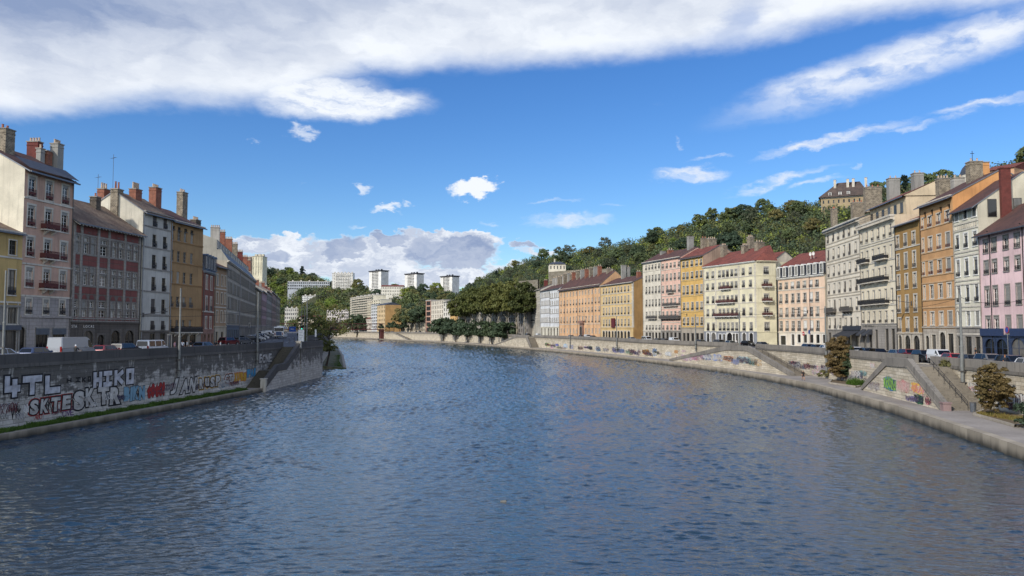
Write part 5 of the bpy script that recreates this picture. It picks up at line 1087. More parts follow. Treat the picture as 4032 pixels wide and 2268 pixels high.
# white curved house: two straight halves
for (A, B), pxs, lab, sd_, ysr in ((((14.0, 378.0), (17.8, 361.5)), [2050 + q / 3.622 for q in (300, 318, 336, 354, 372, 390, 410)], 'far half of the bright white house with grey bands, nearest the plane trees', 45, None), (((17.8, 361.4), (21.2, 347.3)), [2050 + q / 3.622 for q in (430, 455, 484, 508, 532)], 'near half of the bright white house with grey bands, joined to the apricot house', 46, None)):
    c = cols_px(A, B, pxs); rz = rowz(A, B, pxs[3], [(1152.6, 1169), (1184, 1199.5), (1216, 1231), (1250.6, 1267)])
    h = house(lab, A, B, 6.1, 28.3, wall=plaster('#d3d5d5', .14), rows=rz, cols=c, w=1.1, trim=M['limest'], sw=.1, frame=M['louver'], strings=tuple(q[0] - .4 for q in rz), stringm=M['greyst'], depth=13, roofm=M['tileD'], rise=3.0, corn='plain', cornm=M['dframe'], seed=sd_)
    it = [(h.L * f, 1.8, .2, 4.0, 'arch') for f in (.15, .5, .85)]; base(h, 10.6, plaster('#cfcab5', .25), it); arches(h, it, 0, None, M['dframe'], M['limest'], -.06)
    for f in (.2, .45, .7, .95): chimney(h.r, h.L * f, 6, h.H + 1.5, h.H + 6.2, 1.6, 1.2, M['conc2' if f < .5 else 'rubble'], 3)
A, B = (11.8, 393), (14.0, 378.3); c = cols_px(A, B, (2110, 2115, 2120, 2125)); rz = rowz(A, B, 2118, [(1143, 1155), (1169, 1184), (1198, 1219), (1228, 1249), (1258, 1279)])
h = house('narrow grey stone house left of the white curved house', A, B, 6.2, 29.5, wall=plaster('#b9b3a4', .25), rows=rz, cols=c, w=1.3, trim=M['limest'], sw=.12, frame=M['dframe'], strings=tuple(q[0] - .4 for q in rz), depth=12, roofm=M['slate'] and M['tileD'], rise=2.6, seed=47, archrow=(1, 2))
chimney(h.r, h.L * .2, 5, h.H, h.H + 5, 1.3, 1.8, M['brickd'], 3); chimney(h.r, h.L * .75, 6, h.H, h.H + 4, 1.3, 1.6, M['rubble'], 2)
A, B = (10.2, 408), (11.8, 393.3); c = cols_px(A, B, (2095, 2099, 2103)); rz = rowz(A, B, 2098, [(1158, 1168), (1174, 1188), (1202, 1214), (1228, 1240), (1254, 1266), (1282, 1300)])
h = house('cream house with stacked iron balconies at the edge of the plane trees', A, B, 6.3, 29.2, wall=plaster('#c3baa6', .2), rows=rz, cols=c, w=1.4, trim=M['limest'], sw=.12, frame=M['dframe'], depth=12, roofm=M['tileD'], rise=2.4, seed=48)
for q in rz[1:5]: balcony(h.r, .5, h.L - .5, q[0] - 6.3, .9, M['iron'], M['limest'], 3)
# ------------------------------------------------------------------ leaves and trees
def leafmat(name, c1, c2, c3):
    m, t, b = newmat(name); oi = t.n('ShaderNodeObjectInfo').outputs['Random']
    co = t.n('ShaderNodeTexCoord').outputs['Object']
    n = t.noise(co, .55, 4, .6); n2 = t.noise(co, 3.0, 3)
    c = t.mix(t.mr(n, .32, .68), lin(c1), lin(c2)); c = t.mix(t.m('MULTIPLY', oi, .85), c, lin(c3))
    f = t.m('MULTIPLY', t.mr(n2, .3, .7, .8, 1.2), t.mr(t.m('FRACT', t.m('MULTIPLY', oi, 7.3)), 0, 1, .84, 1.16))
    col = t.mix(1.0, c, grey(t, f), 'MULTIPLY')
    tr = t.n('ShaderNodeBsdfTranslucent', {0: col}).outputs[0]
    setin(t, b, Base_Color=col, Roughness=.6); b.inputs['Specular IOR Level'].default_value = .25
    mx_ = t.n('ShaderNodeMixShader', {0: .25, 1: b.outputs[0], 2: tr})
    out = [x for x in t.t.nodes if x.type == 'OUTPUT_MATERIAL'][0]; t.t.links.new(mx_.outputs[0], out.inputs[0])
    return m
M['lfA'] = leafmat('broadleaf', '#62704a', '#7a8150', '#556448'); M['lfB'] = leafmat('dark_leaf', '#47573f', '#586646', '#3f4f40')
M['lfC'] = leafmat('autumn_leaf', '#75714a', '#827548', '#676c42'); M['lfD'] = leafmat('yellow_green_leaf', '#788a3c', '#63793a', '#889042')
M['lfP'] = leafmat('plane_leaf', '#5a5f33', '#6c6a36', '#48532c'); M['lfR'] = leafmat('reddish_leaf', '#645c39', '#566038', '#6e5a3b')
M['lfO'] = leafmat('olive_grey_leaf', '#5b6048', '#6b6d55', '#4f5844'); M['lfY'] = leafmat('conifer_needles', '#28382c', '#31432f', '#22302a')
M['bark'] = plaster('#6e6352', .4, 'bark'); M['barkp'] = plaster('#9a9079', .5, 'plane_bark'); M['barkd'] = plaster('#3b3129', .4, 'dark_bark')
def crown(name, mat, rx, ry, rz, zc, nb, nl, ls, seed, br=(.26, .42), shape='round', dens=1.0, flat=.5):
    g = np.random.default_rng(seed); V = []
    for k in range(nb):
        u = g.normal(size=3); u /= np.linalg.norm(u); rad = g.uniform(.35, 1.0) ** .5 if shape != 'ovoid' else g.uniform(.25, 1.0) ** .6
        if u[2] < -.35 and shape != 'ovoid': u[2] *= .5
        c = u * rad * np.array([rx, ry, rz])
        if shape == 'cone': 
            f = g.uniform(0, 1); a = g.uniform(0, 2 * np.pi); rr = (1 - f) ** .8 * g.uniform(.3, 1); c = np.array([rx * rr * np.cos(a), ry * rr * np.sin(a), -rz + 2 * rz * f])
        if shape == 'tiers':
            f = g.integers(0, 6) / 5; a = g.uniform(0, 2 * np.pi); rr = (1 - f * .75) * g.uniform(.15, 1); c = np.array([rx * rr * np.cos(a), ry * rr * np.sin(a), -rz + 2 * rz * f + g.normal() * .15])
        r = g.uniform(*br) * min(rx, rz) * (.75 if shape not in ('round', 'ovoid') else 1)
        n = int(nl * (r / (br[1] * min(rx, rz))) ** 2)
        d = g.normal(size=(n, 3)); d /= np.linalg.norm(d, axis=1)[:, None]; d[:, 2] = np.where(d[:, 2] < -.3, -d[:, 2] * .6, d[:, 2])
        p = c + d * r * g.uniform(.72, 1.12, size=(n, 1)) * np.array([1, 1, flat + .35 if shape != 'tiers' else .35])
        nr = d + g.normal(size=(n, 3)) * .55; nr /= np.linalg.norm(nr, axis=1)[:, None]
        t1 = np.cross(nr, g.normal(size=(n, 3))); t1 /= np.linalg.norm(t1, axis=1)[:, None]; t2 = np.cross(nr, t1)
        s = ls * g.uniform(.55, 1.25, size=(n, 1)); s2 = s * g.uniform(.5, .95, size=(n, 1))
        V.append(np.stack([p + t1 * s, p + t2 * s2, p - t1 * s * .9, p - t2 * s2], 1))
    V = np.concatenate(V) ; V[..., 2] += zc
    n = len(V); me = bpy.data.meshes.new(name); me.vertices.add(n * 4); me.vertices.foreach_set('co', V.reshape(-1))
    me.loops.add(n * 4); me.loops.foreach_set('vertex_index', np.arange(n * 4)); me.polygons.add(n); me.polygons.foreach_set('loop_start', np.arange(0, n * 4, 4)); me.polygons.foreach_set('loop_total', np.full(n, 4))
    me.materials.append(mat); me.update(); me.validate(); return me
def LEAFC(k): return cached(('pp', k), lambda: crown('leaves', M['lfA'], .25, .2, .35, .35, 6, 40, .06, 900 + k))
def trunk(name, mat, h, r, nb, spread, seed, fork=.45, bend=.05):
    g = random.Random(seed); mb = MB(); p = Vector((0, 0, 0)); segs = 4; pts = [p]
    for k in range(segs): p = p + Vector((g.uniform(-bend, bend) * h, g.uniform(-bend, bend) * h, h / segs)); pts.append(p)
    for k in range(segs): mb.tube(pts[k], pts[k + 1], r * (1 - .17 * k), r * (1 - .17 * (k + 1)), 8)
    mb.tube((0, 0, -.3), (0, 0, .5), r * 1.35, r, 8)
    for k in range(nb):
        a = 2 * math.pi * k / nb + g.uniform(-.4, .4); f = g.uniform(fork, .95); i = min(segs - 1, int(f * segs)); q = pts[i].lerp(pts[i + 1], f * segs - i)
        m_ = q + Vector((math.cos(a), math.sin(a), .9)) * spread * .5; e = m_ + Vector((math.cos(a) * .5, math.sin(a) * .5, .8)) * spread * .6
        mb.tube(q, m_, r * .42, r * .28, 6); mb.tube(m_, e, r * .28, r * .1, 5)
        b2 = m_ + Vector((math.cos(a + .9), math.sin(a + .9), .5)) * spread * .5; mb.tube(m_, b2, r * .2, r * .07, 5)
    return mb.mesh(name, mat, True)
def tree(label, loc, cm, tm, sc=1.0, rz=None, group=None, cat='tree', name='tree'):
    r = empty(name, loc, random.uniform(0, 6.28) if rz is None else rz, label, cat, group); s = sc if isinstance(sc, tuple) else (sc, sc, sc); r.scale = s
    if tm: link('trunk', tm, r)
    link('crown', cm, r); return r
CR = {}
KINDS = {'bushy green broadleaf': ('lfA', 'round'), 'dark green broadleaf': ('lfB', 'round'), 'olive brown autumn': ('lfC', 'round'), 'yellow green': ('lfD', 'round'), 'grey olive thin': ('lfO', 'round'), 'dark conifer': ('lfY', 'cone')}
for i, (k, (mm, sh)) in enumerate(KINDS.items()):
    CR[k] = [crown('crown', M[mm], 5.2, 5.2, 4.2 if sh == 'round' else 5.5, 7.0, 50 if k[0] != 'g' else 38, 105 if k[0] != 'g' else 66, (.42 if k[0] != 'g' else .36), 10 * i + j, (.2, .4), sh) for j in range(3)]
TK = [trunk('trunk', M['barkd'], 7.5, .3, 5, 3.0, 70 + j) for j in range(3)]

# ------------------------------------------------------------------ hills
def hillmesh(name, ridge, foot, mat, back=260, n=10):
    mb = MB(); rows = []
    for (fx, fy, fz), (rx_, ry_, rz_) in zip(foot, ridge):
        row = []
        for k in range(n + 1):
            f = k / n; s = f * f * (3 - 2 * f) * .45 + f * .55
            row.append((fx + (rx_ - fx) * f, fy + (ry_ - fy) * f, fz + (rz_ - fz) * s))
        d = Vector((.5 if fx > 0 else 0, 1)).normalized() * back
        row.append((rx_ + d.x, ry_ + d.y, rz_ - 6)); rows.append(row)
    for i in range(len(rows) - 1):
        for k in range(n + 1): mb.face([rows[i][k], rows[i + 1][k], rows[i + 1][k + 1], rows[i][k + 1]])
    return mb, rows
hm, t, b = newmat('wooded_ground'); co = t.n('ShaderNodeTexCoord').outputs['Object']
setin(t, b, Base_Color=t.mix(t.noise(co, .08, 6, .7), lin('#2f3a22'), lin('#4c4a30')), Roughness=.95, Normal=t.bump(t.noise(co, .5, 5, .7), 1, 2))
def rp(px, py, Y): return tuple(at(px, py, Y))
ridgeR = [rp(1800, 1185, 800), rp(1880, 1120, 740), rp(1960, 1075, 680), rp(2100, 1025, 620), rp(2250, 1005, 560), rp(2400, 985, 510), rp(2560, 945, 470), rp(2700, 905, 440), rp(2850, 860, 415), rp(3000, 845, 390), rp(3200, 825, 360), rp(3400, 800, 330), rp(3600, 760, 300), rp(3850, 700, 265), rp(4300, 620, 225)]
footR = [(-98, 720, 7), (-60, 640, 7), (-30, 560, 7), (5, 470, 7), (25, 415, 7), (36, 370, 7), (50, 330, 7), (62, 290, 7), (70, 265, 7), (80, 240, 7), (88, 220, 7), (90, 195, 7), (90, 160, 7), (88, 120, 7), (86, 60, 7)]
mb, HR = hillmesh('hill', ridgeR, footR, hm, 260); tag(mb.build('hill', hm, smooth=True), kind='structure')
ridgeL = [rp(500, 1060, 700), rp(900, 1050, 760), rp(1032, 1098, 860), rp(1000, 1066, 1300), rp(1080, 1078, 1260), rp(1180, 1092, 1220), rp(1260, 1116, 1180), rp(1330, 1140, 1170), rp(1450, 1155, 1150), rp(1600, 1160, 1120), rp(1720, 1165, 1100), rp(1850, 1185, 1090), rp(1990, 1205, 1080)]
footL = [(-330, 470, 8), (-300, 560, 8), (-320, 800, 8), (-420, 1190, 8), (-350, 1125, 8), (-283, 1025, 8), (-240, 960, 8), (-206, 910, 8), (-157, 840, 8), (-103, 750, 8), (-68, 690, 8), (-37, 670, 8), (-6, 670, 8)]
mb, HLa = hillmesh('hill', ridgeL[:3], footL[:3], hm, 30); tag(mb.build('hill', hm, smooth=True), kind='structure')
mb, HL = hillmesh('hill', ridgeL[3:], footL[3:], hm, 500); tag(mb.build('hill', hm, smooth=True), kind='structure')
def hillpt(rows, i, k):
    i0 = min(int(i), len(rows) - 2); k0 = min(int(k), len(rows[0]) - 2); a, c = i - i0, k - k0
    P = [Vector(rows[i0][k0]), Vector(rows[i0 + 1][k0]), Vector(rows[i0][k0 + 1]), Vector(rows[i0 + 1][k0 + 1])]
    return (P[0] * (1 - a) + P[1] * a) * (1 - c) + (P[2] * (1 - a) + P[3] * a) * c
def proj(p):
    d = Vector(p) - Vector((0, 0, H)); y = d.y * cT + d.z * sT; z = -d.y * sT + d.z * cT
    return CX + FPX * d.x / y, CY - FPX * z / y
g = random.Random(5)
ZONR = [(1990, 'above the plane trees at the river bend'), (2250, 'on the wooded slope around the small white villa'), (2540, 'on the slope above the apricot and straw houses'), (2790, 'on the slope above the pink and yellow houses'), (3090, 'on the slope above the cream corner house'), (3280, 'on the slope above the peach dormer house'), (9999, 'on the hilltop behind the tallest right bank houses')]
def zone(px, Z):
    for a, s in Z:
        if px < a: return s
kw = list(KINDS)
def plant_hill(rows, Z, N, wts, grp, kmin, kmax, smin, smax, imin=0, imax=None, avoid=()):
    placed = []; tries = 0; imax = imax or len(rows) - 1
    while len(placed) < N and tries < 20000:
        tries += 1; i = g.uniform(imin, imax); k = g.uniform(kmin, kmax); p = hillpt(rows, i, k); px, py = proj(p)
        if not -200 < px < 4200: continue
        dist = p.y; md = 5.2 + .006 * dist
        if any((p - q).length < md for q in placed): continue
        s = g.uniform(smin, smax)
        ok = True
        for ax0, ax1, ay0, ay1, aY in avoid:
            top = py - 11 * s * FPX / dist
            if ax0 < px < ax1 and top < ay1 and py > ay0 and dist < aY + 12: ok = False
        if not ok: continue
        placed.append(p); kind = g.choices(kw, wts)[0]
        n = g.randint(0, 2); art = 'olive brown autumn' 
        tree(f'{kind} tree {zone(px, Z)}', p - Vector((0, 0, .5 + 1.5 * s)), CR[kind][n], TK[n], (s, s, s * g.uniform(.9, 1.2)), None, grp + ', ' + zone(px, Z) + ', ' + kind)
    return placed
AVR = [(3215, 3440, 715, 798, 335), (2150, 2240, 1030, 1095, 470), (2150, 2425, 1095, 1115, 462), (1965, 2125, 1130, 1160, 560)]
plant_hill(HR, ZONR, 172, (34, 22, 18, 10, 13, 3), 'wood on the right hill', 2.0, 10.0, .5, .92, 0, None, AVR)
ZONL = [(1110, 'on the left hill beside the tall yellow tower'), (1300, 'on the left hill around the long low grey block'), (1460, 'on the left hill below the white balcony slab'), (1620, 'on the far hill below the first two dark roofed towers'), (1800, 'on the far hill below the third dark roofed tower'), (9999, 'on the far hill right of the towers')]
AVL = [(1125, 1300, 1104, 1122, 1150), (1300, 1395, 1072, 1126, 1135), (1448, 1527, 1064, 1118, 1090), (1588, 1664, 1075, 1120, 1090), (1728, 1804, 1085, 1130, 1090), (1185, 1252, 1160, 1186, 1112), (1120, 1180, 1210, 1242, 1078), (1285, 1376, 1218, 1255, 962), (1376, 1500, 1163, 1246, 990), (950, 1034, 1008, 1070, 645), (1493, 1592, 1122, 1150, 1000)]
plant_hill(HL, ZONL, 90, (34, 20, 12, 14, 13, 3), 'wood on the left hill', .8, 10.2, 1.1, 1.9, 0, None, AVL)
plant_hill(HLa, [(9999, 'on the slope behind the left bank rooftops')], 16, (34, 22, 12, 10, 12, 8), 'trees behind the left bank rooftops', 4, 10.2, .9, 1.3, .9, None, AVL)
def wood(label, rows, N, r0, r1, kmin, seed, mats, ls, avoid):
    """the mass of the wood between the single trees: leafy bumps all over the slope"""
    gg = np.random.default_rng(seed); V = []; MI = []
    for k in range(N):
        p = hillpt(rows, gg.uniform(0, len(rows) - 1.001), gg.uniform(kmin, 10.4)); r = gg.uniform(r0, r1); px, py = proj(p); top = py - 1.9 * r * FPX / p.y
        if any(a < px < b and top < d and py > c and p.y < e + 12 for a, b, c, d, e in avoid): continue
        n = int(46 * (r / r1) ** 2) + 12; d = gg.normal(size=(n, 3)); d /= np.linalg.norm(d, axis=1)[:, None]; d[:, 2] = np.abs(d[:, 2]) * 1.1 - .1
        c = np.array(p) + [0, 0, r * .45] + d * r * gg.uniform(.75, 1.1, (n, 1)) * [1, 1, gg.uniform(.9, 1.5)]; nr = d + gg.normal(size=(n, 3)) * .6; nr /= np.linalg.norm(nr, axis=1)[:, None]
        t1 = np.cross(nr, gg.normal(size=(n, 3))); t1 /= np.linalg.norm(t1, axis=1)[:, None]; t2 = np.cross(nr, t1); s_ = ls * gg.uniform(.6, 1.3, (n, 1))
        V.append(np.stack([c + t1 * s_, c + t2 * s_ * .7, c - t1 * s_, c - t2 * s_ * .7], 1)); MI.append(np.full(n, gg.choice(len(mats), p=[.34, .2, .2, .14, .12])))
    V = np.concatenate(V); MI = np.concatenate(MI); n = len(V); me = bpy.data.meshes.new('woodland'); me.vertices.add(n * 4); me.vertices.foreach_set('co', V.reshape(-1)); me.loops.add(n * 4); me.loops.foreach_set('vertex_index', np.arange(n * 4)); me.polygons.add(n); me.polygons.foreach_set('loop_start', np.arange(0, n * 4, 4)); me.polygons.foreach_set('loop_total', np.full(n, 4))
    for m in mats: me.materials.append(m)
    me.polygons.foreach_set('material_index', MI); me.update(); me.validate(); tag(link('woodland', me), label, 'woodland', None, 'stuff')
WM = [M['lfA'], M['lfB'], M['lfC'], M['lfD'], M['lfO']]
wood('mass of mixed green trees and undergrowth covering the right hillside', HR, 6200, 1.3, 3.2, .6, 91, WM, .42, AVR)
wood('mass of green trees behind the left bank rooftops', HLa, 700, 2.0, 4.0, .8, 93, WM, .8, AVL)
wood('mass of mixed green trees and undergrowth covering the far hillside', HL, 4200, 3.0, 7.0, .2, 92, WM, 1.05, AVL)

# ------------------------------------------------------------------ distant buildings
def yW(px):
    for i in range(len(WR) - 1):
        t_ = hit(px, HOR, WR[i], WR[i + 1])
        if 0 <= t_ <= 1 and WR[i][1] > 330: return WR[i][1] + t_ * (WR[i + 1][1] - WR[i][1])
def block(label, pxl, pxr, ytop, ybot, Y, Y2=None, wall='#e2ddd0', rows=8, cols=8, depth=14, ww=.5, wh=.5, name='apartment_block', roofc='#b9b5ac', balc=False, cat='building', z0=None, pane=None, cap=None, turn=0.0, side=None, frame=None, roof='flat', roofm=None, boxes=0, rows_skip=0, group=None, margin=0):
    """distant building: facade between two picture columns at distance Y (Y2 at the right end)"""
    Y2 = Y2 or Y; a = at(pxl, 1150, Y); c = at(pxr, 1150, Y2); A = (a.x, a.y); B = (c.x, c.y); L = math.dist(A, B)
    zt = zat((pxl + pxr) / 2, ytop, (Y + Y2) / 2); zb = zat((pxl + pxr) / 2, ybot, (Y + Y2) / 2) if z0 is None else z0
    r = empty(name, (*A, zb), math.atan2(B[1] - A[1], B[0] - A[0]), label, cat, group); Hh = zt - zb
    h = House(); h.r = r; h.L = L; h.H = Hh; h.A = A; h.B = B; h.z0 = zb
    rects = []; rh = Hh / rows; cw = L / cols
    for i in range(rows_skip, rows):
        for j in range(margin, cols - margin): rects.append((cw * (j + .5 - ww / 2), cw * (j + .5 + ww / 2), rh * (i + .5 - wh / 2), rh * (i + .5 + wh / 2)))
    wm_ = plaster(wall, .12); sm = plaster(side or wall, .12)
    mb = MB(); mb.box(0, L, .35, depth, -30, Hh, 1); holes_wall(mb, L, -30, Hh, rects, .36)
    for x in (0, L): mb.face([(x, 0, -30), (x, .35, -30), (x, .35, Hh), (x, 0, Hh)], 1)
    mb.face([(0, 0, Hh), (L, 0, Hh), (L, .35, Hh), (0, .35, Hh)], 1)
    mb.build('wall', [wm_, sm], r)
    me = cached(('bw', round(cw * ww, 1), round(rh * wh, 1), (pane or M['paned']).name), lambda: (lambda q: (q.face([(-cw * ww / 2, 0, 0), (cw * ww / 2, 0, 0), (cw * ww / 2, 0, rh * wh), (-cw * ww / 2, 0, rh * wh)]), q.mesh('window', pane or M['paned']))[-1])(MB()))
    for x0, x1, z0_, z1_ in rects:
        link('window', me, r, ((x0 + x1) / 2, .3, z0_))
    if balc:
        for i in range(rows_skip, rows):
            mb = MB(); mb.box(L * balc[0], L * balc[1], -1.1, -.01, rh * i + rh * .05, rh * i + rh * .12); mb.box(L * balc[0], L * balc[1], -1.1, -1.0, rh * i + rh * .12, rh * i + rh * .42); mb.build('balcony', [plaster(balc[2] if len(balc) > 2 else wall, .1)], r)
    mb = MB()
    if roof == 'flat':
        mb.box(-.2, L + .2, -.25, depth + .2, Hh + .01, Hh + .5)
        for k in range(boxes): x = L * (k + .5) / boxes; mb.box(x - 1, x + 1, depth * .4, depth * .4 + 2.5, Hh + .5, Hh + 2.4)
    elif roof == 'cap': mb.box(-.8, L + .8, -.8, depth + .8, Hh + .8, Hh + 2.2); mb.box(.4, L - .4, .4, depth - .4, Hh + .01, Hh + .8); [mb.box(L * f - .8, L * f + .8, depth * .4, depth * .4 + 2, Hh + 2.6, Hh + 4.2) for f in (.3, .5, .75)]
    elif roof == 'gable':
        y = depth / 2; rs = depth * .18; mb.face([(-.3, -.5, Hh), (L + .3, -.5, Hh), (L + .3, y, Hh + rs), (-.3, y, Hh + rs)]); mb.face([(-.3, depth + .5, Hh), (L + .3, depth + .5, Hh), (L + .3, y, Hh + rs), (-.3, y, Hh + rs)])
        for x in (0, L): mb.face([(x, 0, Hh - .05), (x, depth, Hh - .05), (x, y, Hh + rs - .05)])
    elif roof == 'hip':
        y = depth / 2; rs = depth * .2; e = min(L * .3, y); P = [(-.5, -.5, Hh), (L + .5, -.5, Hh), (L + .5, depth + .5, Hh), (-.5, depth + .5, Hh)]; Q = [(e, y, Hh + rs), (L - e, y, Hh + rs)]
        mb.face([P[0], P[1], Q[1], Q[0]]); mb.face([P[1], P[2], Q[1]]); mb.face([P[2], P[3], Q[0], Q[1]]); mb.face([P[3], P[0], Q[0]]); mb.face(P)
    mb.build('roof', roofm or plain(roofc, .8), r)
    return h
dk_ = '#3b3c40'
for pl, pr_, pr2, yt, yb, lab in ((1453, 1500, 1521.5, 1071, 1142, 'leftmost of three white towers with flat dark roofs on the far hill'), (1593.5, 1640, 1660, 1082, 1152, 'middle of three white towers with flat dark roofs on the far hill'), (1733.6, 1780, 1799, 1092, 1156, 'rightmost of three white towers with flat dark roofs on the far hill')):
    block(lab, pl, pr_, yt, yb, 1110, 1090, '#e4e2db', 12, 9, 13, .74, .72, 'tower_block', dk_, roof='cap', cat='tower', side='#c9c8c4', group='white towers on the far hill', margin=2, pane=M['dark'])  # greyer side colour paints in the shade on the face turned from the sun
block('wide white slab of flats with rows of balconies, left of the three towers', 1307, 1389, 1076, 1140, 1130, 1130, '#e6e2d8', 11, 12, 12, .5, .55, balc=(.15, .85), boxes=6)
block('tall cream yellow tower rising behind the left bank rooftops', 991, 1031.5, 1010, 1085, 640, 640, '#d8cfae', 15, 4, 12, .35, .5, 'tower_block', '#b5ad98', cat='tower', boxes=3)
block('reddish balcony wing attached in front of the cream yellow tower', 953, 990.5, 1012, 1085, 640, 640, '#9c8170', 15, 3, 10, .6, .5, balc=(.05, .95, '#b0a08c'))
block('long low grey block among the trees of the left hill', 1132.5, 1298, 1109, 1142, 1140, 1145, '#a8aeb4', 3, 20, 12, .7, .55, boxes=5)
block('small white gridded block showing through the trees above the footbridge', 1190, 1248, 1165, 1194, 1110, 1110, '#e6e6e2', 4, 10, 10, .6, .65, boxes=3)
block('pale block with stubby roof boxes at the end of the left street', 1123, 1177, 1214, 1290, 1075, 1080, '#d5d0c4', 5, 7, 12, .5, .5, boxes=3)
block('pinkish white block behind the leafy bank tree', 1288, 1373, 1221, 1285, 955, 960, '#d9cfc6', 5, 9, 12, .5, .5, boxes=4, balc=(.5, .98))
block('big cream block of flats with long balcony bands', 1379, 1470, 1168, 1262, yW(1379) + 70, yW(1470) + 62, '#d0c6b0', 10, 13, 14, .82, .58, side='#e0d6b8', boxes=6, balc=(.08, .98, '#c2b8a4'))
block('narrow pale stair tower of flats right of the big cream block', 1445, 1498, 1183, 1265, yW(1445) + 60, yW(1498) + 60, '#d9d0b5', 9, 6, 12, .5, .5)
block('grey white ribbed facade beside the ochre gable', 1462, 1487, 1199, 1293, yW(1462) + 34, yW(1487) + 32, '#c3c5c6', 8, 3, 10, .8, .35, roofc='#54585e')
h = block('cream house with a plain ochre gable wall towards the river', 1485.5, 1517, 1202, 1302, yW(1485.5) + 32, yW(1517) + 30, '#cfb485', 6, 5, 16, .4, .55, side='#b98d4c', roof='gable', roofm=M['slate'], name='house', cat='house')
block('old cream house with red roofs on the hill below the first tower', 1500, 1588, 1128, 1165, 1000, 1000, '#d8d2c2', 3, 13, 12, .4, .5, 'house', roof='gable', roofm=M['tileR'], cat='house')
for k, (a_, c_, yt, yb, wl, lab) in enumerate(((1370, 1395, 1263, 1302, '#b9b0a4', 'low house with a reddish roof left of the far quay trees'), (1396, 1424, 1262, 1302, '#c9bfb4', 'pinkish low house with a red roof, second along the far quay'), (1425, 1461, 1256, 1302, '#d4cbbb', 'pale low house with a red roof below the cream flats'))):
    block(lab, a_, c_, yt, yb, yW(a_) + 30, yW(c_) + 30, wl, 3, 5, 10, .4, .5, 'house', roof='gable', roofm=M['tileR'], cat='house')
block('low house with a brown red roof at the far end of the left street', 1178, 1258, 1250, 1296, 1000, 985, '#cdbfa8', 2, 6, 14, .3, .4, 'house', roof='gable', roofm=M['tileR'], cat='house')
block('low beige building under the trees between ochre and modern blocks', 1592, 1674, 1262, 1305, yW(1592) + 24, yW(1674) + 24, '#b9ad96', 3, 11, 12, .55, .6)
block('cream modern block with tall thin windows', 1698, 1746, 1184, 1308, yW(1698) + 20, yW(1746) + 20, '#d9cfba', 7, 7, 14, .45, .75, roofc='#8e8a83')
block('dark balcony bay of the modern block, salmon framed', 1677, 1697.5, 1184, 1308, yW(1677) + 20, yW(1697.5) + 20, '#b98f78', 6, 1, 10, .8, .75, pane=M['dark'])
block('ornate white house with a turret roof beside the plane trees', 1746.5, 1772, 1190, 1305, yW(1746.5) + 20, yW(1772) + 20, '#d6d0c2', 6, 3, 12, .5, .6, 'house', roof='hip', roofm=M['slate'], cat='house')
block('golden house half hidden by the plane trees', 1773, 1800, 1212, 1305, yW(1773) + 20, yW(1800) + 20, '#cfa45c', 5, 3, 12, .4, .6, 'house', roof='hip', roofm=M['tileD'], cat='house')
block('long grey house behind the plane tree trunks', 1801, 1950, 1215, 1310, yW(1801) + 22, yW(1950) + 22, '#989288', 5, 16, 12, .4, .6, 'house', roof='hip', roofm=M['tileD'], cat='house')  # wall colour darkened to stand for the shade under the crowns
block('shaded grey house behind the last plane trees', 1951, 2080, 1205, 1312, yW(1951) + 22, yW(2080) + 22, '#85807a', 5, 14, 12, .4, .6, 'house', roof='hip', roofm=M['tileD'], cat='house')  # tree shade put into the wall colour as a darker grey
h = block('small white villa with a slate mansard on the wooded terrace', 2163, 2228, 1040, 1092, 470, 470, '#ded5be', 2, 5, 10, .35, .5, 'villa', cat='house', roof='hip', roofm=M['slate'])
chimney(h.r, h.L * .35, 4, h.H, h.H + 3.5, .8, .8, M['limest'], 0)
h = block('old mansion with a steep brown roof and tall chimneys on the hilltop', 3240, 3425, 778, 830, 330, 322, '#a08d6a', 2, 9, 15, .3, .5, 'mansion', cat='house', roof='flat')
mb = MB(); L_ = h.L; P = [(-1, -1, h.H + .5), (L_ + 1, -1, h.H + .5), (L_ + 1, 16, h.H + .5), (-1, 16, h.H + .5)]; Q = [(6.5, 7.5, h.H + 7.8), (L_ - 3, 7.5, h.H + 7.8)]
mb.face([P[0], P[1], Q[1], Q[0]]); mb.face([P[1], P[2], Q[1]]); mb.face([P[2], P[3], Q[0], Q[1]]); mb.face([P[3], P[0], Q[0]]); mb.build('steep_roof', tiles('#5e5048', '#4a403b'), h.r)
for f in (.3, .58, .7, .97): chimney(h.r, L_ * f, 5, h.H + 2, h.H + 8.6, 1.0, 1.4, M['limest'], 0)
for f in (.2, .42, .6): dormer(h, L_ * f, h.H + 1.2, 1.0, 1.2, 0.0, M['slate'])
# houses on the slope behind the right bank roofs
for pl, pr_, yt, yb, Y, wl, lab, rm in ((3890, 4010, 668, 760, 205, '#c99a70', 'orange rear house with a red roof peeping above the cream gable', 'tileR'), (4000, 4160, 720, 830, 190, '#8b8f96', 'grey attic house with white windows at the top right', 'tileD')):
    block(lab, pl, pr_, yt, yb, Y, Y - 6, wl, 3, 5, 12, .35, .45, 'house', roof='gable', roofm=M[rm], cat='house', z0=6)
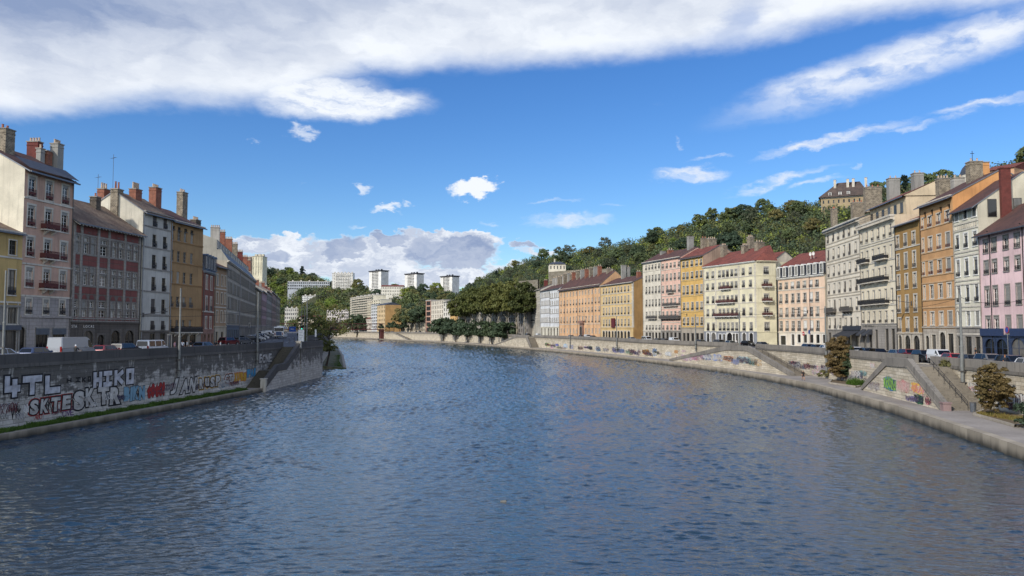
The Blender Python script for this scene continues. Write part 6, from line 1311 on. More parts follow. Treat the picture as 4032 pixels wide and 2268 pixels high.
# retaining walls on the hill
def hillwall(label, P, hgt, mat, txt=None):
    r = empty('retaining_wall', P[0], 0, label, 'wall'); mb = MB(); o = Vector(P[0]); Q = [Vector(p) - o for p in P]; L = 0
    for i in range(len(Q) - 1):
        a, c = Q[i], Q[i + 1]; d = (c - a).length; n = Vector((-(c - a).y, (c - a).x, 0)).normalized() * 1.2
        if n.y < 0: n = -n
        z = Vector((0, 0, hgt)); dn = Vector((0, 0, -8))
        mb.face([a + dn, c + dn, c + z, a + z], 0, [(L, -8), (L + d, -8), (L + d, hgt), (L, hgt)]); mb.face([a + z, c + z, c + z + n, a + z + n], 0, [(0, 0), (d, 0), (d, 1), (0, 1)]); mb.face([a + dn + n, c + dn + n, c + z + n, a + z + n], 0, [(L, -8), (L + d, -8), (L + d, hgt), (L, hgt)]); L += d
    for a in (Q[0], Q[-1]): mb.face([a + Vector((0, 0, -8)), a + Vector((.1, 1.2, -8)), a + Vector((.1, 1.2, hgt)), a + Vector((0, 0, hgt))], 0, [(0, 0), (1, 0), (1, hgt), (0, hgt)])
    mb.build('masonry', mat, r); return r
hw = wallmat('hill_masonry', '#8d867a', '#77705f', '#5f5a50', .2, 0, 12, '#55504a', .5)
hillwall('grey terrace wall topped with white graffiti above the plane trees', [rp(1975, 1180, 560), rp(2030, 1165, 535), rp(2118, 1160, 510)], 10, hw)
q = hillwall('grey terrace wall below the small white villa, with big pale letters', [rp(2160, 1120, 462), rp(2240, 1115, 448), rp(2330, 1112, 434), rp(2415, 1112, 420)], 7.5, hw)
a = Vector(rp(2262, 1112, 443)) - Vector(rp(2160, 1120, 462)); letters('PRRRT', q, a.x, a.z - 1.0, 7.0, plain('#b9b9b4', .8), a.y - .6, 'graffiti', rz=math.atan2(-14, 12.5) * .0 - .82, off=.12)

# ------------------------------------------------------------------ plane trees, quay trees, bank tree
PT = [crown('crown', M['lfP'], 7.2, 7.5, 9.6, 15.6, 105, 90, .58, 300 + j, (.16, .32)) for j in range(3)]
PTK = [trunk('trunk', M['barkp'], 13, .5, 6, 5.0, 310 + j, .55, .04) for j in range(3)]
ptl = ['leftmost', 'second from left', 'third from left', 'fourth from left', 'fifth from left', 'sixth from left', 'seventh from left', 'eighth from left', 'rightmost']
for k, (px, Y, s) in enumerate(((1808, 505, .8), (1836, 492, .88), (1866, 482, .95), (1898, 470, 1.0), (1932, 458, 1.02), (1965, 448, 1.06), (2000, 436, 1.1), (2036, 426, 1.12), (2066, 418, 1.08))):
    Y = yW(px) + 8; s *= Y / 445 * 1.13; p = at(px, HOR, Y); tree(f'{ptl[k]} of the tall olive green plane trees along the right quay bend', (p.x, Y, 6.2), PT[k % 3], PTK[k % 3], s * .98, None, 'plane trees at the river bend')
FG = [crown('crown', M['lfB'], 5.6, 5.0, 4.2, 4.9, 70, 70, .45, 330 + j, (.2, .36)) for j in range(2)]
FGK = [trunk('trunk', M['barkd'], 4.0, .22, 5, 3.2, 340 + j, .4) for j in range(2)]
for px, yb, Y, s, lab in ((1745, 1343, 585, .95, 'dark low tree on the lower quay left of the yellow van'), (1795, 1345, 560, .9, 'dark rounded tree on the lower quay beside the yellow van'), (1893, 1352, 492, .92, 'wide dark tree on the lower quay under the plane trees, left one'), (1937, 1354, 478, .92, 'wide dark tree on the lower quay under the plane trees, right one'), (1985, 1352, 450, .95, 'dark rounded tree on the lower quay left of the third stair'), (1842, 1350, 530, .8, 'low dark tree between the two pairs of dark quay trees'), (1405, 1330, 735, .9, 'dark clump tree at the far waterline near the footbridge')):
    Y = yW(px) - 3.2; tree(lab, (at(px, HOR, Y).x, Y, 1.0), FG[0 if s > .91 else 1], FGK[0], s * Y / 500 * 1.75)
ST = crown('crown', M['lfB'], 2.6, 2.6, 2.6, 4.6, 26, 60, .4, 350)
for px, Y, s, lab in ((1533, 585, 1, 'small round street tree in front of the ochre gable'), (1551, 580, 1.1, 'second small street tree in front of the ochre gable'), (1500, 600, .9, 'small tree at the footbridge head'), (1592, 570, 1.0, 'small dark tree left of the low beige building'), (1573, 572, .8, 'narrow small tree between street trees and low beige building')):
    Y = yW(px) + 9; tree(lab, (at(px, HOR, Y).x, Y, 6.8), ST, FGK[1], s * 1.2)
for px, Y, zt, lab, kd in ((1586, 600, 1, 'tall autumn tree standing right of the ochre gable', 'olive brown autumn'), (1617, 590, 1, 'tall green tree behind the low beige building', 'bushy green broadleaf'), (1655, 560, 1, 'tall dark tree left of the modern block', 'dark green broadleaf'), (1640, 620, 1, 'bushy tree behind the low beige building roof', 'olive brown autumn')):
    Y = yW(px) + 16; tree(lab, (at(px, HOR, Y).x, Y, 6.5), CR[kd][0], TK[0], 1.85)
# the leafy tree on the left bank behind the bastion
LT = crown('crown', M['lfP'], 6.0, 7.5, 6.2, 9.5, 52, 70, .25, 360, (.13, .25))
LTK = trunk('trunk', M['barkd'], 9.5, .32, 9, 4.6, 361, .3, .06)
tree('leafy olive brown tree with drooping branches on the left bank, behind the bastion', (-45.6, 190, .8), LT, LTK, (.78, .85, 1.0), 1.2)
LT2 = crown('crown', M['lfP'], 4.2, 6.0, 3.4, 5.0, 50, 70, .25, 362, (.16, .3)); tree('lower dark shrubby tree trailing to the water on the left bank', (-46.8, 184, .5), LT2, None, 1.0, .5)
LT3 = crown('crown', M['lfP'], 7.0, 7.0, 6.0, 9.5, 60, 80, .35, 363, (.16, .3)); tree('second leafy tree farther along the left bank', (-62, 240, 1), LT3, LTK, (.8, .8, .9), 2.0)
0 and tree('third leafy tree on the left bank, partly hidden by the nearer ones', (-58, 218, 1), LT3, LTK, (.7, .7, .85), 4.0)
# two bushy trees at the right quay wall
QT = crown('crown', M['lfR'], 1.75, 1.75, 2.75, 3.3, 190, 130, .11, 370, (.13, .25), 'ovoid'); QT2 = crown('crown', M['lfR'], 1.7, 1.7, 2.75, 3.3, 190, 130, .11, 371, (.13, .25), 'ovoid'); QT3 = crown('crown', M['lfB'], 1.5, 1.4, 2.0, 2.4, 90, 110, .12, 372, (.16, .3), 'ovoid')
QK = trunk('trunk', M['bark'], 2.6, .07, 5, 1.2, 373, .3, .02)
p = gnd(3296, 1503, 1.0); tree('bushy tree with rust brown top against the quay wall, left of the steep stair', (p.x + .6, p.y, 1.0), QT, QK, (1.3, 1.3, 1.26)); tree('dark green bush tree growing beside the rust brown one', (p.x + 2.0, p.y - 1.2, 1.0), QT3, QK, 1.25)
p = gnd(3917, 1640, 1.0); tree('dense reddish brown tree in the planting bed right of the steep stair', (p.x, p.y, 1.0), QT2, QK, (.98, .98, .86))
p = gnd(4050, 1690, 1.0); tree('reddish bush at the right end of the near quay', (p.x + .8, p.y, .4), QT3, None, (1.1, 1.1, .8))
# planting beds and weeds
M['soil'] = plaster('#6b5a3e', .4, 'dry_soil')
def bed(label, P, grass):
    r = empty('planting_bed', (*P[0], 1.0), 0, label, 'planting bed'); o = Vector((*P[0], 0)); mb = MB(); Q = [Vector((*p, .12)) - o for p in P]
    mb.face(Q); mb.build('soil', M['soil'], r)
    kb = MB()
    for i in range(len(Q)):
        a, c = Q[i], Q[(i + 1) % len(Q)]; d = (c - a).normalized(); n = Vector((-d.y, d.x, 0)) * .13
        kb.face([a - n + Vector((0, 0, .1)), c - n + Vector((0, 0, .1)), c + n + Vector((0, 0, .1)), a + n + Vector((0, 0, .1))]); kb.face([a - n - Vector((0, 0, .14)), c - n - Vector((0, 0, .14)), c - n + Vector((0, 0, .1)), a - n + Vector((0, 0, .1))]); kb.face([a + n - Vector((0, 0, .14)), c + n - Vector((0, 0, .14)), c + n + Vector((0, 0, .1)), a + n + Vector((0, 0, .1))])
    kb.build('edging', M['kerb'], r); return r
b1 = bed('kerbed planting bed under the dense reddish tree', [tuple(gnd(*p, 1.0))[:2] for p in ((3835, 1635), (4000, 1682), (4110, 1660), (3990, 1622), (3900, 1608))], 1)
b2 = bed('kerbed bed of dry grass under the rust topped tree', [tuple(gnd(*p, 1.0))[:2] for p in ((3265, 1510), (3372, 1526), (3400, 1518), (3330, 1500), (3275, 1497))], 1)
def tuft(name, label, mat, P, n, hgt, sp, seed, z):
    """blades of grass scattered along a band of the ground (P = polyline, sp = half width)"""
    gg = np.random.default_rng(seed); V = []
    segs = [(np.array(P[i]), np.array(P[i + 1])) for i in range(len(P) - 1)]; w = np.array([np.linalg.norm(b - a) for a, b in segs]); w /= w.sum()
    for a, b_ in segs:
        m = int(n * np.linalg.norm(b_ - a) / sum(np.linalg.norm(q - p) for p, q in segs)); f = gg.uniform(0, 1, (m, 1)); p = a + (b_ - a) * f; d = (b_ - a) / np.linalg.norm(b_ - a); nn = np.array([-d[1], d[0]])
        cl = .5 + .5 * np.sin(f * 37 + seed) * np.sin(f * 11); p = p + nn * gg.uniform(-1, 1, (m, 1)) * sp
        h_ = hgt * gg.uniform(.3, 1.1, (m, 1)) * (.35 + .65 * cl); q = gg.uniform(0, 6.28, m); dx_ = np.stack([np.cos(q), np.sin(q)], 1) * .03 * (1 + hgt); ln = gg.normal(size=(m, 2)) * .35 * h_
        zz = np.full((m, 1), z); V.append(np.stack([np.hstack([p - dx_, zz]), np.hstack([p + dx_, zz]), np.hstack([p + ln, zz + h_])], 1))
    V = np.concatenate(V); n = len(V); me = bpy.data.meshes.new(name); me.vertices.add(n * 3); me.vertices.foreach_set('co', V.reshape(-1)); me.loops.add(n * 3); me.loops.foreach_set('vertex_index', np.arange(n * 3)); me.polygons.add(n); me.polygons.foreach_set('loop_start', np.arange(0, n * 3, 3)); me.polygons.foreach_set('loop_total', np.full(n, 3)); me.materials.append(mat); me.update(); me.validate()
    return tag(link(name, me), label, 'grass', None, 'stuff')
M['grass'] = leafmat('grass_blades', '#3f5a1f', '#55702a', '#3a5220'); M['drygrass'] = leafmat('dry_grass', '#7a6a3a', '#5d6a34', '#8a7442')
tuft('grass', 'strip of green grass at the foot of the graffiti wall', M['grass'], [(-45.6, 66), (-44.4, 83), (-42.6, 99), (-40.6, 117)], 26000, .55, .75, 1, .5)
tuft('grass', 'dry grass in the bed under the dense reddish tree', M['drygrass'], [tuple(gnd(*p, 1.0))[:2] for p in ((3870, 1632), (3990, 1655), (4080, 1668))], 2500, .45, .9, 2, 1.1)
tuft('grass', 'tall grass in the bed left of the steep stair', M['grass'], [tuple(gnd(*p, 1.0))[:2] for p in ((3350, 1516), (3400, 1522))], 1500, 1.3, .7, 3, 1.1)
tuft('grass', 'weeds on the mossy lower quay of the left bank', M['grass'], [(-44, 190), (-52, 222), (-64, 277)], 9000, .5, 2.2, 4, .4)
SB = crown('crown', M['lfC'], 1.3, .8, 1.0, .8, 24, 60, .12, 380)
p = at(3668, HOR, 96.5); tree('overgrown weeds hanging over the steep stair steps', (52.2, 93.5, 3.3), SB, None, (1.0, 1.6, 1.5), 0.0, None, 'bush', 'weed_bush'); tree('small weed clump low on the steep stair', (51.8, 90.5, 2.0), SB, None, (.6, .9, .8), 1.0, None, 'bush', 'weed_bush')
for px, py, s, lab in ((3240, 1490, .9, 'low bush at the wall foot left of the rust topped tree'), (3720, 1612, .5, 'little weed bush at the end of the steep stair')):
    p = gnd(px, py, 1.0); tree(lab, (p.x, p.y, .9), SB, None, s, None, None, 'bush', 'weed_bush')
# ------------------------------------------------------------------ vehicles
def carpaint(c):
    key = ('cp', c)
    if key in MC: return MC[key]
    m, t, b = newmat('car_paint'); setin(t, b, Base_Color=lin(c), Roughness=.32, Metallic=.15); b.inputs['Coat Weight'].default_value = .5; b.inputs['Coat Roughness'].default_value = .08
    MC[key] = m; return m
CT = {   # length, width, height, lower outline, cabin outline (fractions of L and H; front is +x)
 'hatch': (4.05, 1.76, 1.47, [(-.5, .2), (-.5, .5), (-.485, .63), (.2, .66), (.44, .55), (.49, .46), (.5, .2)], [(-.478, .63), (-.40, .95), (-.34, 1.0), (.02, 1.0), (.10, .955), (.25, .645)]),
 'suv': (4.5, 1.85, 1.66, [(-.5, .2), (-.5, .5), (-.49, .62), (.24, .66), (.46, .58), (.49, .48), (.5, .2)], [(-.48, .62), (-.43, .94), (-.38, 1.0), (.03, 1.0), (.10, .965), (.25, .65)]),
 'estate': (4.6, 1.8, 1.48, [(-.5, .2), (-.5, .5), (-.49, .62), (.22, .64), (.45, .55), (.49, .45), (.5, .2)], [(-.485, .62), (-.43, .94), (-.36, 1.0), (.0, 1.0), (.08, .96), (.24, .63)]),
 'van': (4.4, 1.83, 1.84, [(-.5, .17), (-.5, .62), (.29, .62), (.45, .50), (.49, .40), (.5, .17)], [(-.498, .61), (-.485, .96), (-.45, 1.0), (.08, 1.0), (.14, .96), (.31, .61)]),
 'minibus': (5.1, 1.95, 1.96, [(-.5, .15), (-.5, .56), (.36, .56), (.46, .48), (.49, .38), (.5, .15)], [(-.498, .55), (-.485, .95), (-.45, 1.0), (.20, 1.0), (.25, .96), (.39, .55)]),
 'bigvan': (5.9, 2.05, 2.5, [(-.5, .13), (-.5, .52), (.38, .52), (.47, .42), (.49, .32), (.5, .13)], [(-.499, .51), (-.49, .96), (-.46, 1.0), (.22, 1.0), (.29, .93), (.41, .51)])}
def hull(poly, wf, mat):
    """side outline -> closed body: wf(x,z) half width; chamfered shoulders"""
    mb = MB(); n = len(poly); cx = sum(p[0] for p in poly) / n; cz = sum(p[1] for p in poly) / n; sl = []
    for s, sh in ((-1, .955), (-.90, 1.0), (.90, 1.0), (1, .955)):
        sl.append([(cx + (x - cx) * sh, s * wf(x, z), cz + (z - cz) * sh) for x, z in poly])
    for a in range(3):
        for k in range(n): k2 = (k + 1) % n; mb.face([sl[a][k], sl[a][k2], sl[a + 1][k2], sl[a + 1][k]])
    mb.face(sl[0][::-1]); mb.face(sl[3]); return mb
def car_meshes(ty, c):
    def f():
        L, W_, Hh, lo, cab = CT[ty]; p = carpaint(c); lo = [(x * L, z * Hh) for x, z in lo]; cb = [(x * L, z * Hh) for x, z in cab]
        zb, zt = cb[0][1], max(z for x, z in cb)
        wl = lambda x, z: W_ / 2 * (1 - .10 * max(0, abs(x) / (L / 2) - .75) / .25)
        wc = lambda x, z: (W_ / 2 - .05) - (.20 if ty not in ('van', 'minibus', 'bigvan') else .10) * (z - zb) / (zt - zb)
        b = hull(lo, wl, 0); q = hull(cb, wc, 0); i = len(b.v); b.v += q.v; b.f += [tuple(k + i for k in fc) for fc in q.f]; b.m += q.m
        for sx in (-1, 1): b.box(sx * L / 2 - (.06 if sx > 0 else .02), sx * L / 2 + (.02 if sx > 0 else .06), -W_ * .42, W_ * .42, Hh * .2, Hh * .32, 1)
        for sy in (-1, 1): b.box(L * .17, L * .2, sy * W_ / 2 - (.0 if sy > 0 else .2), sy * W_ / 2 + (.2 if sy > 0 else .0), zb + .02, zb + .18, 0)
        body = b.mesh('body', [p, M['dark']])
        def shrink(poly, k): 
            n = len(poly); cx = sum(a[0] for a in poly) / n; cz = sum(a[1] for a in poly) / n; return [(cx + (x - cx) * k, cz + (z - cz) * k) for x, z in poly]
        g_ = {}
        if ty == 'bigvan': ws = [(.24 * L, zb + .02), (.24 * L, zt * .86), (cb[-2][0] - .02, zt * .86), (cb[-1][0] - .16, zb + .02)]; panels = [ws]
        elif ty == 'van': panels = [[(.06 * L, zb + .03), (.06 * L, zt * .93), (cb[-2][0] - .1, zt * .93), (cb[-1][0] - .15, zb + .03)]]
        elif ty == 'minibus': panels = [[(-.46 * L, zb + .05), (-.45 * L, zt * .93), (-.2 * L, zt * .93), (-.2 * L, zb + .05)], [(-.16 * L, zb + .05), (-.16 * L, zt * .93), (.1 * L, zt * .93), (.1 * L, zb + .05)], [(.13 * L, zb + .05), (.13 * L, zt * .93), (cb[-2][0] - .12, zt * .93), (cb[-1][0] - .15, zb + .05)]]
        else:
            s_ = shrink(cb, .84); xm = -.06 * L; zl_, zh_ = min(z for x, z in s_), max(z for x, z in s_); zl_ = zb + .05
            panels = [[(s_[0][0] + .1, zl_), (s_[1][0] + .06, zh_ - .02), (xm - .04, zh_), (xm - .04, zl_)], [(xm + .04, zl_), (xm + .04, zh_), (s_[-2][0] - .02, zh_ - .02), (s_[-1][0] - .06, zl_)]]
        for sy in (-1, 1):
            mb = MB()
            for pn in panels: mb.face([(x, sy * (wc(x, z) + .012), z) for x, z in pn])
            g_['side_window', sy] = mb.mesh('side_window', M['carglass'])
        def cross(a, c_, k, off):
            mb = MB(); P0 = (a[0] + (c_[0] - a[0]) * .1, a[1] + (c_[1] - a[1]) * .1); P1 = (a[0] + (c_[0] - a[0]) * .92, a[1] + (c_[1] - a[1]) * .92)
            d = Vector((c_[0] - a[0], 0, c_[1] - a[1])).normalized(); n = Vector((d.z, 0, -d.x)) * off
            w0, w1 = wc(*P0) * .9 * k, wc(*P1) * .9 * k
            mb.face([(P0[0] + n.x, -w0, P0[1] + n.z), (P0[0] + n.x, w0, P0[1] + n.z), (P1[0] + n.x, w1, P1[1] + n.z), (P1[0] + n.x, -w1, P1[1] + n.z)]); return mb
        ws = cross(cb[-1], cb[-2], 1, .02).mesh('windscreen', M['carglass'])
        rw = cross(cb[0], cb[1], .92, -.02).mesh('rear_window', M['carglass']) if ty not in ('bigvan',) else None
        hl = []; 
        for sy in (-1, 1):
            q = MB(); x = L * .485; z = Hh * (.47 if ty in ('hatch', 'suv', 'estate') else .39); q.box(x - .3, x + .035, sy * W_ * .33 - .16, sy * W_ * .33 + .16, z - .08, z + .07); hl.append(('headlight', q.mesh('headlight', M['lampw'])))
            q = MB(); z = Hh * (.52 if ty in ('hatch', 'suv', 'estate') else .45); hh = .12 if ty in ('hatch', 'suv', 'estate') else .35; q.box(-L / 2 - .02, -L / 2 + .14, sy * W_ * .40 - .1, sy * W_ * .40 + .1, z - hh, z + hh); hl.append(('tail_light', q.mesh('tail_light', M['lampr'])))
        return body, g_, ws, rw, hl
    return cached(('car', ty, c), f)
def wheel_mesh(r):
    def f():
        mb = MB(); mb.tube((0, -.11, 0), (0, .11, 0), r, n=18, m=0); mb.tube((0, -.118, 0), (0, .118, 0), r * .62, n=14, m=1)
        return mb.mesh('wheel', [M['tyre'], M['rim']])
    return cached(('wh', r), f)
def car(label, ty, c, p, ang, cat=None, group=None, detail=True):
    L, W_, Hh, lo, cab = CT[ty]; nm = {'van': 'van', 'bigvan': 'delivery_van', 'minibus': 'minibus'}.get(ty, 'parked_car')
    r = empty(nm, p, ang, label, cat or {'van': 'van', 'bigvan': 'van', 'minibus': 'minibus'}.get(ty, 'car'), group)
    body, gl, ws, rw, hl = car_meshes(ty, c)
    link('body', body, r); link('windscreen', ws, r)
    if rw: link('rear_window', rw, r)
    for k, me in gl.items(): link('side_window', me, r)
    if detail:
        rr_ = .32 if ty in ('hatch', 'estate') else .36
        for sx in (-.31, .31):
            for sy in (-1, 1): link('wheel', wheel_mesh(rr_), r, (sx * L, sy * (W_ / 2 - .10), rr_))
        for n_, me in hl: link(n_, me, r)
    return r
def online(P, px, py=1340):
    for i in range(len(P) - 1):
        try: t_ = hit(px, py, P[i], P[i + 1])
        except ZeroDivisionError: continue
        if 0 <= t_ <= 1:
            a, c = P[i], P[i + 1]; return (a[0] + (c[0] - a[0]) * t_, a[1] + (c[1] - a[1]) * t_), math.atan2(c[1] - a[1], c[0] - a[0])
def zroadR(y):
    for i in range(len(WR) - 1):
        if WR[i][1] <= y <= WR[i + 1][1]: f = (y - WR[i][1]) / (WR[i + 1][1] - WR[i][1]); return ZR[i] + f * (ZR[i + 1] - ZR[i])
PR = offs(WR, 2.3)
GR = 'cars parked along the right quay parapet'
BLK, NAV, GRY, SIL, WHT, RED, DRD, BLU = '#17181b', '#1d2635', '#4a4c50', '#9da1a5', '#d8dadb', '#a81d2b', '#6b1a20', '#2c3f63'
for px, ty, c, lab in ((4062, 'hatch', WHT, 'white car cut by the right edge of the picture, last in the parapet row'), (3985, 'suv', NAV, 'dark blue black car behind the walking person, near the navy shopfronts'), (3897, 'suv', '#6a6866', 'grey brown off-roader parked right of the thick street pole'), (3825, 'hatch', BLK, 'black small car hidden by the thick street pole'), (3755, 'hatch', RED, 'bright red car parked between the white van and the thick pole'),
                       (3702, 'van', WHT, 'small white van with a dark roof rack in front of the orange house'), (3638, 'suv', '#2c3036', 'dark grey car seen through the gap at the top of the steep stair'), (3580, 'suv', DRD, 'dark red off-roader at the top of the steep stair'), (3541, 'estate', '#5a6572', 'blue grey car parked behind the dark red off-roader'), (3460, 'estate', BLK, 'black car in front of the beige balcony house entrance'), (3416, 'hatch', '#23303f', 'dark blue car under the grey awnings'), (3372, 'hatch', WHT, 'white car just right of the rust topped tree'),
                       (3256, 'hatch', '#c9ccd2', 'pale silver car left of the rust topped tree'), (3222, 'hatch', BLK, 'black car below the round blue traffic sign'), (3187, 'estate', '#2a3446', 'navy car left of the round blue traffic sign'), (3003, 'hatch', '#3a3f45', 'dark car at the grey ground floor corner of the cream house'), (2880, 'estate', '#7f8583', 'grey green car behind the sloping stair top'), (2835, 'suv', '#3b4147', 'dark grey car left of the grey green one'), (2762, 'hatch', '#2f3a48', 'dark car in front of the golden yellow house'),
                       (2656, 'van', WHT, 'white van in front of the salmon pink house arcade'), (2622, 'hatch', BLK, 'black car just left of the white van by the arcade'), (2594, 'hatch', '#3d3f44', 'dark grey car between two white vans'), (2547, 'minibus', WHT, 'white minivan below the dark shop awnings of the off white house'), (2488, 'hatch', SIL, 'silver car in front of the blank ochre side wall'), (2336, 'hatch', '#2f3338', 'dark car right of the white van by the stone portal'), (2314, 'van', WHT, 'white van just right of the carved stone portal'), (2290, 'hatch', '#4d5c70', 'blue grey car before the carved stone portal'), (2250, 'estate', '#c8cbce', 'pale car behind the street pole at the apricot house'), (2121, 'van', '#e2e3e2', 'white van in front of the white curved house')):
    q, a = online(PR, px); car(lab, ty, c, (*q, zroadR(q[1])), a + math.pi, None, GR)
q, a = online(offs(WR, 6.5), 2946); car('black hatchback driving past the top of the long sloping stair', 'hatch', BLK, (*q, zroadR(q[1])), a + math.pi + .25)
for k, (px, ty, c, lab) in enumerate(((2080, 'suv', BLK, 'black car beside the last plane tree trunk'), (2045, 'estate', '#5c5f63', 'grey car under the right end of the plane trees'), (2018, 'hatch', '#8a7a4f', 'tan car under the plane trees'), (1985, 'hatch', '#33363a', 'dark car under the middle of the plane trees'), (1852, 'van', '#dfe0df', 'white van between the two dark quay trees'), (1815, 'van', '#d8a93c', 'yellow van between the two dark quay trees'))):
    q, a = online(PR, px); car(lab, ty, c, (*q, zroadR(q[1])), a + math.pi, None, GR, False)
for k, (px, ty, c, lab) in enumerate(((1680, 'hatch', '#3c4046', 'dark car in front of the salmon framed bay'), (1655, 'suv', BLK, 'black car in front of the low beige building'), (1640, 'hatch', '#2e3440', 'navy car in front of the low beige building'), (1594, 'hatch', WHT, 'white car on the far quay road right of the footbridge'), (1545, 'hatch', '#56606c', 'grey car by the small round street trees'), (1438, 'hatch', '#d9dad8', 'white car on the far quay left of the footbridge pier'))):
    q, a = online(PR, px); car(lab, ty, c, (*q, zroadR(q[1])), a + math.pi, None, GR, False)
PLn = offs(WL, -5.0); PL2 = offs(WL, -8.4)
GL = 'vehicles on the left quay street behind the dark parapet'
for P, px, ty, c, lab in ((PLn, 12, 'estate', '#b9bec6', 'silver white car at the left picture edge'), (PLn, 152, 'hatch', BLU, 'blue car in front of the pink house shop windows'), (PLn, 285, 'bigvan', '#94979c', 'big pale grey delivery van in front of the red mullioned house'), (PL2, 372, 'hatch', BLK, 'black car half hidden behind the delivery van nose'), (PLn, 425, 'hatch', '#7a2630', 'dark red car below the wide arches of the red mullioned house'), (PLn, 497, 'suv', '#2a2f38', 'dark grey car between the red car and the white minibus'), (PLn, 603, 'minibus', '#d9dcde', 'white minibus with dark windows in front of the narrow white house'), (PLn, 808, 'estate', '#3c4c63', 'dark blue car in front of the brick red house')):
    q, a = online(P, px); car(lab, ty, c, (*q, zl(q[1]) + .004), a, None, GL)
FC = [('suv', '#5d2028', 'dark red car first in the slanted row at the long grey terrace'), ('hatch', '#5a5d61', 'grey car second in the slanted row at the terrace'), ('suv', '#22262b', 'black off-roader third in the slanted row at the terrace'), ('hatch', '#8d9296', 'silver car fourth in the slanted row at the terrace'), ('estate', '#d4d6d6', 'white car fifth in the slanted row at the terrace'), ('hatch', '#2a3342', 'navy car sixth in the slanted row at the terrace'), ('hatch', '#d6d8d8', 'white hatchback seventh in the slanted row at the terrace'), ('estate', '#4b5157', 'grey estate car eighth in the slanted row at the terrace'), ('van', '#dedfde', 'white van ninth in the slanted row at the terrace'), ('hatch', '#4a4e54', 'grey car between the two white vans at the terrace'), ('van', '#e0e1e0', 'second white van farther along the slanted row at the terrace'), ('hatch', '#aeb2b4', 'last pale car of the slanted row at the terrace')]
for k, (ty, c, lab) in enumerate(FC):
    f = k / (len(FC) - 1); y = 146 + 88 * f; x = (-53.6 if y < 156 else -53.6 - .25 * (y - 156)); car(lab, ty, c, (x, y, zl(y) + .004), R(60 if k else 75), None, 'cars in the slanted row at the grey terrace', k < 6)
car('white car driving far along the left quay street beyond the bus', 'hatch', '#d9dbdb', (-73, 285, 7.604), R(105) + math.pi, None, None, False)
car('dark car on the left quay street just beyond the bus', 'hatch', '#2b2f35', (-77.5, 262, 7.604), R(105), None, None, False)
# bus
r = empty('city_bus', (-63.6, 212, zl(212) + .004), R(102), 'white and black city bus driving away on the left quay street', 'bus')
mb = MB(); L, w, hh = 12.0, 1.27, 3.05
mb.prism([(-6, .35), (-6, 2.7), (-5.85, hh), (5.7, hh), (6, 2.6), (6, .35)], -w, w); mb.box(-3.5, 3.5, -.8, .8, hh, hh + .25); mb.build('body', plain('#d3d5d4', .4), r)
for sy in (-1, 1):
    mb = MB(); mb.box(-5.6, 5.6, sy * w - .012, sy * w + .012, 1.25, 2.55); mb.build('side_window', M['carglass'], r)
mb = MB(); mb.box(-6.03, -6.0, -1.15, 1.15, 1.9, 2.75); mb.build('rear_window', M['carglass'], r)
mb = MB(); mb.box(-6.04, -6.0, -.75, .75, .7, 1.75); mb.build('engine_cover', plain('#3b4f73', .5), r)
mb = MB(); mb.box(-6.06, -6.0, -1.2, 1.2, .35, .55); mb.build('bumper', M['dark'], r)
for sy in (-1, 1): mb = MB(); mb.box(-6.05, -6.0, sy * 1.0 - .1, sy * 1.0 + .1, .8, 1.5); mb.build('tail_light', M['lampr'], r)
for x in (-3.2, 3.3):
    for sy in (-1, 1): link('wheel', wheel_mesh(.48), r, (x, sy * 1.12, .48))

